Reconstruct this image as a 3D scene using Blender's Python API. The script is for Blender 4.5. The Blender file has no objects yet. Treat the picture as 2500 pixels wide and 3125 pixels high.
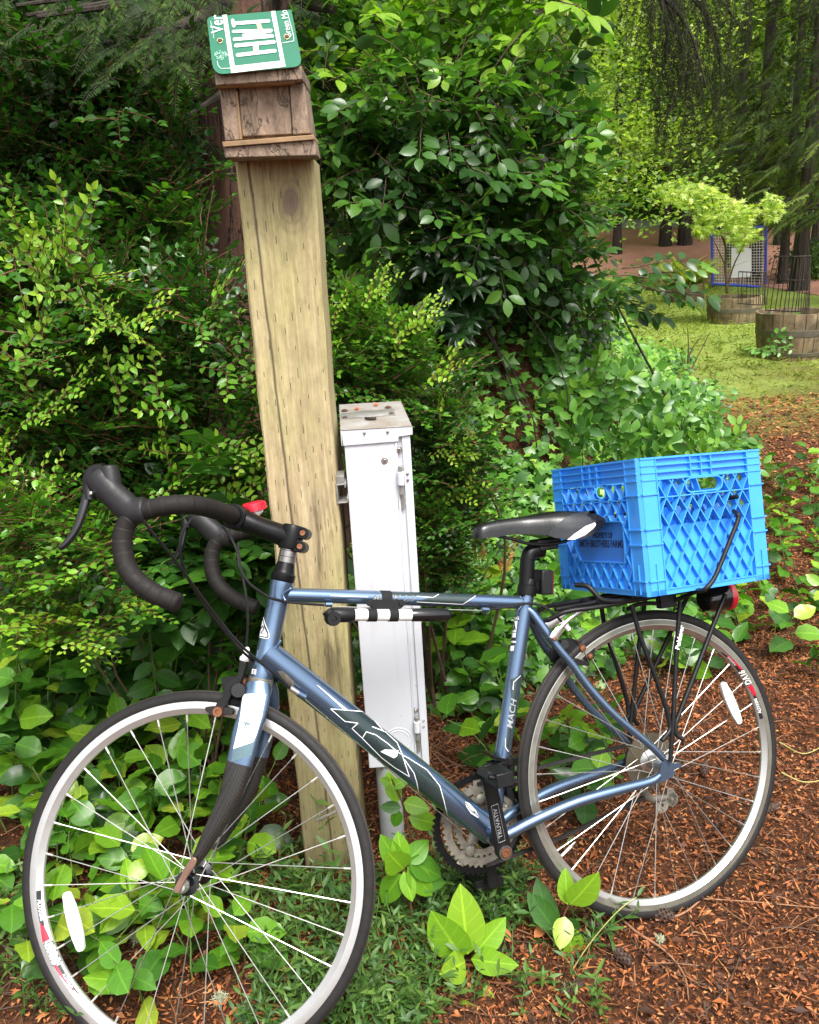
import bpy, bmesh, math, random
import numpy as np
from mathutils import Matrix, Vector

# ---------------------------------------------------------------- camera, sky, sun, exposure
SC = bpy.context.scene
CAM = np.array([0.0, 0.0, 1.4532]); FPX = 2582.65; PITCH = 0.3144; ROLL = -0.0576
c0, s0 = math.cos(PITCH), math.sin(PITCH)
FWD = np.array([0, c0, -s0]); UP0 = np.array([0, s0, c0]); RT0 = np.array([1.0, 0, 0])
RT = math.cos(ROLL)*RT0 + math.sin(ROLL)*UP0; UPV = -math.sin(ROLL)*RT0 + math.cos(ROLL)*UP0
cd = bpy.data.cameras.new('camera'); cam = bpy.data.objects.new('camera', cd)
SC.collection.objects.link(cam); SC.camera = cam
cam.matrix_world = Matrix([[RT[i], UPV[i], -FWD[i], CAM[i]] for i in range(3)] + [[0, 0, 0, 1]])
cd.sensor_fit = 'HORIZONTAL'; cd.sensor_width = 36; cd.lens = 36*FPX/2500; cd.clip_end = 400; cd.clip_start = 0.02

SUN_EL, SUN_AZ = 60.0, 158.0      # azimuth: direction the light comes from, clockwise from +Y
W = bpy.data.worlds.new("World"); SC.world = W; W.use_nodes = True
nt = W.node_tree; nt.nodes.clear()
sky = nt.nodes.new('ShaderNodeTexSky'); sky.sky_type = 'NISHITA'; sky.sun_disc = False
sky.sun_elevation = math.radians(SUN_EL); sky.sun_rotation = math.radians(SUN_AZ)
sky.air_density = 1.0; sky.dust_density = 6.0; sky.ozone_density = 0.6
hs = nt.nodes.new('ShaderNodeHueSaturation'); hs.inputs['Saturation'].default_value = 0.12
bg = nt.nodes.new('ShaderNodeBackground'); bg.inputs['Strength'].default_value = 0.15
wo = nt.nodes.new('ShaderNodeOutputWorld')
nt.links.new(sky.outputs[0], hs.inputs['Color']); nt.links.new(hs.outputs[0], bg.inputs[0]); nt.links.new(bg.outputs[0], wo.inputs[0])
sd = bpy.data.lights.new('sun', 'SUN'); sd.energy = 1.7; sd.angle = math.radians(24); sd.color = (1.0, 0.95, 0.86)
so = bpy.data.objects.new('sun', sd); SC.collection.objects.link(so)
az, el = math.radians(SUN_AZ), math.radians(SUN_EL)
so.rotation_euler = Vector((math.sin(az)*math.cos(el), math.cos(az)*math.cos(el), math.sin(el))).to_track_quat('Z', 'Y').to_euler()
SC.view_settings.view_transform = 'Standard'; SC.view_settings.look = 'None'
SC.view_settings.exposure = 1.05; SC.view_settings.gamma = 1.0
SC.render.engine = 'CYCLES'; SC.cycles.max_bounces = 8; SC.cycles.diffuse_bounces = 3
SC.cycles.transmission_bounces = 4; SC.cycles.transparent_max_bounces = 6; SC.cycles.caustics_reflective = False; SC.cycles.caustics_refractive = False

# ---------------------------------------------------------------- helpers
rng = np.random.default_rng(11); random.seed(5)
PI = math.pi
def V(*a): return np.array(a, float)
def nz(v): v = np.asarray(v, float); return v/np.linalg.norm(v)
def ray(sx, sy): return FWD + RT*(sx-1250)/FPX - UPV*(sy-1562.5)/FPX
def on_plane(sx, sy, O, n):
    d = ray(sx, sy); return CAM + d*(((np.asarray(O)-CAM)@n)/(d@n))
def atY(sx, sy, Y): return on_plane(sx, sy, V(0, Y, 0), V(0, 1, 0))

class M:
    def __init__(s): s.v = []; s.f = []; s.mi = []; s.n = 0
    def add(s, verts, faces, mi=0):
        verts = np.asarray(verts, float).reshape(-1, 3); b = s.n
        s.v.append(verts); s.f += [tuple(int(i)+b for i in f) for f in faces]; s.mi += [mi]*len(faces); s.n += len(verts); return s
    def tube(s, pts, r, n=10, caps=True, mi=0, ref=None, closed=False):
        pts = [np.asarray(p, float) for p in pts]; N = len(pts); r = np.asarray(r, float)
        if r.ndim == 0: r = np.full((N, 2), float(r))
        elif r.ndim == 1 and len(r) == N: r = np.stack([r, r], 1)
        ts = []
        for i in range(N):
            a = pts[i-1] if (i > 0 or closed) else pts[i]; b = pts[(i+1) % N] if (i < N-1 or closed) else pts[i]
            ts.append(nz(b-a))
        u = None; ring = []
        for i in range(N):
            t = ts[i]
            if ref is not None: u = np.asarray(ref, float)
            elif u is None: u = V(0, 0, 1) if abs(t[2]) < .9 else V(1, 0, 0)
            u = nz(u - t*(u@t)); w = np.cross(t, u)
            a = np.arange(n)*2*PI/n
            ring.append(pts[i] + np.outer(np.cos(a)*r[i, 0], u) + np.outer(np.sin(a)*r[i, 1], w))
        vs = np.concatenate(ring); fs = []
        for i in range(N-1 if not closed else N):
            for k in range(n):
                a = i*n+k; b = i*n+(k+1) % n; c = ((i+1) % N)*n; fs.append((a, b, c+(k+1) % n, c+k))
        if caps and not closed: fs.append(tuple(range(n))[::-1]); fs.append(tuple((N-1)*n+k for k in range(n)))
        return s.add(vs, fs, mi)
    def lathe(s, O, ax, prof, n=24, mi=0, a0=0, a1=2*PI):
        ax = nz(ax); u = nz(np.cross(ax, V(0, 0, 1) if abs(ax[2]) < .9 else V(1, 0, 0))); w = np.cross(ax, u)
        full = abs(a1-a0-2*PI) < 1e-6; m = n if full else n+1
        a = a0 + (a1-a0)*np.arange(m)/n; d = np.outer(np.cos(a), u)+np.outer(np.sin(a), w)
        vs = np.concatenate([np.asarray(O)+ax*h+d*r for r, h in prof]); fs = []
        for i in range(len(prof)-1):
            for k in range(n): k2 = (k+1) % m; fs.append((i*m+k, i*m+k2, (i+1)*m+k2, (i+1)*m+k))
        return s.add(vs, fs, mi)
    def box(s, C, ax, h, mi=0):
        ax = np.asarray(ax, float); vs = [np.asarray(C)+ax[0]*h[0]*i+ax[1]*h[1]*j+ax[2]*h[2]*k for i in (-1, 1) for j in (-1, 1) for k in (-1, 1)]
        return s.add(vs, [(0, 1, 3, 2), (4, 6, 7, 5), (0, 4, 5, 1), (2, 3, 7, 6), (0, 2, 6, 4), (1, 5, 7, 3)], mi)
    def prism(s, pts, vec, mi=0):
        pts = np.asarray(pts, float); n = len(pts); vs = np.concatenate([pts, pts+np.asarray(vec, float)])
        fs = [tuple(range(n))[::-1], tuple(range(n, 2*n))]+[(i, (i+1) % n, n+(i+1) % n, n+i) for i in range(n)]
        return s.add(vs, fs, mi)
    def grid(s, P, mi=0):
        P = np.asarray(P, float); a, b = P.shape[:2]
        return s.add(P.reshape(-1, 3), [(i*b+j, i*b+j+1, (i+1)*b+j+1, (i+1)*b+j) for i in range(a-1) for j in range(b-1)], mi)

COL = SC.collection
def obj(name, m, mat, parent=None, bev=0, smooth=40, sub=0, loc=None, **tags):
    me = bpy.data.meshes.new(name)
    if isinstance(m, M):
        me.from_pydata(np.concatenate(m.v).tolist(), [], m.f)
        mats = mat if isinstance(mat, (list, tuple)) else [mat]
        for x in mats: me.materials.append(x)
        me.polygons.foreach_set('material_index', m.mi)
    o = bpy.data.objects.new(name, me); COL.objects.link(o)
    r = root_of(parent)
    if r is not None:
        off = Vector(r.get('_o', (0, 0, 0))); me.transform(Matrix.Translation(-off))
    if parent is not None: o.parent = parent
    elif loc is not None: me.transform(Matrix.Translation([-float(q) for q in loc])); o.location = loc
    me.update()
    bm = bmesh.new(); bm.from_mesh(me); bmesh.ops.recalc_face_normals(bm, faces=bm.faces); bm.to_mesh(me); bm.free()
    if smooth:
        me.polygons.foreach_set('use_smooth', [True]*len(me.polygons)); me.set_sharp_from_angle(angle=math.radians(smooth))
    if bev:
        b = o.modifiers.new('bevel', 'BEVEL'); b.width = bev; b.segments = 2; b.limit_method = 'ANGLE'; b.angle_limit = math.radians(35)
    if sub:
        b = o.modifiers.new('sub', 'SUBSURF'); b.levels = sub; b.render_levels = sub
    tag(o, **tags); return o
def root_of(p):
    while p is not None and p.parent is not None: p = p.parent
    return p
def tag(o, label=None, category=None, group=None, kind=None):
    for k, x in (('label', label), ('category', category), ('group', group), ('kind', kind)):
        if x: o[k] = x
    return o
def thing(name, loc, label, category, group=None):
    o = bpy.data.objects.new(name, None); COL.objects.link(o); o.location = loc; o['_o'] = [float(x) for x in loc]
    o.empty_display_size = .1; return tag(o, label, category, group)

# ---------------------------------------------------------------- node helper
class G:
    def __init__(s, name):
        s.m = bpy.data.materials.new(name); s.m.use_nodes = True; s.t = s.m.node_tree; s.t.nodes.clear()
        s.out = s.t.nodes.new('ShaderNodeOutputMaterial')
    def n(s, typ, props=None, **inp):
        nd = s.t.nodes.new('ShaderNode'+typ)
        for k, x in (props or {}).items(): setattr(nd, k, x)
        for k, x in inp.items(): s.put(nd, k.replace('_', ' ') if k.replace('_', ' ') in nd.inputs else k, x)
        return nd
    def put(s, nd, k, x):
        sk = nd.inputs[k]
        if isinstance(x, bpy.types.NodeSocket): s.t.links.new(x, sk)
        elif isinstance(x, bpy.types.Node): s.t.links.new(x.outputs[0], sk)
        else: sk.default_value = (tuple(x)+(1,)) if hasattr(x, '__len__') and len(x) == 3 and sk.type == 'RGBA' else x
    def math(s, op, a, b=0.0, c=0.0):
        nd = s.t.nodes.new('ShaderNodeMath'); nd.operation = op
        for i, x in enumerate((a, b, c)): s.put(nd, i, x)
        return nd.outputs[0]
    def mix(s, f, a, b, blend='MIX'):
        nd = s.t.nodes.new('ShaderNodeMixRGB'); nd.blend_type = blend; s.put(nd, 0, f); s.put(nd, 1, a); s.put(nd, 2, b); return nd.outputs[0]
    def ramp(s, f, stops, interp='LINEAR'):
        nd = s.t.nodes.new('ShaderNodeValToRGB'); r = nd.color_ramp; r.interpolation = interp
        while len(r.elements) < len(stops): r.elements.new(.5)
        for e, (p, c) in zip(r.elements, stops):
            e.position = p; e.color = tuple(c)+(1,) if hasattr(c, '__len__') else (c, c, c, 1)
        s.put(nd, 0, f); return nd.outputs[0]
    def co(s, scale=(1, 1, 1), kind='Object'):
        tc = s.t.nodes.new('ShaderNodeTexCoord'); mp = s.t.nodes.new('ShaderNodeMapping'); s.t.links.new(tc.outputs[kind], mp.inputs[0])
        mp.inputs['Scale'].default_value = scale; return mp.outputs[0]
    def noise(s, vec, scale, detail=3, rough=.5, dist=0):
        return s.n('TexNoise', Vector=vec, Scale=scale, Detail=detail, Roughness=rough, Distortion=dist).outputs[0]
    def bump(s, h, strength=.3, dist=.002):
        return s.n('Bump', Height=h, Strength=strength, Distance=dist).outputs[0]
    def bsdf(s, **k):
        b = s.n('BsdfPrincipled')
        for a, x in k.items(): s.put(b, a.replace('_', ' '), x)
        s.t.links.new(b.outputs[0], s.out.inputs[0]); s.b = b; return s
def simple(name, col, rough=.5, metal=0.0, var=.12, vs=30, bump=0, coat=0, bd=.001):
    g = G(name); c = g.co(); n = g.noise(c, vs, 4, .6)
    colr = g.mix(1.0, col, g.ramp(n, [(.25, 1-var), (.75, 1+var*.6)]), 'MULTIPLY')
    k = dict(Base_Color=colr, Roughness=g.ramp(g.noise(c, vs*2.3, 3), [(.3, max(0.02, rough-.06)), (.7, min(1, rough+.08))]), Metallic=metal)
    if coat: k['Coat_Weight'] = coat; k['Coat_Roughness'] = .12
    g.bsdf(**k)
    if bump: g.put(g.b, 'Normal', g.bump(g.noise(c, vs*4, 4), bump, bd))
    return g.m

# text -> flat 2D mesh (x, y), triangulated and finely subdivided so that it can be bent
def text2d(body, size, shear=0.0, off=0.0, space=1.0, cuts=1):
    cu = bpy.data.curves.new('t', 'FONT'); cu.body = body; cu.size = size; cu.shear = shear; cu.offset = off; cu.space_character = space
    cu.align_x = 'CENTER'; cu.align_y = 'CENTER'; cu.resolution_u = 3; cu.fill_mode = 'FRONT'
    o = bpy.data.objects.new('t', cu); COL.objects.link(o); dg = bpy.context.evaluated_depsgraph_get()
    me = bpy.data.meshes.new_from_object(o.evaluated_get(dg)); bm = bmesh.new(); bm.from_mesh(me)
    bmesh.ops.triangulate(bm, faces=bm.faces)
    if cuts: bmesh.ops.subdivide_edges(bm, edges=bm.edges, cuts=cuts, use_grid_fill=True)
    v = np.array([x.co[:2] for x in bm.verts]).reshape(-1, 2); f = [tuple(q.index for q in x.verts) for x in bm.faces]
    bm.free(); bpy.data.objects.remove(o); bpy.data.curves.remove(cu); bpy.data.meshes.remove(me); return v, f
def poly2d(pts, maxlen):
    bm = bmesh.new(); vs = [bm.verts.new((x, y, 0)) for x, y in pts]; bm.faces.new(vs)
    bmesh.ops.triangulate(bm, faces=bm.faces)
    for _ in range(6):
        e = [e for e in bm.edges if e.calc_length() > maxlen]
        if not e: break
        bmesh.ops.subdivide_edges(bm, edges=e, cuts=1); bmesh.ops.triangulate(bm, faces=[f for f in bm.faces if len(f.verts) > 3])
    bm.verts.ensure_lookup_table(); bm.verts.index_update()
    v = np.array([x.co[:2] for x in bm.verts]); f = [tuple(q.index for q in x.verts) for x in bm.faces]; bm.free(); return v, f
def strip2d(pts, w, seg):
    out = [];
    P = [np.array(p, float) for p in pts]; Q = [P[0]]
    for a, b in zip(P[:-1], P[1:]):
        k = max(1, int(np.linalg.norm(b-a)/seg)); Q += [a+(b-a)*(i+1)/k for i in range(k)]
    v = []; 
    for i, q in enumerate(Q):
        t = nz(Q[min(i+1, len(Q)-1)]-Q[max(i-1, 0)]); n = np.array([-t[1], t[0]])*w/2; v += [q-n, q+n]
    return np.array(v), [(2*i, 2*i+1, 2*i+3, 2*i+2) for i in range(len(Q)-1)]
def spline(pts, k=8):
    P = [np.asarray(p, float) for p in pts]; P = [2*P[0]-P[1]]+P+[2*P[-1]-P[-2]]; out = []
    for i in range(1, len(P)-2):
        for j in range(k):
            t = j/k; a, b, c, d = P[i-1:i+3]
            out.append(.5*((2*b)+(-a+c)*t+(2*a-5*b+4*c-d)*t*t+(-a+3*b-3*c+d)*t**3))
    return out+[P[-2]]
def T(x0, y0, sc): return lambda x, y: (x0+x/sc, y0+y/sc)
# ---------------------------------------------------------------- materials
X = {}
g = G('blue_metallic_paint'); c = g.co(); n = g.noise(c, 900, 2); 
g.bsdf(Base_Color=g.mix(n, (.105, .170, .285), (.165, .245, .37)), Metallic=.85, Roughness=.27, Coat_Weight=.5, Coat_Roughness=.15); X['blue'] = g.m
X['graph'] = simple('graphite_green_decal', (.030, .050, .052), .32, .4, coat=.5)
X['teal'] = simple('grey_teal_decal', (.10, .17, .20), .35, .3, coat=.4)
X['white_decal'] = simple('white_decal', (.78, .80, .82), .35, coat=.3, var=.05)
X['black_decal'] = simple('black_decal', (.012, .012, .014), .4)
X['red_decal'] = simple('red_decal', (.55, .015, .04), .35)
X['grey_decal'] = simple('grey_decal', (.35, .38, .40), .4, .3)
X['rubber'] = simple('tyre_rubber', (.016, .015, .015), .62, var=.3, vs=60, bump=.25)
X['tread'] = simple('worn_tread_rubber', (.055, .046, .040), .7, var=.3, vs=50, bump=.3)
X['tape'] = simple('handlebar_tape', (.012, .0100, .0092), .68, var=.25, vs=40, bump=.4)
X['black'] = simple('black_plastic', (.009, .009, .010), .42, var=.2, bump=.15)
X['hood'] = simple('rubber_hood', (.016, .0155, .017), .42, var=.2, vs=60, bump=.2)
X['black_metal'] = simple('black_anodised_metal', (.012, .012, .013), .33, .55, vs=80)
X['gloss_black'] = simple('gloss_black_metal', (.010, .010, .012), .12, .3, coat=.6)
X['alu'] = simple('brushed_aluminium', (.62, .62, .61), .30, .9, var=.1, vs=40)
X['chrome'] = simple('polished_steel', (.66, .65, .62), .22, 1.0, var=.1)
X['spoke'] = simple('steel_spoke', (.50, .49, .46), .28, .85, var=.1)
X['spacer'] = simple('grey_spacer_metal', (.30, .29, .28), .3, .9)
X['dirty_silver'] = simple('dirty_worn_aluminium', (.26, .24, .20), .5, .6, var=.5, vs=60, bump=.3)
X['chainm'] = simple('grimy_black_chain', (.030, .028, .026), .5, .4, var=.4, vs=80)
X['copper'] = simple('rusty_copper_bolt', (.30, .13, .07), .4, .8, var=.3)
X['rust'] = simple('rust', (.09, .042, .025), .8, .1, var=.5, vs=80, bump=.4)
X['white_plastic'] = simple('white_plastic', (.74, .73, .72), .35, var=.08)
X['reflector'] = simple('clear_reflector_plastic', (.72, .69, .68), .18, var=.18, vs=120, bump=.5, bd=.002, coat=.6)
X['red'] = simple('red_plastic', (.60, .012, .035), .25, coat=.5)
X['rimdark'] = simple('worn_brake_track', (.30, .30, .25), .35, .7, var=.2)
X['velcro'] = simple('black_strap', (.012, .012, .013), .8, bump=.4)
X['disc'] = simple('smoky_spoke_disc', (.085, .070, .045), .35, var=.2)
X['leather'] = simple('black_saddle_leather', (.007, .0065, .007), .27, var=.2, vs=120, bump=.2, bd=.0006)
g = G('saddle_mesh_fabric'); c = g.co((420, 420, 420)); v = g.n('TexChecker', Vector=c, Scale=1.0, Color1=(.022, .027, .036), Color2=(.004, .005, .007))
g.bsdf(Base_Color=v.outputs[0], Roughness=.55); X['smesh'] = g.m
g = G('carbon_weave'); c = g.co((330, 330, 330)); v = g.n('TexChecker', Vector=c, Scale=1.0, Color1=(.026, .023, .020), Color2=(.007, .0065, .006))
g.bsdf(Base_Color=v.outputs[0], Roughness=.35, Coat_Weight=.5, Coat_Roughness=.2); X['carbon'] = g.m
g = G('blue_crate_plastic'); c = g.co(); n = g.noise(c, 14, 5, .7); d = g.ramp(g.noise(c, 95, 4, .7), [(.60, 0.0), (.68, 1.0)])
z = g.n('SeparateXYZ', Vector=c).outputs[2]
low = g.ramp(z, [(0.0, 1.0), (.035, .6), (.09, 0.0)])
dirt = g.math('MULTIPLY', g.math('MULTIPLY', d, low), .85)
g.bsdf(Base_Color=g.mix(dirt, g.mix(n, (.035, .27, .80), (.065, .35, .90)), (.03, .018, .012)), Roughness=.36, Subsurface_Weight=.0)
g.put(g.b, 'Normal', g.bump(g.noise(c, 300, 3), .12, .0008)); X['crate'] = g.m
X['crate_print'] = simple('navy_print', (.008, .012, .07), .45)
X['crate_panel'] = simple('blue_label_panel_plastic', (.040, .20, .68), .4, vs=20)
g = G('white_painted_steel'); c = g.co(); n = g.noise(c, 6, 5, .6); sp = g.ramp(g.noise(c, 70, 3, .6), [(.70, 0.0), (.74, 1.0)])
colr = g.mix(n, (.56, .58, .63), (.64, .65, .70)); colr = g.mix(g.math('MULTIPLY', sp, .35), colr, (.35, .22, .12)); sk = g.ramp(g.noise(g.co((34, 34, 2.2)), 1.0, 4, .6), [(.56, 0.0), (.72, .22)]); colr = g.mix(sk, colr, (.36, .35, .27))
g.bsdf(Base_Color=colr, Roughness=.38); g.put(g.b, 'Normal', g.bump(g.noise(c, 9, 2), .1, .004)); X['boxwhite'] = g.m
g = G('stained_cap_top'); c = g.co(); n = g.ramp(g.noise(c, 16, 6, .7), [(.35, 0.0), (.62, 1.0)])
g.bsdf(Base_Color=g.mix(n, (.36, .36, .355), (.25, .21, .175)), Roughness=.5); X['captop'] = g.m
X['galv'] = simple('galvanised_steel', (.36, .35, .33), .45, .6, var=.3, vs=50)
X['pvc'] = simple('grey_pvc_conduit', (.34, .35, .36), .5, var=.15, vs=20)

# treated post timber: grain, knot, long drying crack, rows of incising cuts
g = G('treated_post_timber'); c = g.co(); sp = g.n('SeparateXYZ', Vector=c); x, y, z = sp.outputs[0], sp.outputs[1], sp.outputs[2]
kx = g.math('SUBTRACT', g.math('ADD', x, g.math('MULTIPLY', g.math('SUBTRACT', g.noise(g.co((14, 14, 14)), 1.0, 3), .5), .022)), .042); kz = g.math('MULTIPLY', g.math('SUBTRACT', z, 1.525), .62)
kd = g.math('SQRT', g.math('ADD', g.math('MULTIPLY', kx, kx), g.math('MULTIPLY', kz, kz)))
pull = g.math('MULTIPLY', g.math('DIVIDE', .0012, g.math('ADD', kd, .012)), g.math('SIGN', kx))
gx = g.math('SUBTRACT', x, g.math('MULTIPLY', pull, .55))
gv = g.n('CombineXYZ', X=g.math('MULTIPLY', gx, 75.0), Y=g.math('MULTIPLY', y, 75.0), Z=g.math('MULTIPLY', z, 3.0)).outputs[0]
gr = g.noise(gv, 1.0, 4, .6, .6)
big = g.noise(g.co((5, 5, 1.6)), 1.0, 4, .6)
fine = g.noise(g.co((260, 260, 9)), 1.0, 3, .7)
colr = g.ramp(gr, [(.25, (.25, .185, .10)), (.5, (.42, .33, .19)), (.75, (.54, .44, .27))])
colr = g.mix(g.ramp(big, [(.40, 0.0), (.62, .70)]), colr, (.37, .35, .13))
colr = g.mix(.6, colr, g.ramp(fine, [(.2, .5), (.8, 1.45)]), 'MULTIPLY')
mot = g.noise(g.co((60, 60, 22)), 1.0, 5, .75)
colr = g.mix(.45, colr, g.ramp(mot, [(.32, .45), (.5, 1.05), (.68, 1.45)]), 'MULTIPLY')
rings = g.math('SINE', g.math('MULTIPLY', kd, 620.0))
colr = g.mix(g.math('MULTIPLY', g.ramp(kd, [(.018, .55), (.045, 0.0)]), g.ramp(rings, [(0, .2), (1, .9)])), colr, (.20, .14, .085))
colr = g.mix(g.ramp(kd, [(.010, .8), (.021, 0.0)]), colr, (.155, .105, .085))
# moisture stain, lower right
st = g.math('MULTIPLY', g.ramp(x, [(.010, 0.0), (.035, 1.0)]), g.ramp(g.noise(g.co((20, 20, 2.2)), 1.0, 4, .7), [(.47, 0.0), (.6, .9)]))
colr = g.mix(g.math('MULTIPLY', st, g.ramp(z, [(.92, 1.0), (1.10, .12)])), colr, (.075, .052, .03))
low = g.ramp(g.math('ADD', z, g.math('MULTIPLY', big, .25)), [(.3, .7), (.75, 0.0)])
colr = g.mix(low, colr, (.17, .145, .065))
# crack
wob = g.math('MULTIPLY', g.math('SUBTRACT', g.noise(g.co((0, 0, 5)), 1.0, 4, .55), .5), .012)
cx = g.math('ADD', g.math('SUBTRACT', x, g.math('MULTIPLY', g.math('SUBTRACT', 1.1, z), .018)), wob)
ck = g.ramp(g.math('ABSOLUTE', g.math('ADD', cx, .020)), [(.0002, .9), (.0008, 0.0)])
# incising
u = g.math('DIVIDE', x, .0165); ui = g.math('FLOOR', u); uf = g.math('SUBTRACT', u, ui)
rz = g.n('TexWhiteNoise', props={'noise_dimensions': '1D'}, W=ui).outputs[0]
v = g.math('ADD', g.math('DIVIDE', z, .055), rz); vi = g.math('FLOOR', v); vf = g.math('SUBTRACT', v, vi)
rj = g.n('TexWhiteNoise', props={'noise_dimensions': '2D'}, Vector=g.n('CombineXYZ', X=ui, Y=vi, Z=0.0).outputs[0]).outputs[0]
cut = g.math('MULTIPLY', g.math('LESS_THAN', g.math('ABSOLUTE', g.math('SUBTRACT', uf, .5)), .045), g.math('LESS_THAN', vf, g.math('MULTIPLY', rj, .36)))
cut = g.math('MULTIPLY', cut, g.math('GREATER_THAN', rj, .35))
mark = g.math('MAXIMUM', ck, g.math('MULTIPLY', cut, .8))
colr = g.mix(mark, colr, (.035, .022, .012))
h = g.math('SUBTRACT', g.math('ADD', gr, g.math('MULTIPLY', fine, .6)), g.math('MULTIPLY', mark, 2.5))
g.bsdf(Base_Color=colr, Roughness=.75, Normal=g.bump(h, .45, .0015)); X['post'] = g.m
X['cutwood'] = simple('weathered_cut_wood', (.30, .19, .10), .75, var=.35, vs=30, bump=.4)
def barkmat(name, c1, c2, c3, sc, vz=.35, bd=.006, crk=.5):
    g = G(name); c = g.co((sc, sc, sc*vz)); n = g.noise(c, 1.0, 5, .65, .4); w = g.n('TexVoronoi', props={'feature': 'DISTANCE_TO_EDGE'}, Vector=c, Scale=.9).outputs[0]
    cr = g.ramp(g.math('ABSOLUTE', g.math('SUBTRACT', g.noise(c, .32, 5, .62, .8), .5)), [(.004, 1.0), (.016, 0.0)]); f = g.noise(g.co((sc*7, sc*7, sc*4)), 1.0, 4, .7)
    colr = g.ramp(n, [(.3, c1), (.55, c2), (.75, c3)]); colr = g.mix(.6, colr, g.ramp(f, [(.2, .5), (.8, 1.5)]), 'MULTIPLY')
    colr = g.mix(g.math('MULTIPLY', cr, min(1, crk*2)), colr, tuple(x*.25 for x in c1))
    g.bsdf(Base_Color=colr, Roughness=.85, Normal=g.bump(g.math('SUBTRACT', g.math('ADD', n, g.math('MULTIPLY', f, .4)), cr), .8, bd)); return g.m
X['bark'] = barkmat('fir_bark_slab', (.12, .09, .065), (.28, .20, .145), (.40, .30, .22), 60, .5, .003, .25)
X['redbark'] = barkmat('red_cedar_bark', (.045, .020, .012), (.10, .045, .028), (.15, .07, .045), 22, .12, .015)
X['dbark'] = barkmat('dark_conifer_bark', (.016, .011, .008), (.034, .024, .018), (.060, .044, .032), 9, .2, .03)
X['twig'] = simple('brown_twig', (.10, .06, .035), .8, var=.4)
X['gstem'] = simple('green_stem', (.10, .17, .03), .6, var=.3)
X['rstem'] = simple('reddish_stem', (.13, .055, .025), .6, var=.3)
g = G('green_sign_enamel'); c = g.co(); g.bsdf(Base_Color=g.mix(g.noise(c, 18, 4, .6), (.002, .105, .055), (.004, .15, .075)), Roughness=.22, Coat_Weight=.4); X['sgreen'] = g.m
X['swhite'] = simple('sign_white_enamel', (.62, .61, .62), .3, var=.08)
X['swear'] = simple('worn_sign_patch', (.42, .45, .26), .6, var=.3)

for k_ in ('rubber', 'tread', 'tape', 'hood', 'black', 'black_metal', 'velcro', 'carbon'):
    for n_ in X[k_].node_tree.nodes:
        if n_.type == 'BSDF_PRINCIPLED': n_.inputs['Specular IOR Level'].default_value = .28

X['qr'] = simple('coppery_worn_lever', (.34, .20, .15), .35, .85, var=.3)
# ---------------------------------------------------------------- bicycle reference frames
R0 = V(0.507759, 1.596932, 0.319780) ; FX = V(-0.938568, -0.341749, 0.047927) ; LL = V(0.339698, -0.890478, 0.302746) ; UU = V(-0.060786, 0.300429, 0.951865)
F0 = V(-0.431971, 1.275136, 0.359571) ; FF = V(-0.989471, 0.074228, -0.124248) ; FU = V(-0.078551, 0.445610, 0.891774) ; FL = V(-0.121560, -0.892144, 0.435088)
HB = V(-0.293371, 1.416703, 0.688578) ; SAX = V(0.251888, 0.396263, 0.882909) ; PF = V(-0.960091, 0.216920, 0.176550)
def P(sx, sy, c=0.0): return on_plane(sx, sy, R0+c*LL, LL)          # trace on the bicycle's own plane, c metres to its left
def B(a, b, c=0.0): return R0+a*FX+b*UU+c*LL
def bl(p): d = p-R0; return np.array([d@FX, d@UU, d@LL])
def mir(p): a, b, c = bl(p); return B(a, b, -c)
def FP(sx, sy, c=0.0): return on_plane(sx, sy, F0+c*FL, FL)         # trace on the turned front wheel's plane
def Fw(a, b, c=0.0): return F0+a*FF+b*FU+c*FL
def A(f, l, s): return HB+f*PF+l*FL+s*SAX                           # steering frame: forward, left, up the steerer
def fmir(p): return p-2*((p-F0)@FL)*FL
base = R0-.336*UU; base[2] = 0
bike = thing('bicycle', base, 'blue road bicycle with drop handlebars leaning on the wooden post', 'bicycle')

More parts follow.
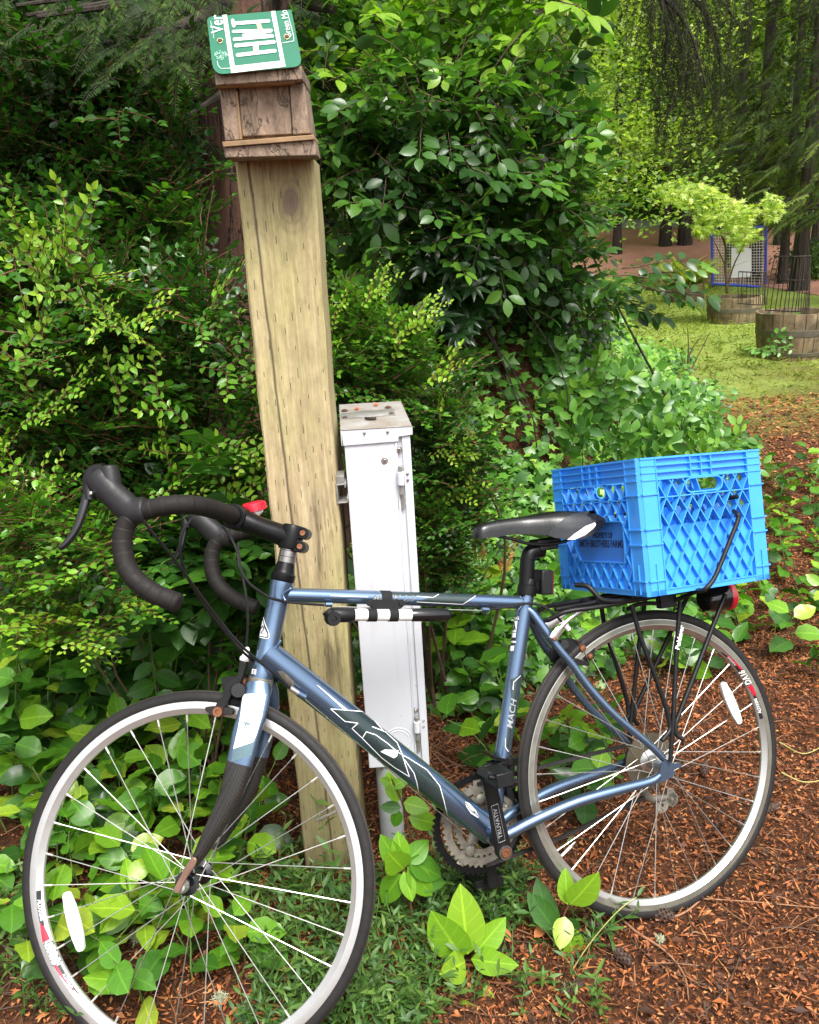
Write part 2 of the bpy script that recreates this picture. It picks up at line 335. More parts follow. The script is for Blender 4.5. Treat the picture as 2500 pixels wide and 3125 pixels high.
def wheel(C, a, b, l, front):
    w = M()
    rimp = [(.3185, -.0098), (.3155, -.0108), (.3040, -.0108), (.3030, -.0100), (.2935, -.0035), (.2925, 0), (.2935, .0035), (.3030, .0100), (.3040, .0108), (.3155, .0108), (.3185, .0098)]
    w.lathe(C, l, rimp, 120)
    W = obj('wheel', w, X['alu'] if front else X['rimw'], bike, smooth=30)
    t = M(); cs = [(.3235+.0130*math.cos(q), .0125*math.sin(q)) for q in np.linspace(-2.25, 2.25, 19)]
    side = [0 if abs(math.sin(q)) > .62 or math.cos(q) < 0 else 1 for q in np.linspace(-2.25, 2.25, 19)]
    for i in range(18): t.lathe(C, l, cs[i:i+2], 120, mi=1 if (side[i] and side[i+1]) else 0)
    obj('tyre', t, [X['rubber'], X['tread']], W, smooth=60)
    if not front:
        k = M(); k.lathe(C, l, [(.3150, .01125), (.3060, .01125)], 120); obj('brake_track', k, X['rimdark'], W, label='worn greenish grey braking strip round the rim')
    pt = lambda r, th, z=0.0: C + r*(math.cos(th)*a+math.sin(th)*b) + z*l
    s = M(); nip = M(); fr = .019 if front else .022; fz = .034 if front else .030; ph = .05 if front else .13
    for i in range(32):
        th = ph+i*2*PI/32; sd = 1 if i % 2 else -1; lead = 1 if (i//2) % 2 else -1
        q = th+lead*1.12
        zz = fz if sd > 0 else (fz if front else fz*.55)
        p0 = pt(fr, q, sd*zz); p1 = pt(.290, th, sd*.001)
        s = M(); s.tube([p0, p1], .0010, 5, caps=False); d = nz(p1-p0); s.tube([p1-d*.011, p1+d*.004], .0019, 6, mi=1)
        obj('spoke', s, [X['spoke'], X['nip' if front else 'spoke']], W)
    h = M()
    if front: h.lathe(C, l, [(.001, -.048), (.007, -.048), (.008, -.038), (.022, -.037), (.0225, -.031), (.013, -.026), (.012, 0), (.013, .026), (.0225, .031), (.022, .037), (.008, .038), (.007, .048), (.001, .048)], 24)
    else: h.lathe(C, l, [(.001, -.062), (.008, -.06), (.009, -.026), (.026, -.022), (.026, -.017), (.014, -.012), (.013, .022), (.025, .028), (.025, .033), (.010, .036), (.009, .058), (.001, .06)], 24)
    obj('hub', h, X['gloss_black'] if front else X['alu'], W)
    # valve
    th = math.radians(-170 if front else -40); vq = (FP(1018, 2480) if front else P(1716, 2610)) - C
    th = math.atan2(vq@b, vq@a); v = M(); v.tube([pt(.292, th), pt(.262, th)], .0028, 8, mi=0); v.tube([pt(.262, th), pt(.256, th), pt(.250, th)], [.0040, .0030, .0022], 8, mi=1)
    obj('valve', v, [X['white_plastic'] if not front else X['dirty_silver'], X['chrome']], W)
    return W, pt
X['nip'] = simple('spoke_nipple', (.60, .59, .56), .35, .5)
g = G('grey_machined_rim'); c = g.co(); g.bsdf(Base_Color=g.mix(g.noise(c, 5, 3), (.42, .41, .38), (.60, .59, .57)), Metallic=.85, Roughness=.32); X['rimw'] = g.m
g = G('silver_front_rim'); c = g.co(); g.bsdf(Base_Color=g.mix(g.noise(c, 30, 4, .7), (.50, .50, .50), (.68, .68, .68)), Metallic=.7, Roughness=.33); X['alu_rim'] = g.m
X['alu'], _al = X['alu_rim'], X['alu']
WF, ptF = wheel(F0, FF, FU, FL, True); WF['label'] = 'turned front wheel with a bright silver rim'
X['alu'] = _al
WR, ptR = wheel(R0, FX, UU, LL, False); WR['label'] = 'rear wheel with a duller grey rim'

# rim decals: bands and lettering bent round the rim, drawn on the left face
def polar(v, f, th0, r0, C, a, b, l, z, sgn=1, scale=(1, 1)):
    th = th0 + sgn*v[:, 0]*scale[0]/r0; r = r0 + v[:, 1]*scale[1]*sgn_r(sgn)
    return C + r[:, None]*(np.outer(np.cos(th), a)+np.outer(np.sin(th), b)) + z*l
def sgn_r(s): return 1
def rim_art(W, C, a, b, l, th_a, th_b, flip, front):
    # art reads along the rim from th_a (logo end) to th_b (tail end)
    n = 26; z = .01085
    def face(r): return z if r > .304 else z - (.304-r)*.62
    def band(m, t0, t1, r0, r1, r0b=None, r1b=None):
        P0 = []
        for i in range(n+1):
            t = i/n; th = th_a+(th_b-th_a)*(t0+(t1-t0)*t); ra = r0+((r0b or r0)-r0)*t; rb = r1+((r1b or r1)-r1)*t
            P0.append([C+r*(math.cos(th)*a+math.sin(th)*b)+(face(r)+.0003)*l for r in np.linspace(ra, rb, 4)])
        m.grid(P0)
    for a_, mt_ in (((0, .30, .2965, .3035, .2985, .3045), 'black_decal'), ((.66, 1.0, .2955, .3015, .2955, .2975), 'black_decal'), ((.27, .43, .3000, .3040, .2960, .3085), 'red_decal'), ((.64, .92, .3010, .3055, .2985, .3005), 'red_decal')):
        k = M(); band(k, *a_); obj('rim_decal', k, X[mt_], W)
    def word(body, size, t, r, mat, sh=0, off=0, zz=.0006, rot=0):
        v, f = text2d(body, size, sh, off); L = th_b-th_a; d = np.sign(L)
        if flip: v = -v
        th = th_a+L*t+d*v[:, 0]/r; rr = r - v[:, 1]*(-1 if d > 0 else 1)
        zc = np.array([face(q) for q in rr])+zz
        m = M(); m.add(C+rr[:, None]*(np.outer(np.cos(th), a)+np.outer(np.sin(th), b))+zc[:, None]*l, f); obj('rim_lettering', m, mat, W)
    word('ALEXRIMS', .0085, .165, .3000, X['white_decal'], 0, .0002)
    word('DA16', .0175, .545, .3012, X['black_decal'], .15, .0016, .0004); word('DA16', .0165, .545, .3012, X['white_plastic'], .15, .0007, .0007)
    word('ALUMINIUM', .0055, .82, .2985, X['white_decal'], 0, 0)
q = FP(118, 2715)-F0; ta = math.atan2(q@FU, q@FF); q = FP(255, 3035)-F0; tb = math.atan2(q@FU, q@FF)
if ta < tb: ta += 2*PI
if ta-tb > PI: tb += 2*PI
rim_art(WF, F0, FF, FU, FL, ta, tb, False, True)
q = P(2320, 2190)-R0; ta = math.atan2(q@UU, q@FX); q = P(2195, 1990)-R0; tb = math.atan2(q@UU, q@FX)
ta %= 2*PI; tb %= 2*PI
rim_art(WR, R0, FX, UU, LL, ta, tb, False, False)

# wheel reflectors
def reflector(W, p0, p1, l, mat):
    d = nz(p1-p0); L = np.linalg.norm(p1-p0); s = np.cross(d, l); o = []
    for t, w in ((0, .35), (.04, .62), (.25, .9), (.5, 1.0), (.75, .9), (.96, .62), (1, .35)): o.append((t*L, w*.0125))
    out = [p0+d*x+s*w for x, w in o]+[p0+d*x-s*w for x, w in o[::-1]]
    m = M(); m.prism([q-l*.004 for q in out], l*.009); r = obj('wheel_reflector', m, mat, W, bev=.0015)
    m = M(); c = (p0+p1)/2; m.lathe(c+l*.005, l, [(.0005, .0018), (.0035, .0012), (.0042, 0)], 12); obj('rivet', m, X['galv'], r) if False else None
    return r
reflector(WF, FP(203, 2722, .010), FP(250, 2902, .010), FL, X['white_plastic'])
reflector(WR, P(2204, 2083, .012), P(2257, 2208, .012), LL, X['reflector'])

# ---------------------------------------------------------------- frame
HT = HB+.1785*SAX
BBc = P(1498, 2538); SCc = P(1605, 1828)
fm = M()
fm.tube([HB-.004*SAX, HB+.012*SAX, HB+.02*SAX, HB+.155*SAX, HB+.166*SAX, HT], [.0225, .0225, .0200, .0200, .0218, .0218], 28)
tt0 = P(868, 1815); tt1 = P(1603, 1839)
def taper(p0, p1, r, n=24): k = len(r); return [p0+(p1-p0)*i/(k-1) for i in range(k)], r
TTr = [(.0138, .0145)]*3; pts, _ = taper(tt0, tt1, TTr); fm.tube(pts, TTr, 24, ref=UU)
dt0 = P(806, 1988); dt1 = BBc
DTr = .0268; fm.tube([dt0, dt1], DTr, 32)
st1 = SCc+nz(SCc-BBc)*.020; STr = .0165; fm.tube([BBc, st1], STr, 24)
fm.lathe(BBc, LL, [(.0, -.036), (.021, -.036), (.021, .036), (0, .036)], 28)
sst = T(1400, 1780, 2.875); cst = T(1500, 1800, 1.9167)
ss = [(sst(590, 215), .006), (sst(655, 270), .013), (sst(800, 470), .026), (sst(900, 600), .032), (sst(1010, 730), .036), (sst(1130, 895), .041), (sst(1260, 1045), .047), (sst(1400, 1185), .053), (sst(1560, 1320), .058), (sst(1690, 1430), .062), (cst(1005, 985), .064)]
near = spline([P(*q, c) for q, c in ss], 4); fm.tube(near, np.linspace(.0095, .0078, len(near)), 16); fm.tube([mir(p) for p in near], np.linspace(.0095, .0078, len(near)), 16)
cs_ = [((1500, 2528), .016), (cst(60, 1440), .026), (cst(250, 1348), .038), (cst(500, 1240), .048), (cst(760, 1165), .056), (cst(930, 1120), .062), (cst(985, 1085), .064)]
near = spline([P(*q, c) for q, c in cs_], 4); rr = np.interp(np.linspace(0, 1, len(near)), [0, .6, .9, 1], [.0120, .0118, .0085, .006])
fm.tube(near, rr, 16); fm.tube([mir(p) for p in near], rr, 16)
# dropouts: traced plate
dq = [(1010, 985), (1040, 1000), (1060, 1015), (1090, 1005), (1106, 1025), (1100, 1040), (1070, 1040), (1058, 1055), (1062, 1075), (1050, 1092), (1010, 1112), (960, 1130), (935, 1128), (930, 1105), (960, 1085), (980, 1060), (985, 1020)]
pl_ = [P(*cst(*q), .0625) for q in dq]; fm.prism(pl_, LL*.005); fm.prism([mir(p) for p in pl_], LL*.005)
# weld beads
def bead(m, C, ax, r, k0, k1, tilt, nb=26, rb=.0026):
    pass
frame = obj('frame', fm, X['blue'], bike, smooth=50)
def weld(centre_fn, n, rb):
    w = M()
    for i in range(n):
        p = centre_fn(i/(n-1)); w.lathe(p, nz(centre_fn(min(1, (i+1)/(n-1)))-centre_fn(max(0, (i-1)/(n-1)))), [(0, -rb*.7), (rb*.7, -rb*.45), (rb, 0), (rb*.7, rb*.45), (0, rb*.7)], 8)
    obj('weld_bead', w, X['blue'], frame)
def cyl_hit(sx, sy, p0, p1, r, eps=.0005):
    ax = nz(p1-p0); d = nz(ray(sx, sy)); o = CAM-p0; R = r+eps
    dp = d-ax*(d@ax); op = o-ax*(o@ax); a = dp@dp; b = 2*dp@op; c = op@op-R*R; D = b*b-4*a*c
    t = (-b-math.sqrt(D))/(2*a) if D > 0 else -b/(2*a)
    q = CAM+d*t
    if D <= 0: ff = q-p0; h = ff@ax; q = p0+ax*h+nz(ff-ax*h)*R
    return q
ht = T(700, 1700, 4.3125)
wl = spline([np.array(ht(*q)) for q in ((860, 385), (800, 420), (730, 465), (705, 500), (730, 560))], 4)
weld(lambda t: cyl_hit(*wl[int(round(t*(len(wl)-1)))], HB, HT, .0200), 17, .0030)
wl2 = spline([np.array(ht(*q)) for q in ((670, 1110), (620, 1190), (570, 1260), (545, 1340), (560, 1420), (610, 1520))], 4)
weld(lambda t: cyl_hit(*wl2[int(round(t*(len(wl2)-1)))], HB, HT, .0203), 21, .0036)
wl3 = spline([np.array(sst(*q)) for q in ((540, 120), (565, 145), (560, 190), (530, 225))], 4)
weld(lambda t: cyl_hit(*wl3[int(round(t*(len(wl3)-1)))], BBc, st1, STr), 13, .0026)

# decals traced on the tubes
def decal(poly, tf, tube, mat, name='frame_decal', eps=.0005, step=4.0, parent=None, **k):
    v, f = poly2d([tf(*p) for p in poly], step); m = M(); m.add([cyl_hit(x, y, *tube, eps) for x, y in v], f); return obj(name, m, mat, parent or frame, **k)
def line(poly, w, tf, tube, mat, name='frame_pinstripe', eps=.0009, parent=None):
    v, f = strip2d([tf(*p) for p in poly], w, 5); m = M(); m.add([cyl_hit(x, y, *tube, eps) for x, y in v], f); return obj(name, m, mat, parent or frame)
DT = (dt0, dt1, DTr); TT = (tt0, tt1, .0141); ST = (BBc, st1, STr); HTt = (HB, HT, .0200)
z4 = T(800, 1740, 1.9167)
z10 = T(794, 1739, 1.1475)
K = [(247, 487), (372, 497), (432, 563), (392, 549), (440, 568), (480, 605), (497, 645), (523, 725), (470, 692), (425, 658), (358, 590), (322, 556), (343, 537), (297, 531)]
decal(K, z10, DT, X['graph'], name='frame_logo'); line(K+[K[0]], 2.4, z10, DT, X['white_decal'])
line([(358, 590), (372, 567), (405, 578), (447, 608), (484, 640)], 2.4, z10, DT, X['white_decal'])
decal([(421, 637), (452, 645), (437, 629), (470, 643), (485, 632), (480, 652), (470, 660), (452, 652)], z10, DT, X['white_decal'], eps=.0010, name='frame_logo')
D2 = [(800, 1068), (870, 1108), (965, 1168), (1040, 1262), (1062, 1340), (1088, 1448), (1030, 1405), (918, 1305), (905, 1240), (888, 1185), (835, 1110)]
decal(D2, z4, DT, X['graph']); line([(800, 1068), (870, 1108), (965, 1168), (1040, 1262), (1062, 1340), (1088, 1448)], 2.2, z4, DT, X['white_decal'])
line([(835, 1110), (888, 1185), (905, 1240), (918, 1305)], 2.2, z4, DT, X['white_decal'])
decal([(318, 670), (330, 676), (500, 816), (492, 820), (470, 808)], z4, DT, X['white_decal'], eps=.0009, name='frame_pinstripe')
decal([(1187, 1353), (1212, 1362), (1252, 1405), (1269, 1445), (1262, 1450), (1222, 1425), (1195, 1385)], z4, DT, X['white_decal'], name='frame_badge', eps=.0009)
line([(1192, 1360), (1215, 1400), (1245, 1425), (1238, 1408), (1262, 1440)], 2.0, z4, DT, X['black_decal'], eps=.0012, name='frame_badge')
decal([(90, 590), (120, 590), (150, 615), (185, 650), (190, 690), (170, 680), (130, 655)], z4, DT, X['dirty_silver'], name='worn_patch')
# top tube: dark panel, script
decal([(240, 150), (600, 152), (600, 186), (430, 178)], z4, TT, X['graph'], eps=.0004) if False else None
decal([(750, 128), (1040, 138), (1000, 160), (900, 152), (760, 150)], z4, TT, X['graph'])
decal([(910, 182), (980, 160), (1040, 138), (1250, 150), (1175, 200), (900, 196)], z4, TT, X['graph'])
line([(905, 152), (1000, 160), (1035, 140)], 1.6, z4, TT, X['white_decal']); line([(400, 148), (620, 156)], 2.4, z4, TT, X['white_decal'])
line([(905, 186), (1175, 200), (1250, 150)], 1.6, z4, TT, X['white_decal'])
def tube_text(body, size, cx, cy, dirpx, tube, mat, sh=0, off=0, eps=.0010, name='frame_lettering', parent=None, sx=1.0):
    v, f = text2d(body, size, sh, off); d = np.array(dirpx, float); d /= np.linalg.norm(d); up = np.array([d[1], -d[0]])
    m = M(); m.add([cyl_hit(*(np.array([cx, cy])+d*a*sx+up*b), *tube, eps) for a, b in v], f); return obj(name, m, mat, parent or frame)
tube_text('MACH 1.0', 25, *z4(765, 165), (1, .025), TT, X['grey_decal'], .3, .5, sx=1.15); tube_text('MACH 1.0', 25, *z4(765, 165), (1, .025), TT, X['graph'], .3, -.35, .0013, sx=1.15)
decal([(1452, 640+0), (1510, 615), (1470, 770), (1452, 985), (1440, 1060), (1425, 1030), (1440, 900), (1455, 745)], z4, ST, X['graph'])
line([(1512, 618), (1472, 655), (1468, 700)], 1.8, z4, ST, X['white_decal']); line([(1424, 985), (1424, 1035), (1442, 1062)], 1.8, z4, ST, X['white_decal'])
tube_text('MACH', 25, *z4(1462, 842), (.16, -1), ST, X['grey_decal'], .2, .3, sx=1.25)
for y0, y1, t in ((288, 322, 'RG'), (330, 425, ''), (433, 475, ''), (480, 545, 'TEIN'), (548, 592, '')):
    xo = lambda y: 523-(y-290)*.135
    lum = X['black_decal'] if t else X['white_decal']
    decal([(xo(y0)-38, y0+2), (xo(y0), y0), (xo(y1), y1), (xo(y1)-38, y1+2)], sst, ST, lum, name='frame_sticker', eps=.0007)
    if t: tube_text(t, 12.5 if len(t) == 2 else 8, *sst(xo(y0)-17, (y0+y1)/2+3), (1, -.02), ST, X['white_decal'], 0, .3, eps=.0012, name='frame_sticker')
line([(490, 345), (488, 410)], 3, sst, ST, X['black_decal'], eps=.001, name='frame_sticker'); line([(478, 415), (490, 365), (503, 412)], 2.2, sst, ST, X['black_decal'], eps=.001, name='frame_sticker')
# head badge
bad = [(440, 785), (450, 795), (470, 870), (515, 985), (530, 1040), (515, 1075), (485, 1082), (385, 1050)]
decal(bad, ht, HTt, X['black_decal'], name='head_badge'); decal([(437, 830), (445, 850), (455, 920), (500, 1020), (495, 1050), (395, 1035)], ht, HTt, X['white_decal'], name='head_badge', eps=.0008)
line([(447, 792), (470, 880), (518, 990), (526, 1045), (510, 1070), (480, 1072), (392, 1052)], 2.4, ht, HTt, X['white_decal'], name='head_badge', eps=.0009)
line([(405, 960), (440, 905), (455, 950), (415, 1000), (455, 1015)], 3.5, ht, HTt, X['black_decal'], name='head_badge', eps=.0012)
decal([(300, 1470), (358, 1478), (350, 1545), (290, 1535)], ht, HTt, X['white_decal'], name='frame_sticker', eps=.003); line([(340, 1495), (318, 1492), (314, 1525), (338, 1528)], 2, ht, HTt, X['black_decal'], name='frame_sticker', eps=.0036)

# headset and spacers
h = M(); h.lathe(HB, SAX, [(.0205, -.018), (.0225, -.018), (.0235, -.010), (.0230, -.004), (.0205, -.004)], 28); obj('headset_cup', h, X['dirty_silver'], bike)
h = M(); h.lathe(HT, SAX, [(.0215, 0), (.0232, .003), (.0232, .014), (.0205, .017), (.0195, .022), (.0165, .036)], 28); obj('headset_cup', h, X['black_metal'], bike)
h = M()
for k in range(4): h.lathe(HT, SAX, [(.014, .036+k*.0115), (.0168, .0365+k*.0115), (.0168, .0470+k*.0115), (.014, .0475+k*.0115)], 28)
obj('spacer', h, X['spacer'], bike)

# ---------------------------------------------------------------- fork (turned with the wheel)
z8 = T(640, 2085, 3.1944)
CR = HB-.020*SAX
f = M(); f.lathe(CR, SAX, [(0, .006), (.022, .006), (.0245, 0), (.0250, -.014), (.022, -.026), (0, -.028)], 28)
bc = [((470, 10), .020, .023), ((455, 120), .030, .026), ((415, 300), .040, .027), ((355, 500), .046, .0265), ((310, 700), .049, .025), ((255, 900), .051, .023), ((195, 1100), .052, .0205), ((110, 1290), .052, .018), ((10, 1470), .052, .0155), ((-80, 1640), .051, .012), ((-150, 1760), .050, .008)]
pts = [FP(*z8(*q), c) for q, c, _ in bc]; wd = [w for *_, w in bc]; sp = spline(pts, 5); ws = np.interp(np.linspace(0, len(wd)-1, len(sp)), range(len(wd)), wd)
rr = np.stack([ws, np.interp(np.linspace(0, 1, len(sp)), [0, .1, .5, 1], [.014, .012, .010, .007])], 1)
ref = nz(np.cross(FL, SAX)); nsp = len(sp); cutk = int(nsp*.44)
def blade(m, pts, rr, mi): m.tube(pts, rr, 20, mi=mi, ref=ref)
far = [fmir(p) for p in sp]
f2 = M(); blade(f2, sp[:cutk+1], rr[:cutk+1], 0); blade(f2, far[:cutk+1], rr[:cutk+1], 0)
f.v += f2.v; f.f += [tuple(i+f.n for i in q) for q in f2.f]; f.mi += f2.mi; f.n += f2.n
fork = obj('fork', f, X['blue'], bike, smooth=50)
def blade_hit(sx, sy, eps=.0007):
    # nearest point of the near blade's outer face under this sight line
    best = None; d = nz(ray(sx, sy))
    for i in range(len(sp)-1):
        p = sp[i]; t = nz(sp[i+1]-sp[i]); u = nz(ref-t*(ref@t)); w = np.cross(t, u)
        q = CAM+d*(((p-CAM)@w)/(d@w)); s_ = (q-p)@t
        if -1e-9 <= s_ <= np.linalg.norm(sp[i+1]-sp[i])+1e-9 or best is None or abs(s_) < best[0]:
            x = np.clip(((q-p)@u)/rr[i, 0], -.995, .995); b = rr[i, 1]*math.sqrt(1-x*x); sg = 1 if w@(CAM-p) > 0 else -1
            cand = p+t*s_+u*x*rr[i, 0]+w*sg*(b+eps)
            if best is None or abs(s_) < best[0]: best = (abs(s_), cand)
    # refine once on the raised sheet
    return best[1]
for pts_, r_, nm in ((sp, rr, 'fork_blade'), (far, rr, 'fork_blade')):
    m = M(); blade(m, pts_[cutk:], r_[cutk:], 0); obj(nm, m, X['carbon'], fork)
def fdecal(poly, mat, name, eps=.0007):
    v, fc = poly2d([z8(*p) for p in poly], 9); m = M(); m.add([blade_hit(x, y, eps) for x, y in v], fc); return obj(name, m, mat, fork)
fdecal([(245, 640), (448, 572), (418, 700), (235, 760), (228, 775)], X['teal'], 'fork_decal', .0010)
fdecal([(330, 120), (560, 120), (520, 330), (470, 500), (440, 572), (245, 638), (290, 450), (315, 300)], X['white_decal'], 'fork_decal', .0009)
def ftext(body, size, cx, cy, mat, off=0, dirpx=(1, .05)):
    v, fc = text2d(body, size, 0, off, cuts=0); d = np.array(dirpx)/np.linalg.norm(dirpx); up = np.array([d[1], -d[0]]); cc = np.array(z8(cx, cy)); m = M()
    m.add([blade_hit(*(cc+d*a+up*b), .0014) for a, b in v], fc); return obj('fork_lettering', m, mat, fork)
ftext('I', 14, 408, 232, X['graph']); ftext('CD', 15, 415, 288, X['graph'], .25)
for i, w_ in enumerate(('DYNAMIC', 'CARBON', 'DAMPING')): ftext(w_, 7.5, 398-i*4, 318+i*19, X['teal'], .12)
v_, f_ = strip2d([z8(310, 385), z8(345, 380), z8(352, 400), z8(360, 372), z8(368, 428), z8(376, 368), z8(386, 415), z8(394, 375), z8(402, 425), z8(412, 385), z8(440, 412)], 2.6, 4)
m = M(); m.add([blade_hit(x, y, .0014) for x, y in v_], f_); obj('fork_lettering', m, X['teal'], fork)

# front quick release lever
z9 = T(540, 2560, 8.625)
qp = [(60, 1420), (100, 1380), (220, 1130), (340, 920), (500, 690), (540, 600), (540, 530), (500, 480), (420, 465), (370, 510), (210, 780), (120, 960), (0, 1180), (-60, 1330), (-30, 1400)]
m = M(); m.prism([FP(*z9(*q), .066) for q in qp], FL*.005); ql = obj('quick_release_lever', m, X['qr'], bike, bev=.001)
m = M(); m.lathe(Fw(0, 0, .05), FL, [(0, 0), (.011, 0), (.012, .008), (.008, .016), (0, .017)], 20); obj('skewer_nut', m, X['alu'], ql)

# ---------------------------------------------------------------- stem, handlebar, hoods, levers
BAR = .21
st_ = M(); a0 = A(0, 0, .262); a1 = A(.114, 0, .281)
sp_ = spline([a0, A(.03, 0, .266), A(.07, 0, .272), A(.108, 0, .280)], 5); st_.tube(sp_, np.interp(np.linspace(0, 1, len(sp_)), [0, .25, .7, 1], [.0225, .0205, .0200, .0225]), 24)
st_.lathe(A(0, 0, .240), SAX, [(0, 0), (.0205, 0), (.0220, .005), (.0225, .038), (.0200, .047), (0, .049)], 28)
st_.lathe(A(.114, -.026, .281), FL, [(.016, 0), (.0235, 0), (.0245, .004), (.0245, .048), (.0235, .052), (.016, .052)], 28)
for zz in (.249, .275): st_.tube([A(-.024, -.013, zz), A(-.024, .015, zz)], .0110, 14); st_.box(A(-.014, .001, zz), [PF, FL, SAX], (.013, .014, .0108))
stem = obj('stem', st_, X['black_metal'], bike, bev=.001)
for zz in (.249, .275):
    m = M(); m.lathe(A(-.024, .015, zz), FL, [(0, .0008), (.0030, .0008), (.0032, .0030), (.0052, .0030), (.0052, 0)], 12); obj('bolt', m, X['copper'], stem)
def bar(s):
    q = [(.114, .02, .281), (.114, .06, .281), (.116, .11, .281), (.122, .165, .279), (.138, .195, .275), (.160, .207, .268), (.190, .210, .256), (.214, .21, .243), (.227, .21, .222), (.2265, .21, .192), (.212, .21, .157), (.187, .21, .134), (.152, .21, .119), (.130, .21, .1145), (.108, .21, .111)]
    return [A(f, s*l, u) for f, l, u in q]
hb = M(); hb.tube([A(.114, -.07, .281), A(.114, .07, .281)], .0150, 20)
handle = obj('handlebar', hb, X['black_metal'], bike)
for s in (1, -1):
    P_ = spline(bar(s), 10); L = np.cumsum([0]+[np.linalg.norm(b-a) for a, b in zip(P_[:-1], P_[1:])])
    # overlapping turns of tape: radius saw-tooths along the bar
    fine = np.linspace(.012, L[-1], 330); pp = [np.array([np.interp(t, L, [p[i] for p in P_]) for i in range(3)]) for t in fine]
    rad = .0162+.0012*(1-((fine/.0215) % 1.0)); m = M(); m.tube(pp, rad, 20); m.lathe(pp[-1], nz(pp[-1]-pp[-2]), [(.0168, 0), (.0162, .004), (.009, .006), (0, .006)], 20)
    obj('bar_tape', m, X['tape'], handle, smooth=70)
    # hood
    hp = [((.196, .252), .023, .018), ((.222, .247), .0245, .018), ((.243, .257), .0240, .0175), ((.262, .268), .0230, .0175), ((.278, .278), .0265, .019), ((.291, .288), .0265, .019), ((.300, .294), .023, .017), ((.305, .298), .012, .010)]
    pts = spline([A(f, s*.212, u) for (f, u), *_ in hp], 5); r1 = np.interp(np.linspace(0, len(hp)-1, len(pts)), range(len(hp)), [h[1] for h in hp]); r2 = np.interp(np.linspace(0, len(hp)-1, len(pts)), range(len(hp)), [h[2] for h in hp])
    m = M(); m.tube(pts, np.stack([r1, r2], 1), 20, ref=SAX)
    m.tube(spline([A(.268, s*.212, .268), A(.275, s*.212, .294), A(.282, s*.212, .314)], 4), np.stack([np.linspace(.022, .0170, 9), np.full(9, .0160)], 1), 18, ref=PF)
    hd = obj('brake_hood', m, X['hood'], handle, smooth=75, sub=1)
    m = M(); m.tube(spline([A(.287, s*.212, .308), A(.306, s*.212, .300), A(.309, s*.212, .278), A(.300, s*.212, .250)], 4), [(.010, .013)]*4+[(.012, .013)]*4+[(.011, .011)]*5, 14, ref=PF); obj('lever_body', m, X['black'], hd)
    m = M(); lv = spline([A(.306, s*.213, .288), A(.306, s*.215, .262), A(.305, s*.218, .232), A(.306, s*.220, .205), A(.311, s*.222, .184), A(.319, s*.224, .167), A(.325, s*.225, .160)], 6)
    m.tube(lv, np.stack([np.interp(np.linspace(0, 1, len(lv)), [0, .3, .8, 1], [.0085, .0080, .006, .004]), np.full(len(lv), .0065)], 1), 12, ref=PF); obj('brake_lever', m, X['gloss_black'], hd)
    m = M(); m.lathe(A(.293, s*.226, .262), FL*s, [(0, .003), (.0028, .0025), (.0034, 0)], 10); obj('pivot_pin', m, X['chrome'], hd)
# bell
bc_ = P(778, 1560, -.09); bu = nz(V(-.15, .2, 1))
m = M(); m.lathe(bc_, bu, [(.0, .0195), (.018, .0190), (.0225, .0160), (.0235, .011), (.0235, .002), (.020, 0)], 28)
for k in range(28):
    a_ = k*2*PI/28; uu_ = nz(np.cross(bu, FX)); ww_ = np.cross(bu, uu_); dd = math.cos(a_)*uu_+math.sin(a_)*ww_; m.box(bc_+bu*.0085+dd*.0238, [dd, np.cross(bu, dd), bu], (.0012, .0013, .0068))
bell = obj('bell', m, X['red'], bike, label='small bell with a ribbed red dome behind the stem')
m = M(); m.lathe(bc_, bu, [(.0165, .001), (.0165, -.004), (.009, -.009), (.006, -.012), (0, -.012)], 20); m.tube([bc_-bu*.01, P(790, 1605, -.07)], .0065, 10); obj('bell_base', m, X['white_plastic'], bell)

# ---------------------------------------------------------------- seatpost, clamp, saddle
z3 = T(1400, 1520, 3.75); sd_ = nz(st1-BBc)
m = M(); m.tube([st1-sd_*.03, P(*z3(790, 690))], .0155, 24); m.tube(spline([P(*z3(800, 700)), P(*z3(815, 640)), P(*z3(870, 600)), P(*z3(960, 585))], 4), [(.0175, .0165)]*13, 20)
post_ = obj('seatpost', m, X['black_metal'], bike)
m = M(); m.box(P(*z3(985, 500)), [FX, LL, UU], (.028, .022, .007)); m.box(P(*z3(990, 560)), [FX, LL, UU], (.022, .020, .006)); obj('saddle_clamp', m, X['black'], post_, bev=.003)
m = M(); m.lathe(st1-sd_*.012, sd_, [(.017, 0), (.0205, 0), (.021, .010), (.0205, .020), (.0172, .022), (.0165, .034), (.0158, .035)], 26); m.tube([P(*z3(890, 1030), .012), P(*z3(930, 1030), -.012)], .0055, 12); m.box(P(*z3(885, 1010)), [FX, LL, UU], (.010, .008, .012)); obj('seat_clamp', m, X['black_metal'], bike)
m = M(); m.box(P(*z3(965, 960), .0), [nz(FX+.15*UU), LL, nz(UU-.15*FX)], (.013, .020, .026)); cl_ = obj('rear_reflector', m, X['black'], bike, bev=.003); m = M(); m.box(P(*z3(1025, 965), .0), [nz(FX+.15*UU), LL, nz(UU-.15*FX)], (.0035, .019, .025)); obj('reflector_lens', m, simple('dark_red_lens', (.06, .006, .005), .3), cl_, bev=.001)
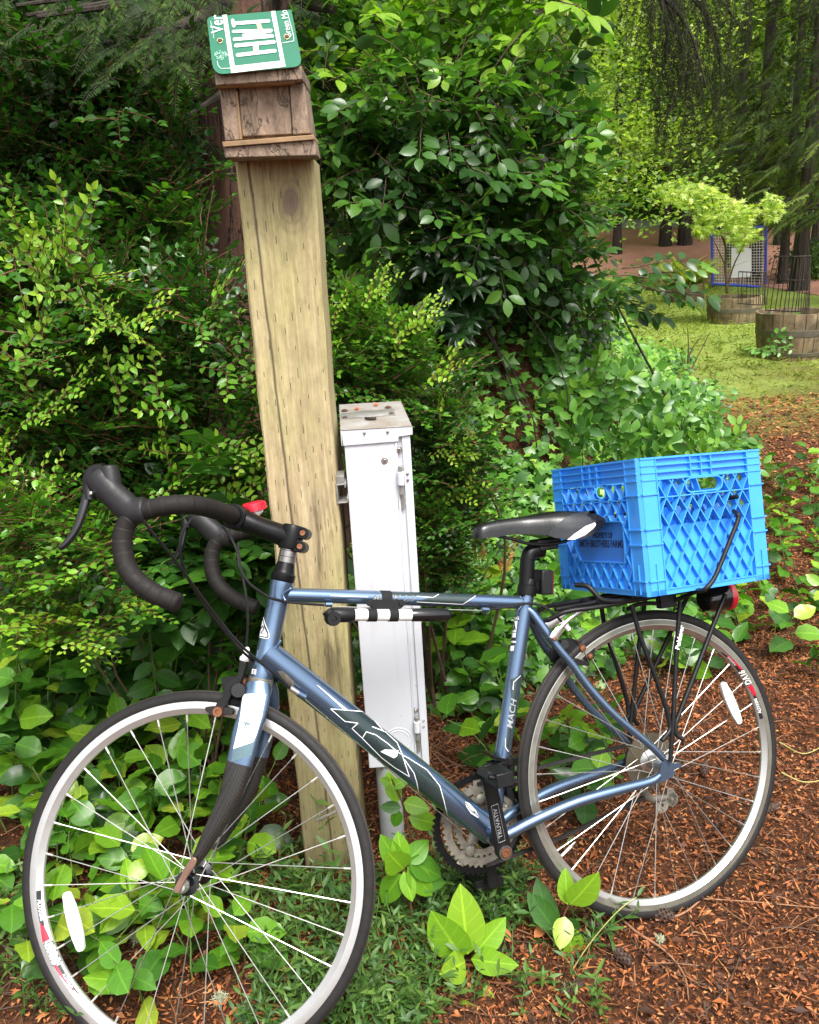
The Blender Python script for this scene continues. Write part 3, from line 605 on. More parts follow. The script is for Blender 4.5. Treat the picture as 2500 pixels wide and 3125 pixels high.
# saddle: top outline at the centre line, lower edge at its half width
SAD = [(165, 445, 462, .002), (180, 375, 470, .013), (260, 292, 466, .021), (400, 250, 452, .023), (560, 222, 425, .025), (740, 196, 420, .030), (900, 172, 432, .042), (1050, 140, 452, .056), (1180, 122, 480, .066), (1320, 120, 478, .070), (1450, 128, 415, .069), (1540, 150, 340, .064), (1600, 195, 285, .054), (1618, 255, 270, .045)]
rows = []
for x_, yt, yb, w_ in SAD:
    t = bl(P(*z3(x_, yt), 0)); b_ = bl(P(*z3(x_, yb), w_)); a_ = (t[0]+b_[0])/2 if x_ > 200 else t[0]; row = []
    for k in np.linspace(-1, 1, 17):
        s_ = abs(k); c_ = math.copysign(w_*math.sin(min(1, s_*1.04)*PI/2)**.9 if s_ > 0 else 0, k); up = t[1]-(t[1]-b_[1])*(1-(1-s_**3.0)**.9 if s_ < 1 else 1)
        row.append(B(a_, up-.003*(1-s_)*(1 if .02 < w_ else 0), c_))
    rows.append(row)
rows = np.array(rows); fin = [spline(list(rows[:, j]), 4) for j in range(17)]; fin = np.transpose(np.array(fin), (1, 0, 2))
m = M(); m.grid(fin)
bot = fin.copy()
for i in range(len(bot)):
    e0, e1 = fin[i, 0], fin[i, -1]
    for j in range(17): tt_ = j/16; bot[i, j] = e0*(1-tt_)+e1*tt_+UU*.004*math.sin(PI*tt_)
m.grid(bot); m.grid(np.stack([fin[-1], bot[-1]])); saddle = obj('saddle', m, X['leather'], bike, smooth=60, label='black leather saddle worn white in patches')
def on_saddle(sx, sy, off=.0008):
    d = nz(ray(sx, sy)); best = (9, None)
    for i in range(len(fin)-1):
        for j in range(8, 16):
            a_, b_, c_ = fin[i, j], fin[i+1, j], fin[i, j+1]
            n_ = np.cross(b_-a_, c_-a_); ln = np.linalg.norm(n_)
            if ln < 1e-10: continue
            n_ /= ln
            if abs(n_@d) < 1e-4: continue
            q = CAM+d*(((a_-CAM)@n_)/(d@n_)); cc = (a_+fin[i+1, j+1])/2; e = np.linalg.norm(q-cc)
            if e < best[0]: best = (e, q+(n_ if n_@(CAM-q) > 0 else -n_)*off)
    return best[1]
def sdec(poly, mat, name, off=.0008):
    v, fc = poly2d([z3(*p) for p in poly], 10); m = M(); m.add([on_saddle(x, y, off) for x, y in v], fc); obj(name, m, mat, saddle, smooth=70)
sdec([(1010, 420), (1120, 310), (1220, 225), (1310, 185), (1430, 160), (1545, 142), (1590, 200), (1596, 262), (1450, 320), (1330, 400), (1240, 472), (1100, 455)], X['smesh'], 'mesh_panel')
sdec([(1240, 478), (1330, 402), (1450, 322), (1592, 268), (1540, 345), (1440, 425), (1330, 474)], X['white_plastic'], 'saddle_trim', .0018)
m = M()
for s in (1, -1): m.tube(spline([P(*z3(470, 440), .012*s), P(*z3(620, 470), .018*s), P(*z3(790, 520), .022*s), P(*z3(960, 530), .022*s), P(*z3(1130, 515), .024*s), P(*z3(1230, 490), .026*s), P(*z3(1270, 460), .028*s)], 5), .0036, 8)
obj('saddle_rail', m, X['black_metal'], saddle)

# ---------------------------------------------------------------- drivetrain
z7 = T(1250, 2200, 3.45)
def ring(r, c, rin, teeth, mat, name, thick=.003, par=None):
    m = M(); n = teeth*4
    o = []; i_ = []
    for k in range(n):
        a_ = 2*PI*k/n; rr_ = r+(.0035 if k % 4 in (1, 2) else -.0015); d = FX*math.cos(a_)+UU*math.sin(a_); o.append(BBc+LL*c+d*rr_); i_.append(BBc+LL*c+d*rin)
    vs = np.array(o+i_+[p-LL*thick for p in o]+[p-LL*thick for p in i_]); fs = []
    for k in range(n):
        k2 = (k+1) % n; fs += [(k, k2, n+k2, n+k), (2*n+k, 3*n+k, 3*n+k2, 2*n+k2), (k, 2*n+k, 2*n+k2, k2), (n+k, n+k2, 3*n+k2, 3*n+k)]
    m.add(vs, fs); return obj(name, m, mat, bike, smooth=20)
ring(.104, -.052, .090, 52, X['black_metal'], 'chainring'); ring(.085, -.045, .068, 42, X['dirty_silver'], 'chainring'); cr3 = ring(.062, -.038, .048, 30, X['dirty_silver'], 'chainring')
m = M()
for k in range(5):
    a_ = .35+k*2*PI/5; d = FX*math.cos(a_)+UU*math.sin(a_); m.tube([BBc-LL*.05, BBc-LL*.05+d*.092], [(.016, .006), (.009, .005)], 10, ref=np.cross(d, LL)); m.lathe(BBc-LL*.040+d*.056, LL, [(.011, -.004), (.011, .004), (.006, .006), (0, .006)], 12)
obj('crank_spider', m, X['dirty_silver'], bike)
CB = P(*z7(990, 1370), .078); CP = P(*z7(820, 520), .090); cdn = nz(CP-CB)
m = M(); cp = [CB-cdn*.012, CB, CB+cdn*.05, CB+cdn*.10, CB+cdn*.150, CP, CP+cdn*.012]
m.tube(cp, [(.012, .006), (.0185, .0085), (.0165, .0075), (.0150, .0068), (.0140, .0065), (.0150, .0062), (.010, .005)], 18, ref=np.cross(cdn, LL)); m.tube([CB, BBc+LL*.03], .014, 20)
crank = obj('crank_arm', m, X['black'], bike, bev=.001)
m = M(); m.lathe(CB, LL, [(.0, .010), (.004, .010), (.0045, .013), (.0095, .013), (.0110, .009)], 20); obj('crank_bolt', m, X['copper'], crank); m = M(); m.lathe(CB, LL, [(.0110, .008), (.0112, .0122), (.0132, .0122), (.0135, .008)], 24); obj('crank_cap', m, X['spacer'], crank)
def flat_text(body, size, C, ax, up, mat, name, parent, sh=0, off=0, sx=1.0, eps=0, lab=None):
    v, fc = text2d(body, size, sh, off, cuts=0); nrm_ = nz(np.cross(ax, up)); m = M(); m.add(C+np.outer(v[:, 0]*sx, ax)+np.outer(v[:, 1], up)+nrm_*eps, fc); return obj(name, m, mat, parent, smooth=0)
tc = P(*z7(925, 1075), .0905); sd2 = nz(np.cross(LL, cdn)); td = nz(cdn)
flat_text('TRUVATIV', .0120, tc+LL*.0035, td, nz(np.cross(LL, td)), X['grey_decal'], 'crank_lettering', crank, 0, 0, 1.1)
m = M()
for (u0, v0, u1, v1) in ((-.038, .0068, .038, .0068), (-.038, -.0078, .038, -.0078), (-.038, -.0078, -.038, .0068), (.038, -.0078, .038, .0068)):
    m.tube([tc+LL*.0033+td*u0+sd2*v0, tc+LL*.0033+td*u1+sd2*v1], .0003, 4)
obj('crank_lettering', m, X['grey_decal'], crank)
# clipless pedal hanging at the raised arm end, spilling inwards
m = M(); pc = P(*z7(880, 610), .115)
m.tube([CP-LL*.01, CP+LL*.075], .007, 12); m.box(CP+LL*.05+cdn*.002, [FX, LL, UU], (.017, .030, .013))
m.tube([CP+LL*.022+FX*.028+UU*.012, CP+LL*.022-FX*.028-UU*.012], .004, 8); m.tube([CP+LL*.070+FX*.028+UU*.012, CP+LL*.070-FX*.028-UU*.012], .004, 8)
ux_ = nz(FX+.45*UU); uy_ = np.cross(LL, ux_); m.box(CP+LL*.045+ux_*.026, [ux_, LL, uy_], (.007, .022, .007)); m.box(CP+LL*.045-ux_*.026, [ux_, LL, uy_], (.007, .022, .007)); m.lathe(CP+LL*.05-FX*.02-UU*.013, nz(LL-.2*FX), [(0, .018), (.009, .016), (.0105, .008), (.0105, -.01), (0, -.012)], 16)
obj('pedal', m, X['black'], crank, bev=.0015)
m = M(); CF = BBc-(CB-BBc)*1.0; CPf = CF-cdn*.17
m.tube([CF, CF-cdn*.09, CPf], [(.017, .008), (.015, .007), (.014, .006)], 14, ref=np.cross(cdn, LL)); m.box(CPf-LL*.05, [FX, LL, UU], (.034, .030, .012)); obj('crank_arm', m, X['black'], bike, bev=.002)
# front derailleur
m = M(); fd = lambda x, y, c: P(*z7(x, y), c)
m.prism([fd(850, 355, .02), fd(1040, 410, .02), fd(1110, 440, .02), fd(1112, 580, .02), fd(1075, 700, .02), fd(1110, 800, .02), fd(1090, 850, .02), fd(1030, 800, .02), fd(1020, 720, .02), fd(1065, 640, .02), fd(1050, 470, .02), fd(880, 400, .02)], -LL*.05)
m.lathe(fd(985, 622, .03), LL, [(0, .012), (.010, .010), (.0118, .004), (.0118, -.02), (0, -.02)], 16); m.box(fd(930, 540, .012), [FX, LL, UU], (.017, .016, .022)); m.tube([P(1548, 2330, -.0)-sd_*.0, P(1548, 2330)+sd_*.016], .021, 20)
obj('front_derailleur', m, X['black_metal'], bike, bev=.001)
# cassette, spoke guard, rear derailleur, chain
m = M()
for k, r_ in enumerate((.052, .047, .042, .037, .033, .030, .027)): m.lathe(R0-LL*(.022+.0045*k), LL, [(.012, 0), (r_, 0), (r_, .0022), (.012, .0022)], 40)
obj('cassette', m, X['dirty_silver'], bike, smooth=20)
m = M(); m.lathe(R0-LL*.0165, LL, [(.026, 0), (.062, -.001), (.062, .0010), (.026, .002)], 48); obj('spoke_protector', m, X['disc'], WR)
zc = T(1500, 1800, 1.9167); m = M(); dr = lambda x, y, c=-.055: P(*zc(x, y), c)
m.tube([dr(880, 1130), dr(900, 1200), dr(940, 1225), dr(1020, 1215)], [.010, .011, .009, .007], 12); m.prism([dr(1025, 1225), dr(1032, 1165), dr(1060, 1160), (dr(1085, 1200)), dr(1085, 1250), dr(1060, 1275), dr(1035, 1255)], -LL*.008)
m.lathe(dr(1000, 1260), LL, [(.004, 0), (.018, 0), (.018, -.006), (.004, -.006)], 20); m.lathe(dr(1060, 1225), LL, [(.004, 0), (.0165, 0), (.0165, -.006), (.004, -.006)], 20)
obj('rear_derailleur', m, X['dirty_silver'], bike, bev=.001)
def chain_path():
    cb = BBc-LL*.045; cr = R0-LL*.045; up = spline([cb+UU*.086-FX*.005, (cb+cr)/2+UU*.062, cr+UU*.036], 12)
    a = [cb+.086*(FX*math.cos(t)+UU*math.sin(t)) for t in np.linspace(PI*1.5, PI*.5, 24)]
    lo = spline([R0-LL*.05-UU*.090-FX*.002, (cb+cr)/2-UU*.098+FX*.02, cb-UU*.086], 12)
    back = [R0-LL*.047+.036*(FX*math.cos(t)+UU*math.sin(t)) for t in np.linspace(PI*.5, PI*1.4, 10)]
    return [*lo, *a, *up, *back]
cp_ = chain_path(); L = np.cumsum([0]+[np.linalg.norm(b-a) for a, b in zip(cp_[:-1], cp_[1:])]); m = M()
for i, t in enumerate(np.arange(0, L[-1]-.0127, .0127)):
    q0 = np.array([np.interp(t, L, [p[k] for p in cp_]) for k in range(3)]); q1 = np.array([np.interp(t+.0127, L, [p[k] for p in cp_]) for k in range(3)]); d = nz(q1-q0); e = .0032 if i % 2 else .0022
    for s in (1, -1): m.box((q0+q1)/2+LL*s*e, [d, nz(np.cross(LL, d)), LL], (.0072, .0038, .0006))
    m.lathe(q0-LL*.003, LL, [(0, 0), (.003, 0), (.003, .006), (0, .006)], 8)
obj('chain', m, X['chainm'], bike, smooth=0)

# ---------------------------------------------------------------- brakes
zb = T(560, 1950, 5.75); fb = lambda x, y, c: FP(*zb(x, y), c)
arm = [(1010, 380), (1130, 400), (1060, 680), (1030, 760), (1000, 830), (880, 930), (880, 970), (800, 1120), (730, 1250), (660, 1330), (560, 1320), (560, 1250), (600, 1150), (640, 1060), (740, 990), (730, 900), (760, 770), (860, 680), (970, 650), (1000, 520)]
m = M(); m.prism([fb(x, y, .020) for x, y in arm], FL*.010); m.tube([fb(930, 900, -.01), fb(960, 905, .045)], .0135, 16); m.box(fb(900, 760, -.004), [FF, FL, FU], (.020, .016, .012)); m.prism([fmir(fb(x, y, .020)) for x, y in arm[:]], -FL*.008)
m.tube([fb(1020, 770, 0), CR+SAX*-.01], .007, 12)
cal = obj('brake_caliper', m, X['black'], bike, bev=.0012)
m = M(); m.prism([fb(x, y, .0175) for x, y in ((420, 1190), (520, 1175), (760, 1190), (880, 1210), (910, 1260), (890, 1320), (700, 1340), (620, 1360), (520, 1340), (480, 1290), (420, 1250))], FL*.012); obj('brake_pad', m, X['rubber'], cal, bev=.001)
m = M(); m.lathe(fb(615, 1275, .030), FL, [(0, .004), (.003, .004), (.004, .0065), (.009, .0065), (.0095, 0)], 18); m.tube([fb(1035, 770, .0), fb(1110, 775, .0)], .0095, 14); obj('caliper_bolt', m, X['copper'], cal)
m = M(); m.lathe(fb(1068, 380, .01), SAX, [(0, 0), (.0095, 0), (.0095, .006), (.0062, .009), (.0058, .022), (.003, .026)], 16); obj('cable_adjuster', m, X['white_plastic'], cal)
rb = lambda x, y, c=.0: P(*sst(x, y), c)
m = M(); m.prism([rb(900, 500, .01), rb(990, 480, .01), rb(1060, 510, .01), rb(1140, 520, .01), rb(1200, 570, .01), rb(1190, 660, .01), rb(1140, 690, .01), rb(1060, 640, .01), rb(960, 620, .01), rb(890, 560, .01)], -LL*.012)
m.prism([rb(1000, 650, .018), rb(1130, 690, .018), rb(1120, 720, .018), rb(1030, 715, .018), rb(960, 690, .018)], LL*.010); m.tube([rb(930, 540, -.02), rb(930, 540, .03)], .010, 14); m.prism([rb(800, 560, -.03), rb(870, 640, -.03), rb(860, 720, -.03), rb(800, 690, -.03), rb(780, 600, -.03)], LL*.012)
cal2 = obj('brake_caliper', m, X['black'], bike, bev=.0012); m = M(); m.lathe(rb(1085, 570, .012), LL, [(0, .006), (.007, .005), (.009, 0)], 14); m.lathe(rb(1155, 640, .012), LL, [(0, .005), (.005, .004), (.007, 0)], 12); obj('caliper_bolt', m, X['copper'], cal2)
m = M()
for s in (1, -1):
    t_ = [(700+130, 490), (820+40, 440), (960, 330), (1070, 250), (1180, 215)] if s > 0 else [(760, 390), (850, 330), (960, 260), (1070, 210)]
    m.tube(spline([rb(x, y, .045 if s > 0 else -.02) for x, y in t_], 4), [(.0035 if i > 5 else .0095, .0015) for i in range(len(t_)*4-3)], 8, ref=UU)
obj('rack_bracket', m, X['alu'], bike)
m = M(); m.lathe(rb(840, 490, .046), LL, [(0, .004), (.004, .003), (.005, 0)], 10); obj('bracket_bolt', m, X['copper'], bike)

# ---------------------------------------------------------------- cables
def cable(pts, r=.0024, mat='black', name='cable_housing'): m = M(); m.tube(spline(pts, 8), r, 8); return obj(name, m, X[mat], bike)
zh = T(180, 1380, 2.156); hp_ = lambda x, y, c: P(*zh(x, y), c)
cable([hp_(560, 455, .165), hp_(640, 560, .155), hp_(740, 680, .135), hp_(850, 830, .11), hp_(960, 980, .085), hp_(1060, 1110, .065), P(*ht(120, 1130), .055), P(*ht(350, 1340), .040), P(*ht(600, 1540), .034), P(*ht(810, 1730), .030)], .0026)
cable([hp_(880, 430, .12), hp_(815, 520, .12), hp_(796, 640, .115), hp_(830, 790, .10), hp_(920, 950, .075), hp_(1010, 1080, .05), P(*ht(30, 1080), .03), P(*ht(200, 1270), .02), P(*ht(420, 1440), -.03), P(*ht(640, 1640), -.034)], .0026)
cable([hp_(1080, 490, .02), hp_(1130, 560, .02), hp_(1175, 660, .025), hp_(1190, 760, .03), hp_(1250, 860, .034), hp_(1340, 930, .034), P(*ht(420, 470), .030), P(*ht(560, 545), .028), P(*ht(760, 590), .020), P(*ht(1000, 615), .018), P(*ht(1250, 632), .016)], .0026)
cable([hp_(1175, 600, -.03), hp_(1190, 720, -.02), hp_(1212, 840, -.01), hp_(1232, 960, 0), hp_(1242, 1100, .0), fb(1100, 120, .012), fb(1080, 240, .011)], .0024)
cable([P(*sst(240, 235), .016), P(*sst(420, 210), .018), P(*sst(600, 178), .024), P(*sst(740, 200), .030), P(*sst(840, 270), .036), P(*sst(905, 340), .034)], .0026)
cable([P(*ht(1330, 632), .016), P(*z4(500, 215), .016), P(*z4(1000, 228), .016), P(*sst(200, 238), .016)], .0009, 'chrome', 'cable')
cable([P(*ht(970, 1850), .028), P(*z4(400, 880), .028), P(*z4(700, 1130), .026), P(*z4(1000, 1385), .026), P(*z4(1300, 1640), .022)], .0010, 'chrome', 'cable')
cable([P(*sst(960, 400), .03), P(*sst(1060, 530), .014), P(*sst(1120, 640), .012), P(*sst(1170, 760), .012)], .0010, 'chrome', 'cable')
m = M(); m.tube([P(*sst(900, 335), .033), P(*sst(965, 405), .03)], [.0065, .0058], 12); obj('cable_adjuster', m, X['white_plastic'], bike)
m = M(); m.tube([P(*ht(800, 1720), .029), P(*ht(920, 1800), .028)], .0052, 12); obj('cable_adjuster', m, X['alu'], bike)
for p_, q_, r_ in ((P(*ht(900, 1790), .028), P(*ht(1000, 1845), .028), .0062), (P(*ht(1265, 625), .015), P(*ht(1350, 625), .015), .0048), (P(*sst(205, 228), .015), P(*sst(262, 232), .015), .0048)): m = M(); m.tube([p_, q_], r_, 12); obj('cable_stop', m, X['blue'], bike)

# ---------------------------------------------------------------- rear rack and tail light
zr = T(1750, 1750, 3.136); rk = lambda x, y, c: P(*zr(x, y), c)
m = M(); RR = .0052
def both(m, pts, r=RR): q = spline(pts, 5); m.tube(q, r, 10); m.tube([mir(p) for p in q], r, 10)
both(m, [rk(560, 300, .060), rk(640, 600, .066), rk(760, 920, .070), rk(890, 1290, .074), rk(915, 1400, .075), rk(922, 1500, .076), rk(850, 1600, .080)])
both(m, [rk(1022, 270, .062), rk(1000, 560, .066), rk(975, 1000, .070), rk(957, 1380, .074), rk(945, 1550, .075), rk(930, 1800, .074)])
both(m, [rk(1455, 200, .060), rk(1330, 520, .064), rk(1170, 940, .069), rk(1020, 1330, .073), rk(985, 1430, .075), rk(990, 1540, .077), rk(1055, 1590, .082)])
struts = obj('rack_strut', m, X['black'], bike)
m = M()
for s in (1, -1): m.tube(spline([B(.235, .358, s*.030), B(.20, .372, s*.050), B(.12, .372, s*.062), B(-.10, .374, s*.062), B(-.245, .376, s*.060)], 6), RR, 10)
m.tube(spline([B(.235, .358, .030), B(.252, .354, .0), B(.235, .358, -.030)], 6), RR, 10); m.tube([B(-.245, .376, -.06), B(-.245, .376, .06)], RR, 10); m.tube([B(.2, .372, 0), B(-.245, .374, 0)], RR, 10)
for a_ in (.10, -.02, -.14): m.tube([B(a_, .372, -.062), B(a_, .372, .062)], .004, 8)
m.tube(spline([rk(20, 110, .03), rk(130, 120, .05), rk(200, 180, .06), rk(270, 250, .066), rk(400, 265, .066), rk(540, 250, .062)], 6), .0055, 10)
m.tube(spline([rk(520, 340, .04), rk(600, 300, .066), rk(720, 285, .07), rk(850, 292, .07)], 6), .0045, 8); m.box(rk(890, 265, .07), [FX, LL, UU], (.020, .009, .013))
rack = obj('luggage_rack', m, X['black'], bike)
zq = T(2040, 1350, 2.45); m = M()
m.tube(spline([rk(960, 262, .075), rk(1080, 215, .10), rk(1190, 165, .15), P(2150, 1800, .178), P(2178, 1768, .182), P(2200, 1720, .182), P(2232, 1640, .182), P(2253, 1585, .182), P(2250, 1568, .178), P(2240, 1560, .150)], 6), .0050, 10)
m.tube([B(-.175, .565, .155), B(-.105, .560, -.04), B(.02, .535, -.155)], .005, 10)
obj('rack_spring_arm', m, X['black'], bike)
m = M(); tl = P(2195, 1822); m.lathe(tl, -FX, [(0, -.045), (.026, -.043), (.031, -.02), (.032, .014), (.030, .016)], 28); tb_ = obj('tail_light', m, X['gloss_black'], bike)
m = M(); m.lathe(tl, -FX, [(.0325, .012), (.0335, .014), (.0335, .026), (.028, .032), (0, .034)], 28); obj('light_lens', m, X['red'], tb_)
flat_text('Pehlaver', .0155, (rk(1003, 610, .066)+LL*.006), nz(rk(985, 700, .07)-rk(1020, 520, .066))*-1, nz(np.cross(LL, nz(rk(985, 700, .07)-rk(1020, 520, .066))*-1)), X['white_decal'], 'rack_lettering', rack, 0, .0006)

# ---------------------------------------------------------------- frame pump
pa = P(*z4(400, 262), .034); pb = P(*z4(1100, 262), .034); pd = nz(pb-pa); pl = np.linalg.norm(pb-pa)
pump = thing('bicycle_pump', (pa+pb)/2, 'black and silver hand pump strapped under the top tube of the blue bicycle', 'pump')
m = M(); m.tube([pa, pa+pd*pl*.02, pa+pd*pl*.17, pa+pd*pl*.19], [.012, .0145, .0140, .0115], 20); obj('pump_head', m, X['black'], pump)
m = M(); m.tube([pa+pd*pl*.18, pa+pd*pl*.67], .0115, 24); obj('barrel', m, X['white_plastic'], pump)
m = M(); m.tube([pa+pd*pl*.66, pa+pd*pl*.675, pa+pd*pl*.97, pa+pd*pl], [.0118, .0132, .0128, .008], 24); obj('handle', m, X['gloss_black'], pump)
m = M(); lc = P(*z4(413, 282), .040); m.lathe(lc, LL, [(0, .010), (.004, .010), (.005, .013), (.0125, .013), (.014, .008), (.014, -.01), (0, -.01)], 24); m.tube([P(*z4(380, 235), .038), lc], [.011, .012], 14); obj('valve_head', m, X['black'], pump)
m = M(); tq = P(*z4(718, 170), .0); 
m.lathe(tq-nz(tt1-tt0)*.0105, nz(tt1-tt0), [(.0150, 0), (.0172, 0), (.0172, .021), (.0150, .021)], 24)
for x_ in (640, 765): c_ = P(*z4(x_, 262), .034); m.lathe(c_-pd*.009, pd, [(.0115, 0), (.0130, 0), (.0130, .018), (.0115, .018)], 24)
m.prism([P(*z4(x, y), .026) for x, y in ((610, 190), (640, 172), (800, 172), (838, 190), (800, 225), (760, 240), (690, 240), (640, 225))], LL*.010)
for x_ in (628, 815): m.lathe(P(*z4(x_, 192), .036), LL, [(0, .004), (.0052, .004), (.0065, 0)], 14)
obj('strap', m, X['velcro'], pump)
# ---------------------------------------------------------------- milk crate standing on the rack
CC = V(.554, 1.798, .811); EX = nz(V(-.922, -.377, .086)); EY = V(.385, -.876, .290); EY = nz(EY-EX*(EY@EX)); EZ = np.cross(EX, EY); EZ = EZ if EZ[2] > 0 else -EZ
HX, HY, HZ = .1655, .164, .1395
crate = thing('milk_crate', CC-EZ*HZ, 'bright blue plastic milk crate standing on the luggage rack of the bicycle', 'crate')
def cface(k):
    n, u, hn, hu = [(EX, EY, HX, HY), (EY, -EX, HY, HX), (-EX, -EY, HX, HY), (-EY, EX, HY, HX)][k]
    return lambda a, v, d=0.0: CC+n*(hn-.011+d)+u*a+EZ*v, n, u, hu
def rib(m, f, p, q, n, wd=.0022, d0=-.004, d1=.011):
    a, b = f(p[0], p[1]), f(q[0], q[1]); t = b-a; L = np.linalg.norm(t)
    if L < .003: return
    t /= L; s = np.cross(n, t); m.box((a+b)/2+n*((d0+d1)/2), [t, s, n], (L/2, wd/2, (d1-d0)/2))
shell = M(); lat = M()
for k in range(4):
    f, n, u, hu = cface(k); lu = hu-.046; v0, v1 = -.128, .094; label = k == 0
    # corner posts and chamfer
    for s in (-1, 1):
        shell.box(f(s*(hu-.0265), 0, .0045), [u, EZ, n], (.0175, HZ, .0045))
        for v in (-.109, -.035, -.004, .066): rib(shell, f, (s*(hu-.047), v), (s*(hu-.006), v), n, .0028, .006, .0125)
        rib(shell, f, (s*(hu-.026), -.136), (s*(hu-.026), -.075), n, .0022, .006, .0118)
        rib(shell, f, (s*(hu-.0455), -.138), (s*(hu-.0455), .094), n, .0026)
    # upper band and bottom band
    shell.box(f(0, .117, .0015), [u, EZ, n], (hu-.006, .0225, .0015)); shell.box(f(0, -.134, .0045), [u, EZ, n], (hu-.009, .0055, .0045))
    for v in (.1385, .124, .1095, .095): rib(shell, f, (-hu+.008, v), (hu-.008, v), n, .0026 if v < .13 else .004)
    for a in (-hu+.045, -.032, -.004, .022, hu-.045): rib(shell, f, (a, .095), (a, .1385), n, .0022)
    rib(shell, f, (-lu, -.128), (lu, -.128), n, .0026); rib(shell, f, (-lu, .058), (lu, .058), n, .0024)
    # lattice
    pit = .0335; sl = .0560/ (pit/1.0)*1.0
    hole = (-.048, .048, .062, .093); pan = (-.086, .098, -.072, .015)
    def keep(a, v):
        if hole[0] < a < hole[1] and hole[2] < v < hole[3]: return False
        if label and pan[0] < a < pan[1] and pan[2] < v < pan[3]: return False
        return -lu <= a <= lu and v0 <= v <= v1
    for sg in (1, -1):
        for i in range(-14, 15):
            run = None; c_ = i*pit
            for v in np.arange(v0, v1+.002, .002):
                a = c_+sg*v/sl; ok = keep(a, v)
                if ok and run is None: run = (a, v)
                if (not ok or v+.002 > v1) and run is not None: rib(lat, f, run, (a, v), n); run = None
    # hand hole: rounded frame
    ho = [(x, y) for x, y in [(-.034, .064), (.034, .064)]]
    arc = [(.034+.0145*math.cos(t), .0775+.0145*math.sin(t)) for t in np.linspace(-PI/2, PI/2, 9)]+[(-.034-.0145*math.cos(t), .0775+.0145*math.sin(t)) for t in np.linspace(PI/2, -PI/2, 9)]
    for a, b in zip(arc, arc[1:]+arc[:1]): rib(shell, f, a, b, n, .0028)
    rib(shell, f, (-.012, .064), (-.020, .092), n, .0022) if k < 2 else None
    # solid backing of the lower half, stepping along the lattice
    if label: lo = [(-lu, -.128), (lu, -.128)]+[(lu-(2*lu)*i/12, -.072 if i % 2 else -.050) for i in range(13)]
    else: lo = [(-lu, -.128), (lu, -.128)]+[(lu-(2*lu)*i/14, .0 if i % 2 else -.028) for i in range(15)]
    vv, ff = poly2d(lo, 1.0); m_ = M(); shell.add([f(a, v, .0006) for a, v in vv], ff); shell.add([f(a, v, .0022) for a, v in vv], ff)
    # inner lip
    shell.box(f(0, .120, -.004), [u, EZ, n], (hu-.012, .0195, .0015))
    if label:
        pp_ = [(pan[0]+.018, pan[2]), (pan[1]-.004, pan[2]), (pan[1], pan[2]+.03), (pan[1], pan[3]-.005), (pan[1]-.006, pan[3]), (pan[0]+.006, pan[3]), (pan[0], pan[3]-.006), (pan[0], pan[2]+.03)]
        pm = M(); pm.prism([f(a, v, .003) for a, v in pp_], n*.002); obj('label_panel', pm, X['crate_panel'], crate)
        for a, b in zip(pp_, pp_[1:]+pp_[:1]): rib(shell, f, a, b, n, .0024)
        LF, LN, LU_ = f, n, u
    if k == 0:
        for q in range(6): rib(shell, f, (hu-.034, .052-q*.005), (hu-.018, .052-q*.005), n, .0006, .009, .0096)
m = M(); m.box(CC-EZ*(HZ-.004), [EX, EY, EZ], (HX-.010, HY-.010, .002)); obj('crate_floor', m, X['crate'], crate)
shell.box(CC-EZ*(HZ-.0012)+0*EX, [EX, EY, EZ], (HX-.006, HY-.006, .0012))
for sx_ in (-1, 1):
    for sy_ in (-1, 1): shell.prism([CC+EX*sx_*(HX-.0025)+EY*sy_*(HY-.0095)-EZ*HZ*.999, CC+EX*sx_*(HX-.0095)+EY*sy_*(HY-.0025)-EZ*HZ*.999, CC+EX*sx_*(HX-.015)+EY*sy_*(HY-.015)-EZ*HZ*.999], EZ*HZ*1.998)
obj('crate_shell', shell, X['crate'], crate, smooth=0); obj('lattice', lat, X['crate'], crate, smooth=0)
for t_, sz, vv in (('PROPERTY OF', .0135, -.0150), ('SMITH BROTHERS FARMS', .0175, -.0335)):
    flat_text(t_, sz*1.25, LF(.006+(.012 if sz < .015 else .0), vv, .0054), LU_, EZ, X['crate_print'], 'crate_lettering', crate, 0, .0006, .66)

# ---------------------------------------------------------------- timber post
pbx, pby = -.2265, 1.657; PW = .0705
post = M(); nz_ = 60; nx = 10
def pring(z, ins=0.0):
    w = .001*math.sin(z*9)+.0007*math.sin(z*31); ch = .004+ins; W_ = PW-ins; D_ = .14-2*ins
    out = []
    for (x, y) in ((-W_+ch, 0), (-W_*.33, 0), (W_*.33, 0), (W_-ch, 0), (W_, ch), (W_, D_*.5), (W_, D_-ch), (W_-ch, D_), (-W_+ch, D_), (-W_, D_-ch), (-W_, D_*.5), (-W_, ch)): out.append((x+w+.0113*z, y+ins, z))
    return out
zs = [-.25]+list(np.linspace(0, 1.598, nz_))+[1.603]; rings_ = [pring(z, 0 if i < len(zs)-1 else .004) for i, z in enumerate(zs)]
rings_ = [[(x, y, z+(.003*math.sin(x*60) if i > len(zs)-3 else 0)) for x, y, z in r] for i, r in enumerate(rings_)]
vs = [p for r in rings_ for p in r]; n_ = 12
post.add(vs, [(i*n_+k, i*n_+(k+1) % n_, (i+1)*n_+(k+1) % n_, (i+1)*n_+k) for i in range(len(rings_)-1) for k in range(n_)]+[tuple(range(n_))[::-1], tuple((len(rings_)-1)*n_+k for k in range(n_))])
post.v = [v+np.array([pbx, pby, 0]) for v in post.v]
obj('wooden_post', post, X['post'], None, loc=(pbx, pby, 0), smooth=35, label='tall square timber post with a long drying crack behind the bicycle', category='post')

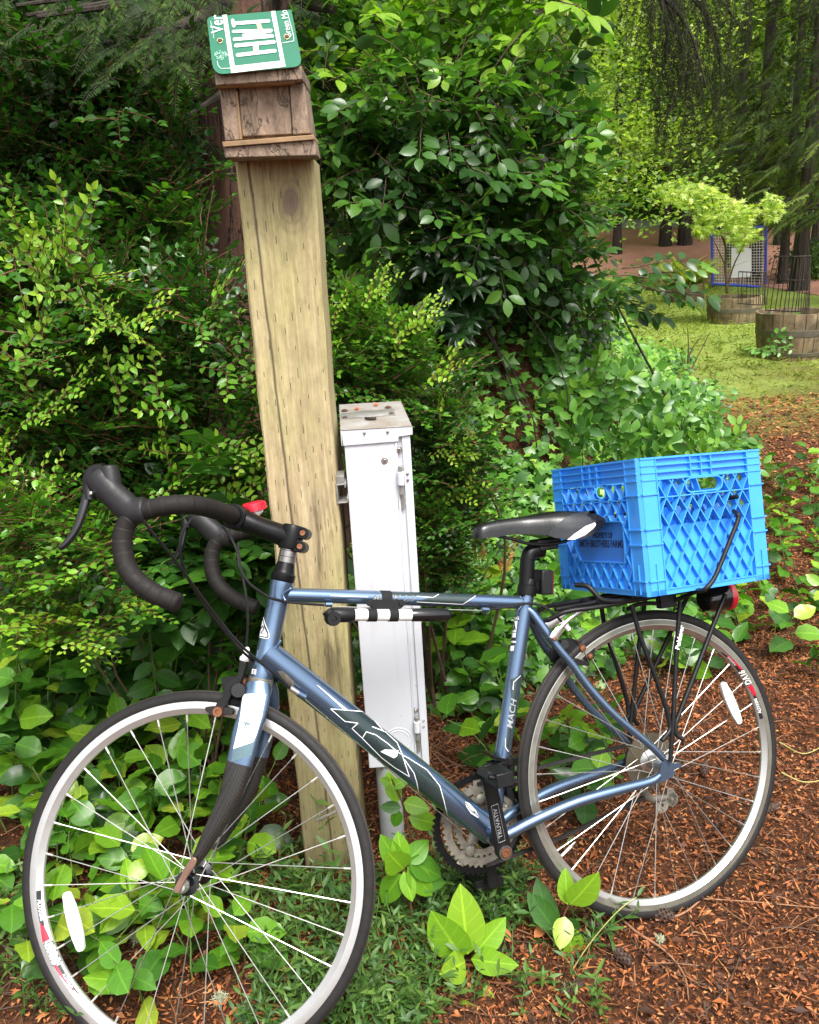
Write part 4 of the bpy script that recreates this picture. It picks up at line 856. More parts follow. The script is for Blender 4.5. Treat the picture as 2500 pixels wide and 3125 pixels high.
# ---------------------------------------------------------------- bark-clad bird house on the post
t1 = T(550, 0, 3.45); bq = lambda x, y, Y: atY(*t1(x, y), Y)
house = thing('bird_house', bq(930, 1600, 1.66), 'small bark-clad wooden box fixed on top of the timber post under the green plate', 'bird house')
def board(name, poly, Y, dep, mat, bev=.002, par=None, **k):
    m = M(); m.prism([bq(x, y, Y) for x, y in poly], V(0, dep, 0)); return obj(name, m, X[mat], par or house, bev=bev, **k)
board('back_box', [(430, 900), (1215, 870), (1300, 1440), (480, 1480)], 1.612, .10, 'bark')
board('side_board', [(412, 912), (585, 905), (650, 1470), (470, 1488)], 1.600, .012, 'bark')
board('side_board', [(1152, 878), (1300, 868), (1375, 1405), (1185, 1418)], 1.600, .115, 'bark')
board('front_panel', [(612, 905), (1145, 882), (1180, 1412), (650, 1440)], 1.604, .008, 'bark')
board('trim_strip', [(580, 960), (602, 958), (655, 1468), (625, 1470)], 1.598, .006, 'cutwood', .001)
board('roof_board', [(355, 735), (1278, 690), (1288, 838), (372, 900)], 1.575, .15, 'bark')
board('roof_board', [(372, 897), (1200, 842), (1200, 866), (376, 914)], 1.580, .14, 'cutwood', .001)
board('ledge', [(440, 1492), (1405, 1417), (1412, 1468), (452, 1548)], 1.572, .09, 'cutwood', .001)
board('ledge', [(452, 1550), (1412, 1470), (1440, 1636), (474, 1664)], 1.577, .08, 'bark')
# licence plate lying on the sloping roof
PN = nz(V(.0, -.78, .62)); PO = bq(440, 775, 1.565)
pp = lambda x, y, d=0.0: on_plane(*t1(x, y), PO+PN*d, PN)
plate = thing('license_plate', pp(800, 740), 'green and white licence plate nailed as a roof over the bird house', 'licence plate')
def rnd(c, a, b, n=5): return [((1-t)**2*a[0]+2*t*(1-t)*c[0]+t*t*b[0], (1-t)**2*a[1]+2*t*(1-t)*c[1]+t*t*b[1]) for t in np.linspace(0, 1, n)]
pout = rnd((278, 182), (285, 215), (335, 172), 4)+[(1170, 100)]+rnd((1280, 700), (1272, 610), (1190, 704), 7)+rnd((355, 790), (470, 775), (335, 660), 7)
v, fc = poly2d(pout, 40); m = M()
def curl(p):
    # the sheet is bent down a little at its upper edge
    return p
m.prism([pp(x, y) for x, y in pout], -PN*.0012); obj('plate_sheet', m, X['sgreen'], plate)
def pdec(poly, mat, name='plate_marking', d=.0007): v, fc = poly2d(poly, 60); m = M(); m.add([pp(x, y, d) for x, y in v], fc); return obj(name, m, X[mat], plate, smooth=0)
pdec([(445, 156), (490, 152), (573, 692), (1057, 638), (955, 118), (1000, 112), (1110, 700), (538, 768)], 'swhite')
def pline(pts, w, mat='swhite', name='plate_letter', d=.0009, cap=True):
    m = M()
    for a, b in zip(pts[:-1], pts[1:]):
        a, b = np.array(a, float), np.array(b, float); t = nz(b-a); n2 = np.array([t[1], -t[0]])*w/2; o = [a-n2, b-n2]+[b+n2*math.cos(q)*-1+t*w/2*math.sin(q) for q in np.linspace(.4, PI-.4, 5)]+[b+n2, a+n2]+[a+n2*math.cos(q)-t*w/2*math.sin(q) for q in np.linspace(.4, PI-.4, 5)]
        m.add([pp(x, y, d) for x, y in o], [tuple(range(len(o)))])
    return obj(name, m, X[mat], plate, smooth=0)
pline([(605, 578), (995, 533)], 38); pline([(588, 478), (985, 440)], 38); pline([(795, 470), (800, 550)], 58, d=.0010)
pline([(572, 412), (968, 378)], 36); pline([(560, 330), (958, 318)], 32); pline([(965, 372), (665, 368), (955, 325)], 30, d=.0010)
pline([(575, 244), (930, 218)], 36); pline([(552, 212), (565, 272)], 34, d=.0010)
pdec([(800, 245), (845, 240), (860, 280), (880, 320), (840, 335), (815, 300)], 'swear', 'worn_patch', .0013)
ax_ = nz(pp(1095, 130)-pp(1140, 370)); up_ = nz(np.cross(PN, ax_))
def ptext(body, size, x, y, a, b, off=0, sh=0, sx=1.0):
    ax_ = nz(pp(*b)-pp(*a)); up_ = nz(np.cross(PN, ax_)); flat_text(body, size, pp(x, y, .0009), ax_, up_, X['swhite'], 'plate_lettering', plate, sh, off, sx)
ptext('Ver', .030, 392, 255, (400, 340), (385, 170), .0003, .1, .95); ptext('Green Mo', .0160, 1118, 250, (1145, 370), (1098, 110), 0, 0, .98)
pline([(355, 400), (345, 330), (320, 220)], 4, d=.0008); pline([(390, 640), (400, 690), (430, 720), (530, 715)], 5, d=.0008); pline([(1078, 450), (1185, 432), (1200, 425), (1190, 360), (1130, 130)], 6, d=.0008)
m = M(); r_ = random.Random(3)
for i in range(70):
    a_, q = r_.uniform(0, 2*PI), math.sqrt(r_.uniform(0, 1)); x_, y_ = 425+70*q*math.cos(a_), 578+48*q*math.sin(a_); s_ = r_.uniform(3, 7)
    m.add([pp(x_+s_*math.cos(t), y_+s_*math.sin(t), .0009) for t in (0, 1.6, 3.1, 4.7)], [(0, 1, 2, 3)])
obj('plate_tree_emblem', m, simple('pale_green_print', (.30, .55, .42), .4), plate, smooth=0); pline([(492, 575), (512, 573)], 8)
for x_, y_ in ((418, 425), (1122, 385)):
    m = M(); pdec([(x_-34, y_), (x_-20, y_-24), (x_+8, y_-30), (x_+34, y_-14), (x_+26, y_+18), (x_+4, y_+32), (x_-22, y_+18)], 'swear', 'screw_hole', .0011); m.lathe(pp(x_, y_, .0012), PN, [(0, .0010), (.0032, .0014), (.0042, 0)], 10); obj('screw', m, X['rust'], plate)

# ---------------------------------------------------------------- white electrical pedestal
t8 = T(980, 1180, 3.5925); YB = 1.68; q8 = lambda x, y, d=0.0: atY(*t8(x, y), YB-d)
bx = thing('utility_box', atY(820*1.4493, 1800*1.4493, 1.73), 'tall narrow white metal electrical box on a grey pipe beside the timber post', 'utility box')
tl_, tr_ = q8(222, 485), q8(985, 425); zt = (tl_[2]+tr_[2])/2; tl_[2] = tr_[2] = zt
bk = on_plane(*t8(220, 200), V(0, 0, zt), V(0, 0, 1)); dep = bk[1]-YB
brt = on_plane(*t8(850, 165), V(0, 0, zt), V(0, 0, 1))
botl, botr = atY(778*1.4493, 1622*1.4493, YB), atY(905*1.4493, 1606*1.4493, YB); zb_ = (botl[2]+botr[2])/2
DV = V(((bk[0]-tl_[0])+(brt[0]-tr_[0]))/2, dep, 0)
x0t, x1t, x0b, x1b = tl_[0]+.004, tr_[0]-.003, botl[0], botr[0]
def bp(u, z, y=0.0):   # u 0..1 across the front, z height
    t = (z-zb_)/(zt-zb_); a = x0b+(x0t-x0b)*t; b = x1b+(x1t-x1b)*t; return V(a+(b-a)*u, YB-y, z)
m = M(); m.prism([bp(0, zb_+.0), bp(.80, zb_), bp(.80, zt-.02), bp(0, zt-.02)], DV); bodyb = obj('cabinet_body', m, X['boxwhite'], bx, bev=.0015)
m = M(); m.prism([bp(.80, zb_-.002, -.006), bp(.875, zb_-.002, -.006), bp(.875, zt-.02, -.006), bp(.80, zt-.02, -.006)], DV*.92); obj('hinge_channel', m, X['boxwhite'], bx)
m = M(); m.prism([bp(.875, zb_-.003, .0), bp(1.0, zb_-.003, .0), bp(1.0, zt-.02, .0), bp(.875, zt-.02, .0)], DV); obj('door_flange', m, X['boxwhite'], bx, bev=.0015)
m = M(); m.prism([bp(.765, zb_+.01, .0016), bp(.795, zb_+.01, .0016), bp(.795, zt-.03, .0016), bp(.765, zt-.03, .0016)], V(0, .004, 0)); obj('seam', m, X['boxwhite'], bx, bev=.0012)
m = M(); clz = lambda p: V(p[0], p[1], min(p[2], zt)); capf = [clz(q8(*p, .004)) for p in ((222, 486), (987, 424), (1000, 528), (850, 548), (850, 600), (245, 650))]; m.prism(capf, V(0, .002, 0)); a_, b_ = clz(q8(990, 424, .004)), clz(q8(1003, 528, .004)); b_[0] = a_[0]; m.prism([a_, b_, b_+DV, a_+DV], V(.0018, 0, 0)); a_, b_ = clz(q8(222, 486, .004)), q8(245, 650, .004); b_[0] = a_[0]; m.prism([a_, b_, b_+DV, a_+DV], V(-.0018, 0, 0)); obj('cap_skirt', m, X['boxwhite'], bx, bev=.0006)
m = M(); m.prism([V(tl_[0]-.001, YB-.005, zt), V(tr_[0]+.002, YB-.005, zt), V(tr_[0]+.002, YB-.005, zt)+DV, V(tl_[0]-.001, YB-.005, zt)+DV], V(0, 0, .0022)); top_ = obj('cap_top', m, X['captop'], bx, bev=.0006)
zp = lambda x, y, d=0.0: on_plane(*t8(x, y), V(0, 0, zt+.0025+d), V(0, 0, 1))
m = M(); m.prism([zp(218, 300), (zp(790, 245)), zp(818, 318), zp(218, 366)], V(0, 0, .0018)); hp = obj('hub_plate', m, X['galv'], top_, label='rusty steel plate screwed on the cap')
m = M(); c_ = zp(520, 300, .002); m.add([c_+V(.052*math.cos(t), .030*math.sin(t), 0) for t in np.linspace(0, 2*PI, 24, endpoint=False)]+[c_+V(.046*math.cos(t), .026*math.sin(t), .003) for t in np.linspace(0, 2*PI, 24, endpoint=False)], [(i, (i+1) % 24, 24+(i+1) % 24, 24+i) for i in range(24)]+[tuple(range(24, 48))]); obj('hub_disc', m, X['galv'], top_)
def screw(p, ax, r=.0045, mat='chrome', name='screw', par=None, hx=False):
    m = M(); m.lathe(p, ax, [(0, .0032), (r*.75, .0030), (r, .0015), (r, .0006), (r*1.35, .0005), (r*1.35, 0)], 6 if hx else 14); m.box(p+ax*.0033, [nz(np.cross(ax, V(.3, .2, 1))), nz(np.cross(ax, np.cross(ax, V(.3, .2, 1)))), ax], (r*.6, .0005, .0003)); return obj(name, m, X[mat], par or bx, smooth=30)
for p in ((258, 265), (735, 228), (765, 300), (262, 345)): screw(zp(*p, .001), V(0, 0, 1), .0065, 'rust', 'bolt', top_, True)
NY = V(0, -1, 0)
for x_, y_, d, r_ in ((475, 510, .0045, .0022), (730, 497, .0045, .0022), (852, 693, .0, .0050), (697, 815, .0, .0050)): screw(q8(x_, y_, d), NY, r_)
for x_, y_ in ((948, 957), (952, 1024)): screw(q8(x_, y_, .0005), NY, .0022)
def hinge(px, y0):   # y0 in tile pixels of the hinge top
    m = M(); a, b = q8(868, y0-65, .006), q8(868, y0, .006); m.tube([a, b], .0045, 12, mi=1)
    m.tube([q8(870, y0, .007), q8(878, y0+140, .007)], .0075, 16, mi=0); m.tube([q8(878, y0+135, .006), q8(880, y0+245, .006)], .0042, 12, mi=1)
    m.prism([q8(845, y0+225, .001), q8(910, y0+225, .001), q8(918, y0+415, .001), q8(850, y0+418, .001)], V(0, .002, 0), mi=1)
    return obj('hinge', m, [X['boxwhite'], X['galv']], bx, bev=.0006)
hinge(868, 935)
dz = 1180*0
def low(p): return p
a_up = q8(872, 935)[2]; th = T(800, 1740, 1.9167); lo_ = atY(*th(905, 880), YB)
hsrc = [o for o in bpy.data.objects if o.name == 'hinge'][0]; h2 = hsrc.copy(); COL.objects.link(h2); h2.parent = bx; h2.location = (float(lo_[0]-q8(872, 935)[0]), 0, float(lo_[2]-a_up))
for x_, y_ in ((898, 822), (945, 882), (945, 915)): screw(atY(*th(x_, y_), YB), NY, .0045 if y_ < 850 else .0022)
for x_, y_ in ((700, 1162), (963, 1150)): screw(atY(*th(x_, y_), YB), NY, .0022, 'rust')
m = M(); c_ = atY(*th(800, 990), YB); 
for r_ in (.028, .021): m.lathe(c_, NY, [(r_, 0), (r_+.0006, .0010), (r_+.0022, .0010), (r_+.0028, 0)], 32)
obj('knockout_ring', m, X['boxwhite'], bx)
pb_ = atY(*th(740, 1200), 1.72); m = M(); m.tube([V(pb_[0]-.000, 1.715, zb_+.01), V(pb_[0]-.001, 1.72, -.15)], .0290, 28); obj('conduit_pipe', m, X['pvc'], bx)
m = M(); co_ = [(165, 985), (235, 975), (248, 1075), (268, 1105), (272, 1070), (285, 1068), (292, 1260), (275, 1280), (190, 1278), (165, 1100)]
ci_ = [(188, 1080), (240, 1072), (240, 1078)]
for a, b in (((170, 1080), (185, 1272)), ((180, 1275), (285, 1265)), ((168, 1078), (262, 1068)), ((262, 1066), (264, 1100)), ((290, 1262), (286, 1215))):
    pa_, pb2 = q8(*a, .022), q8(*b, .022); t_ = nz(pb2-pa_); m.box((pa_+pb2)/2+V(0, .02, 0), [t_, V(0, 1, 0), np.cross(t_, V(0, 1, 0))], (np.linalg.norm(pb2-pa_)/2+.001, .022, .0014))
m.prism([q8(165, 985, .022), q8(245, 978, .022), q8(250, 1060, .022), q8(170, 1070, .022)], V(0, .044, 0)); obj('strut_bracket', m, X['galv'], bx, bev=.0006)

# small orange bracts fallen on the cap
for i, (x_, y_, a_) in enumerate(((388, 240, .3), (598, 198, .1))):
    m = M(); c_ = zp(x_, y_, .004); d_ = V(math.cos(a_), math.sin(a_), 0); m.tube([c_-d_*.005, c_-d_*.002, c_+d_*.003, c_+d_*.006], [.001, .0028, .003, .0012], 8)
    obj('fallen_bud', m, simple('orange_bud', (.45, .10, .02), .6), None, loc=c_, label='tiny orange bud lying on the stained white cap, '+('near the left bolt' if i == 0 else 'towards its back edge'), category='bud')
m = M(); m.tube([zp(485, 345, .004), zp(540, 350, .004), zp(605, 345, .004)], [.003, .0035, .003], 8); obj('fallen_twig', m, X['dbark'], None, loc=zp(485, 345), label='short dark bit of twig lying on the stained white cap', category='twig')
# ---------------------------------------------------------------- land
def sm(a, b, x): t = np.clip((np.asarray(x, float)-a)/(b-a), 0, 1); return t*t*(3-2*t)
def ivy_edge(y): return np.where(y < 5.4, 1.0+(y-2.9)*.46, 2.15+(y-5.4)*.16)
def mound(x, y):
    xe = ivy_edge(y); h = .25*sm(2.25, 2.75, y)+.98*sm(2.4, 4.0, y)*(1-.40*sm(.4, 1.5, x))
    return h*(1-sm(5.0, 7.6, y))*(1-sm(xe-.95, xe+.05, x))*sm(-1.6, -.6, x)*sm(-.35, .12, x-(y-3.2)*.0)
def terr(x, y):
    x = np.asarray(x, float); y = np.asarray(y, float)
    z = .062*(1-sm(-.30, .15, x))*(1-sm(1.3, 1.9, y)) + .20*sm(5.0, 7.8, y) - .008*np.clip(y-9, 0, 10) + .112*np.maximum(0, y-19.0)*(1-sm(34, 60, y)*.6)
    z = z + mound(x, y) + .10*sm(-.5, -1.6, x)*sm(1.2, 2.4, y)
    return z + .006*np.sin(x*7.1+y*3.3)*np.sin(y*8.7-x*2.1)*(y < 8)*sm(1.75, 2.1, y)
def sheet(x0, x1, y0, y1, nx, ny, dz=0.0, px=1.0, py=1.0):
    xs = x0+(x1-x0)*np.linspace(0, 1, nx); ys = y0+(y1-y0)*np.linspace(0, 1, ny)**py
    X_, Y_ = np.meshgrid(xs, ys, indexing='ij'); return np.stack([X_, Y_, terr(X_, Y_)+dz], -1)
g = G('forest_floor_soil'); c = g.co(); n1 = g.noise(c, 3.0, 6, .65); n2 = g.noise(c, 38, 6, .75); n3 = g.noise(c, 160, 4, .7); n0 = g.noise(c, .8, 4, .6)
soil = g.ramp(g.mix(.5, n2, n3), [(.34, (.009, .004, .003)), (.47, (.055, .021, .010)), (.56, (.16, .058, .022)), (.68, (.28, .115, .045))])
soil = g.mix(g.ramp(n1, [(.45, 0.0), (.7, .4)]), soil, (.035, .018, .010))
lawn = g.ramp(g.mix(.45, g.noise(c, 22, 5, .85), g.noise(c, 1.3, 8, .8)), [(.3, (.06, .055, .02)), (.43, (.15, .21, .04)), (.53, (.28, .36, .07)), (.64, (.24, .17, .08))])
yy = g.n('SeparateXYZ', Vector=c).outputs[1]; msk = g.ramp(g.math('DIVIDE', g.math('ADD', yy, g.math('MULTIPLY', g.math('SUBTRACT', n0, .5), 7.0)), 10.0), [(.56, 0.0), (.80, 1.0)])
g.bsdf(Base_Color=g.mix(msk, soil, lawn), Roughness=.9, Normal=g.bump(g.mix(.5, n2, n3), 1.0, .022)); g.put(g.b, 'Specular IOR Level', .25); X['soil'] = g.m
m = M(); m.grid(sheet(-9, 14, -6, 40, 230, 460)); obj('ground', m, X['soil'], smooth=180, kind='structure')
m = M(); m.grid(sheet(-90, 110, 40, 160, 30, 30)); m.grid(sheet(14, 110, -6, 40, 20, 30)); m.grid(sheet(-90, -9, -6, 40, 20, 30)); obj('distant_ground', m, X['soil'], smooth=180, kind='structure')
g = G('red_dirt_drive'); c = g.co(); n1 = g.noise(c, 2.0, 6, .7); n2 = g.noise(c, 30, 4, .7)
g.bsdf(Base_Color=g.mix(.4, g.ramp(n1, [(.3, (.21, .085, .055)), (.7, (.36, .17, .12))]), g.ramp(n2, [(.3, (.12, .045, .03)), (.7, (.40, .22, .15))])), Roughness=.85); X['drive'] = g.m
def patch(name, poly, dz, mat, **k):
    v, f = poly2d(poly, 1.2); m = M(); m.add([(x, y, float(terr(x, y))+dz) for x, y in v], f); return obj(name, m, mat, smooth=180, **k)
patch('driveway', [(2.2, 21.5), (5.8, 20.2), (7.2, 17.5), (6.9, 14), (6.2, 10.6), (9, 9.0), (13, 14), (13, 27), (10.5, 28.5), (5, 30), (1, 27)], .010, X['drive'], kind='structure')
patch('paved_road', [(1, 27.4), (5, 30.4), (9.6, 29.0), (9.8, 31.5), (5, 33.5), (0, 30)], .015, simple('pale_asphalt', (.24, .22, .22), .8, vs=3), kind='structure')

# ---------------------------------------------------------------- foliage builder
def leaf(L, W, k=2, shape='ovate', fold=.25, curl=.12, peak=.45):
    t = np.linspace(0, 1, k+2); V_ = [(0, 0, 0)]; uv = [(0, 0)]; F = []
    for i in range(1, k+1):
        q = t[i]
        if shape == 'lance': w = math.sin(PI*q**.8)**1.1
        elif shape == 'round': w = math.sin(PI*q)**.55
        else: w = (math.sin(PI*min(1, q**(math.log(.5)/math.log(peak)))))**.75
        w *= W/2; z = -curl*L*q*q
        V_ += [(-w, L*q, z+fold*w), (0, L*q, z), (w, L*q, z+fold*w)]; uv += [(-1, q), (0, q), (1, q)]
    V_.append((0, L, -curl*L)); uv.append((0, 1)); e = len(V_)-1
    F += [(0, 2, 1), (0, 3, 2)]
    for i in range(k-1): a = 1+3*i; F += [(a, a+1, a+4), (a, a+4, a+3), (a+1, a+2, a+5), (a+1, a+5, a+4)]
    a = 1+3*(k-1); F += [(a, a+1, e), (a+1, a+2, e)]
    return dict(V=np.array(V_), F=np.array(F), t=np.zeros(len(V_)), uv=np.array(uv), mi=np.zeros(len(F), int))
def star(L, lobes, depth=.5, fold=.1):
    pts = []
    for i, (a, r) in enumerate(lobes):
        pts.append((r*math.sin(a), r*math.cos(a)))
        if i < len(lobes)-1: a2, r2 = lobes[i+1]; am = (a+a2)/2; rm = min(r, r2)*(1-depth); pts.append((rm*math.sin(am), rm*math.cos(am)))
    c = np.array([0, .0]); V_ = [(0, 0, 0)]+[(x*L, (y+.35)*L, -fold*L*(abs(x))) for x, y in pts]; V_[0] = (0, .05*L, 0)
    V_.append((0, .35*L, .03*L)); n = len(pts); F = [(n+1, i+1, i+2) for i in range(n-1)]+[(n+1, n, 0), (n+1, 0, 1)]
    return dict(V=np.array(V_, float), F=np.array(F), t=np.zeros(n+2), uv=np.array([(1, .5)]*(n+1)+[(.4, .3)]), mi=np.zeros(len(F), int))
IVY = star(.62, [(-2.1, .55), (-1.15, .85), (0, 1.1), (1.15, .85), (2.1, .55)], .38)
MAPLE = star(.62, [(-2.3, .45), (-1.5, .8), (-.75, 1.05), (0, 1.15), (.75, 1.05), (1.5, .8), (2.3, .45)], .62)
def stemT(pts, r, n=3):
    m = M(); m.tube(pts, r, n, caps=False); v = np.concatenate(m.v); F = []
    for q in m.f: F += [(q[0], q[1], q[2]), (q[0], q[2], q[3])]
    return dict(V=v, F=np.array(F), t=np.zeros(len(v)), uv=np.zeros((len(v), 2)), mi=np.ones(len(F), int))
def basis(d, n):
    d = d/np.linalg.norm(d, axis=-1, keepdims=True); x = np.cross(d, n); x = x/(np.linalg.norm(x, axis=-1, keepdims=True)+1e-9); z = np.cross(x, d); return np.stack([x, d, z], -1)
def place(T_, pos, d, n, s, dt=0.0):
    R = basis(np.asarray(d, float), np.asarray(n, float)); return dict(V=(T_['V']*s)@R.T+np.asarray(pos), F=T_['F'], t=T_['t']+dt, uv=T_['uv'], mi=T_['mi'])
def join(L):
    o = 0; F = []
    for a in L: F.append(a['F']+o); o += len(a['V'])
    return dict(V=np.concatenate([a['V'] for a in L]), F=np.concatenate(F), t=np.concatenate([a['t'] for a in L]), uv=np.concatenate([a['uv'] for a in L]), mi=np.concatenate([a['mi'] for a in L]))
class Veg:
    def __init__(s): s.p = []
    def add(s, T_, pos, d, n, sc, dt=0.0):
        pos = np.atleast_2d(pos); N = len(pos); R = basis(np.broadcast_to(np.asarray(d, float), (N, 3)), np.broadcast_to(np.asarray(n, float), (N, 3)))
        sc = np.broadcast_to(np.asarray(sc, float), (N,)); dt = np.broadcast_to(np.asarray(dt, float), (N,)); k = len(T_['V'])
        V_ = np.einsum('nij,kj->nki', R, T_['V'])*sc[:, None, None]+pos[:, None, :]
        s.p.append(dict(V=V_.reshape(-1, 3), F=(T_['F'][None]+(np.arange(N)*k)[:, None, None]).reshape(-1, 3), t=(T_['t'][None]+dt[:, None]).ravel(), uv=np.tile(T_['uv'], (N, 1)), mi=np.tile(T_['mi'], N)))
        return s
    def mesh(s, name, mats, off=(0, 0, 0)):
        a = join(s.p); me = bpy.data.meshes.new(name); nv, nf = len(a['V']), len(a['F'])
        me.vertices.add(nv); me.vertices.foreach_set('co', (a['V']-np.asarray(off)).astype(np.float32).ravel()); me.loops.add(nf*3); me.polygons.add(nf)
        me.loops.foreach_set('vertex_index', a['F'].astype(np.int32).ravel()); me.polygons.foreach_set('loop_start', np.arange(0, nf*3, 3, dtype=np.int32))
        for x in mats: me.materials.append(x)
        me.polygons.foreach_set('material_index', a['mi'].astype(np.int32)); me.polygons.foreach_set('use_smooth', np.ones(nf, bool))
        at = me.attributes.new('tint', 'FLOAT', 'POINT'); at.data.foreach_set('value', np.where(np.floor(np.abs(a['t'])*9973) % 60 < 1, a['t'], np.clip(a['t'], 0, .90)).astype(np.float32))
        at = me.attributes.new('lx', 'FLOAT', 'POINT'); at.data.foreach_set('value', a['uv'][:, 0].astype(np.float32))
        at = me.attributes.new('ly', 'FLOAT', 'POINT'); at.data.foreach_set('value', a['uv'][:, 1].astype(np.float32))
        me.update(calc_edges=True); return me
    def obj(s, name, mats, parent=None, loc=None, **tags):
        r = root_of(parent); off = r['_o'] if r is not None else (loc if loc is not None else (0, 0, 0))
        o = bpy.data.objects.new(name, s.mesh(name, mats, off)); COL.objects.link(o); o.parent = parent
        if parent is None and loc is not None: o.location = loc
        return tag(o, **tags)
def leafmat(name, stops, rough=.42, trans=.32, veins=0.0, tcol=(1.35, 1.5, .55), spec=.5):
    g = G(name); a = g.n('Attribute', props={'attribute_name': 'tint'}).outputs['Fac']; col = g.ramp(a, stops)
    if veins:
        lx = g.math('ABSOLUTE', g.n('Attribute', props={'attribute_name': 'lx'}).outputs['Fac']); ly = g.n('Attribute', props={'attribute_name': 'ly'}).outputs['Fac']
        w = g.math('SINE', g.math('MULTIPLY', g.math('SUBTRACT', ly, g.math('MULTIPLY', lx, .22)), 34.0))
        side = g.ramp(w, [(.90, 0.0), (1.0, .45)]); mid = g.ramp(lx, [(.03, 1.0), (.10, 0.0)])
        col = g.mix(g.math('MULTIPLY', g.math('MAXIMUM', mid, side), veins), col, g.mix(1.0, col, (1.7, 1.55, 1.6), 'MULTIPLY'))
        bl = g.noise(g.co((1, 1, 1)), 55, 4, .7); col = g.mix(g.ramp(bl, [(.60, 0.0), (.70, .6)]), col, g.mix(1.0, col, (1.3, .75, .5), 'MULTIPLY'))
        bump = g.bump(g.math('MAXIMUM', mid, side), -.5, .0012)
    b = g.n('BsdfPrincipled', Base_Color=col, Roughness=rough); g.put(b, 'Specular IOR Level', spec)
    if veins: g.put(b, 'Normal', bump)
    t = g.n('BsdfTranslucent', Color=g.mix(1.0, col, tcol, 'MULTIPLY')); mx = g.n('MixShader', Fac=trans); g.put(mx, 1, b); g.put(mx, 2, t)
    g.t.links.new(mx.outputs[0], g.out.inputs[0]); return g.m
LM = {}
LM['huck'] = leafmat('huckleberry_leaf', [(0, (.007, .026, .005)), (.35, (.022, .080, .012)), (.6, (.065, .20, .020)), (.8, (.17, .38, .028)), (.94, (.30, .45, .04)), (1, (.50, .30, .05))], .30, .30)
LM['salal'] = leafmat('salal_leaf', [(0, (.014, .048, .012)), (.35, (.040, .125, .018)), (.6, (.085, .24, .018)), (.8, (.20, .39, .024)), (.95, (.36, .42, .05)), (1, (.42, .24, .06))], .30, .30, .85)
LM['bush'] = leafmat('cherry_leaf', [(0, (.008, .026, .008)), (.35, (.024, .070, .016)), (.6, (.060, .16, .024)), (.85, (.18, .36, .03)), (1, (.34, .48, .05))], .28, .40)
LM['ivy'] = leafmat('ivy_leaf', [(0, (.012, .042, .010)), (.35, (.040, .13, .020)), (.6, (.11, .27, .035)), (.8, (.22, .42, .05)), (1, (.36, .42, .08))], .34, .28)
LM['weed'] = leafmat('weed_leaf', [(0, (.015, .045, .010)), (.5, (.050, .13, .022)), (1, (.14, .24, .04))], .5, .25)
LM['wood'] = leafmat('bright_forest_leaf', [(0, (.025, .06, .012)), (.45, (.095, .19, .028)), (.8, (.30, .42, .07)), (1, (.54, .62, .18))], .45, .5)
LM['conifer'] = leafmat('conifer_needles', [(0, (.007, .018, .005)), (.5, (.026, .058, .012)), (.8, (.085, .14, .022)), (1, (.22, .26, .06))], .6, .25, spec=.12)
LM['hemlock'] = leafmat('hemlock_needles', [(0, (.010, .016, .004)), (.4, (.028, .042, .010)), (.8, (.08, .105, .022)), (1, (.10, .12, .03))], .7, .25, spec=.08)
LM['maple'] = leafmat('maple_leaf', [(0, (.12, .24, .03)), (.5, (.33, .44, .07)), (1, (.66, .70, .24))], .5, .42)
LM['grass'] = leafmat('grass_blade', [(0, (.08, .12, .015)), (.5, (.20, .27, .03)), (1, (.44, .46, .08))], .5, .35)
LM['needle'] = leafmat('dead_needle', [(0, (.04, .016, .008)), (.35, (.17, .055, .018)), (.65, (.42, .125, .032)), (1, (.50, .26, .10))], .7, .1)
r0 = np.random.default_rng(21)
def rn(*s): return r0.normal(size=s)
def un(a, b, *s): return r0.uniform(a, b, s if s else None)
# sprays, each about one unit long, growing along +Y with +Z up
def huck_spray(seed, side=2, nl=13):
    r = np.random.default_rng(seed); lf = leaf(.135, .075, 2, 'ovate', .35, .15); L = []
    def twig(o, d, n, Ln, cnt, dt):
        pts = [o+d*Ln*q+n*(.10*Ln*math.sin(q*2.2)-.06*Ln*q*q)+r.normal(0, .006, 3) for q in np.linspace(0, 1, 5)]; L.append(stemT(pts, np.linspace(.010, .004, 5)))
        x = np.cross(d, n)
        for i in range(cnt):
            q = (i+.6)/cnt; p = np.array([np.interp(q, np.linspace(0, 1, 5), [u[k] for u in pts]) for k in range(3)]); s = 1 if i % 2 else -1
            ld = d*.55+x*s*(.85)+n*r.uniform(-.05, .30); L.append(place(lf, p, ld, n+r.normal(0, .30, 3), r.uniform(.75, 1.15)*(1.05-.35*q), dt+.16*q+r.normal(0, .045)))
        L.append(place(lf, pts[-1], d+n*.2, n+r.normal(0, .2, 3), .8, dt+.2))
    Y_, Z_ = V(0, 1, 0), V(0, 0, 1); twig(V(0, 0, 0), Y_, Z_, 1.0, nl+3, 0)
    for i in range(side):
        q = .2+.5*i/max(1, side)+r.uniform(0, .1); s = 1 if i % 2 else -1; twig(V(0, q, .06), nz(V(s*.8, .8, r.uniform(-.1, .3))), Z_, .55-.2*q, nl//2+1, .05)
    return join(L)
HUCK = [huck_spray(i, 3 if i % 2 else 2) for i in range(6)]
